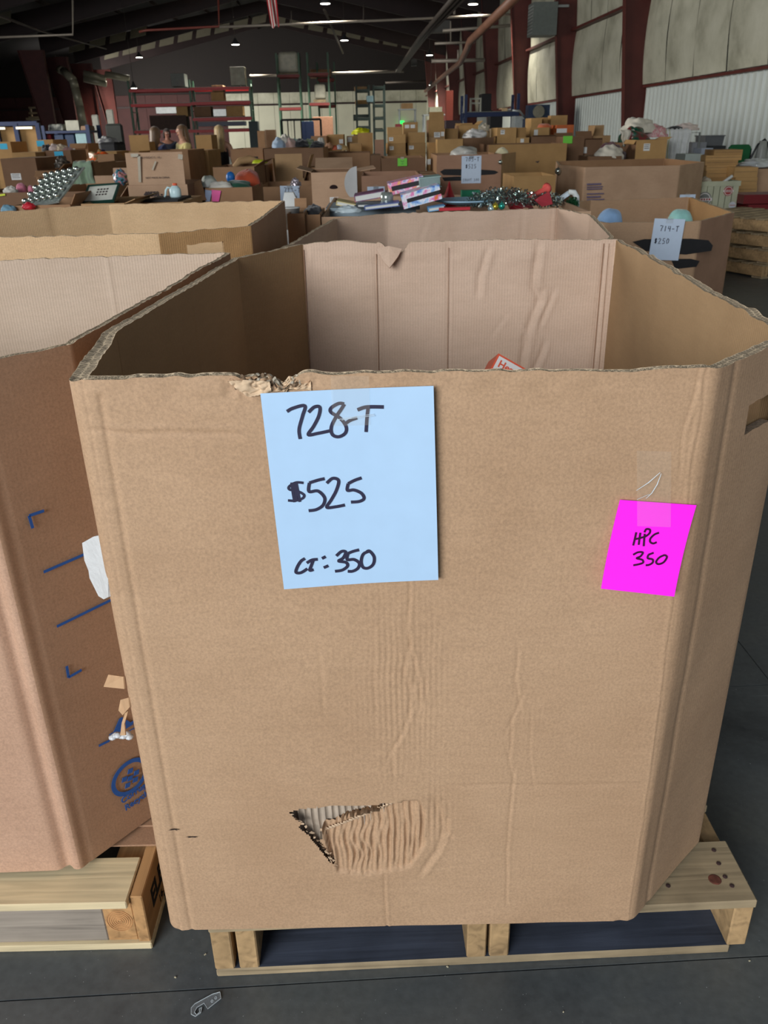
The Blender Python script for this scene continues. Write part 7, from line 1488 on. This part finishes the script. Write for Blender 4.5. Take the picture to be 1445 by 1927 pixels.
# ---- exhaust duct
dc = empty('exhaust_duct', Vector((HA(157, 235, 47).x, HA(157, 235, 47).y, 0)), 'bent silver exhaust duct between the far left columns', 'duct')
P = [HA(113, 131, 50), HA(120, 134, 49), HA(137, 150, 47), HA(141, 165, 47), HA(150, 200, 47), HA(156, 235, 47)]; P.append(Vector((P[-1].x, P[-1].y, 0)))
M_duct = mat('duct_silver', (176, 170, 146), .4, .08, metal=.3)
for k in range(len(P)-1): MB().tube([P[k], P[k]+(P[k+1]-P[k])*.99], .20, 14).build('duct_segment', M_duct, dc, True)
for p, q in (((158, 138), (198, 148)), ((158, 148), (200, 158)), ((198, 140), (243, 148))): MB().tube([HA(*p, 52), HA(*q, 52)], .17, 10).build('duct_branch', M_duct, dc, True)
# mezzanine railing
mz = empty('mezzanine_railing', Vector((HA(78, 215, 56).x, HA(78, 215, 56).y, 0)), 'pale railing of the mezzanine in the dark left bay', 'railing'); Mr = mat('rail_tan', (140, 124, 96), .6)
for y in (203, 213, 221): MB().bar(HA(54, y, 56), HA(100, y-1, 56), .07, .10).build('rail', Mr, mz)
for x in (57, 77, 98): p = HA(x, 203, 56); MB().bar(Vector((p.x, p.y, 0)), p, .09, .09).build('post', Mr, mz)
MB().bar(HA(54, 224, 56), HA(100, 223, 56), 1.0, .12).build('deck', Mr, mz)
# ---- ceiling services: children of the ceiling
M_pipe = mat('pipe_grey', (150, 140, 128), .5, .1, metal=.3); M_pipe2 = mat('pipe_dim', (70, 62, 56), .6, .1)
def pipe(pts, s, r, m=M_pipe, nm='sprinkler_pipe'):
    P = [HA(*(p[:2]), p[2] if len(p) > 2 else s) for p in pts]; MB().tube(P, r, 8).build(nm, m, cl, True)
pipe([(-20, 71), (137, 65), (137, 0)], 31, .035); pipe([(262, 60), (275, 57), (412, 50), (411, 0)], 31, .035, mat('pipe_red', (120, 58, 48), .5))
pipe([(412, 51), (560, 45), (745, 37), (900, 30), (1000, 26)], 33, .04); pipe([(548, 44), (548, 20)], 33, .02, M_pipe2); pipe([(684, 40), (684, 8)], 33, .02, M_pipe2)
pipe([(625, 138), (760, 134)], 46, .06); pipe([(725, 156), (800, 153)], 48, .05, M_pipe2); pipe([(470, 143), (520, 142)], 46, .06)
pipe([(812, 115), (912, 113)], 27, .05); pipe([(862, 114), (862, 94)], 27, .03); pipe([(818, 82), (893, 79)], 26, .035); pipe([(848, 81), (848, 40)], 26, .02)
pipe([(833, 58), (960, 48)], 26, .04); pipe([(855, 27), (855, -10)], 24, .03)
pipe([(985, -20, 13), (884, 78, 18), (880, 90, 19), (866, 118, 24), (838, 140, 30), (800, 172, 45)], 0, .07, mat('pipe_rust', (120, 84, 66), .5, .2, 2))
for dx in (0, 9, 20): pipe([(858+dx, -10, 18), (790+dx*.5, 70, 26), (745+dx*.3, 135, 46)], 0, .05, M_pipe2, 'conduit')
pipe([(-20, 22, 22), (75, 58, 30), (200, 92, 45)], 0, .035, M_pipe2, 'conduit'); pipe([(610, 18, 34), (645, 100, 52)], 0, .05, M_pipe2, 'conduit')
MB().b2(0, 0, 0, 0, 0, 0) if False else None
for (a, b, c_, d_, s) in ((808, 846, 40, 62, 29), (774, 784, 112, 124, 40)):
    p, q = HA(a, d_, s), HA(b, c_, s); mb = MB(); mb.box(((p.x+q.x)/2, (p.y+q.y)/2, (p.z+q.z)/2), (abs(q.x-p.x), .5, q.z-p.z)); mb.build('junction_box', mat('box_dim', (60, 58, 54), .6), cl)
# ---- high bay lamps
for k, (x, y, lb, pw) in enumerate(((612, 7, 'high bay lamp left of centre at the top edge', 500), (890, 8, 'high bay lamp right of centre at the top edge', 500), (443, 84, 'high bay lamp above the right end of the red beam rack', 900), (648, 76, 'high bay lamp above the tallest green racks', 900), (808, 104, 'high bay lamp in front of the far right corner', 900),
     (262, 108, 'high bay lamp above the left end of the red beam rack', 900), (107, 122, 'small high bay lamp beside the exhaust duct', 700), (811, 160, 'left one of the two tiny lamps in the far right corner', 300), (818, 155, 'right one of the two tiny lamps in the far right corner', 0), (252, 166, 'tiny lamp at the left post of the red beam rack', 0))):
    p = HA(x, y, (33, 33, 46, 46, 54, 55, 60, 62, 66, 44)[k]); z = p.z; lm = empty('high_bay_lamp', p, lb, 'lamp'); rr_ = .17 if k < 2 else (.19 if k < 7 else .14)
    MB().lathe([(rr_*1.02, -.001), (rr_*1.15, .02), (rr_*1.05, .06), (rr_*.5, .16), (rr_*.3, .26), (.02, .28)], (0, 0, 0), 16).build('housing', mat('lamp_body', (60, 60, 62), .5), lm, True, True)
    MB().lathe([(rr_*.001, -.012), (rr_*.9, -.010), (rr_, -.001)], (0, 0, 0), 16).build('diffuser', mat('lamp_glow', (255, 250, 238), .5, .01, emit=14), lm, True, True)
    MB().tube([(0, 0, .28), (0, 0, max(.5, roofz((Vector(p)).dot(_hx))-z-.1))], .008, 6).build('hanging_cord', M_pipe2, lm, True, True)
    if pw:
        l = bpy.data.lights.new('lamp_light', 'SPOT'); l.energy = pw*3.2; l.spot_size = math.radians(150); l.spot_blend = .6; l.shadow_soft_size = .2; l.color = (1, .95, .84); o = bpy.data.objects.new('lamp_light', l); COL.objects.link(o); o.location = (p.x, p.y, p.z-.06)
# ---- flag
def flag():
    m, nt, b, N, L = node_mat('flag_stripes'); b.inputs['Roughness'].default_value = .8; tc = N('ShaderNodeUVMap'); sp = N('ShaderNodeSeparateXYZ'); L(tc.outputs[0], sp.inputs[0])
    k = N('ShaderNodeMath'); k.operation = 'MULTIPLY'; k.inputs[1].default_value = 3.5; L(sp.outputs[0], k.inputs[0]); f = N('ShaderNodeMath'); f.operation = 'FRACT'; L(k.outputs[0], f.inputs[0]); g = N('ShaderNodeMath'); g.operation = 'GREATER_THAN'; g.inputs[1].default_value = .5; L(f.outputs[0], g.inputs[0])
    mx = N('ShaderNodeMix'); mx.data_type = 'RGBA'; mx.inputs[6].default_value = lin((170, 24, 36)); mx.inputs[7].default_value = lin((214, 204, 198)); L(g.outputs[0], mx.inputs[0]); L(mx.outputs[2], b.inputs['Base Color'])
    P = np.zeros((30, 26, 3)); UV = np.zeros((30, 26, 2)); s = 28.
    top0, top1, bot0, bot1 = HA(494, -45, s), HA(516, -45, s), HA(509, 47, s), HA(525, 43, s)
    for j in range(30):
        v_ = j/29
        for i in range(26):
            u = i/25; q = (top0*(1-u)+top1*u)*v_+(bot0*(1-u)+bot1*u)*(1-v_); q = q+_hd*(.05*math.sin(u*9+v_*2)); q.z -= .10*(1-v_)*abs(math.sin(u*5)); P[j, i] = q; UV[j, i] = (u, v_)
    r_ = Vector(P[29, 12]); o = grid_mesh('striped_flag', P-np.array(r_), m, None, True, UV); o.location = r_; tag(o, 'red and white striped flag hanging limp from the roof at the top edge', 'flag')
    mb = MB(); mb.tube([top0, Vector((top0.x, top0.y, roofz(top0.dot(_hx))-.1))], .012, 6); tag(mb.build('flag_rope', M_pipe2), 'thin rope from the roof to the striped flag', 'rope')
flag()
# exit sign glow: green lamp near the far wall
p = HA(756, 232, 69.7); o = small('exit_beacon', MB().b2(p.x-.18, p.x+.18, p.y, p.y+.1, p.z-.18, p.z+.18), mat('green_glow', (40, 230, 90), .5, .02, emit=2.0), 'small glowing green light at the far wall', 'lamp')
# fasteners: support of otherwise loose things is checked above
# ---------------------------------------------------------------- groups of repeats
GR = {'cardboard_box': 'cartons standing and stacked across the hall', 'cardboard_bin': 'open cardboard pallet bins', 'wooden_pallet': 'wooden pallets', 'price_sheet': 'handwritten price sheets on the bins', 'high_bay_lamp': 'high bay lamps under the roof',
      'person': 'people sorting goods', 'garment': 'folded clothes in the bins', 'white_garment': 'ivory garments on the right', 'hanging_garment': 'garments hanging on the rail', 'notebook': 'notebooks and binders in the wide bin', 'bauble': 'glass baubles in the tinsel', 'storage_tote': 'storage totes',
      'rack_load': 'loads on the far racks', 'wrapped_load': 'white wrapped loads on the tallest rack', 'pallet_rack': 'tall storage racks at the far end', 'plush_toy': 'plush toys in the bins', 'towel': 'towels in the towel carton', 'sticky_note': 'bright notes taped on boxes', 'small_ware': 'trinkets in the small open carton', 'tinsel_garland': 'tinsel heaps in the wide bin', 'cardboard_sheet': 'cardboard sheets on the fresh pallet', 'carton': 'cartons inside the 728-T bin'}
for o in COL.objects:
    if o.parent is None and o.get('category') and not o.get('group'):
        g = GR.get(o.name.split('.')[0])
        if g: o['group'] = g
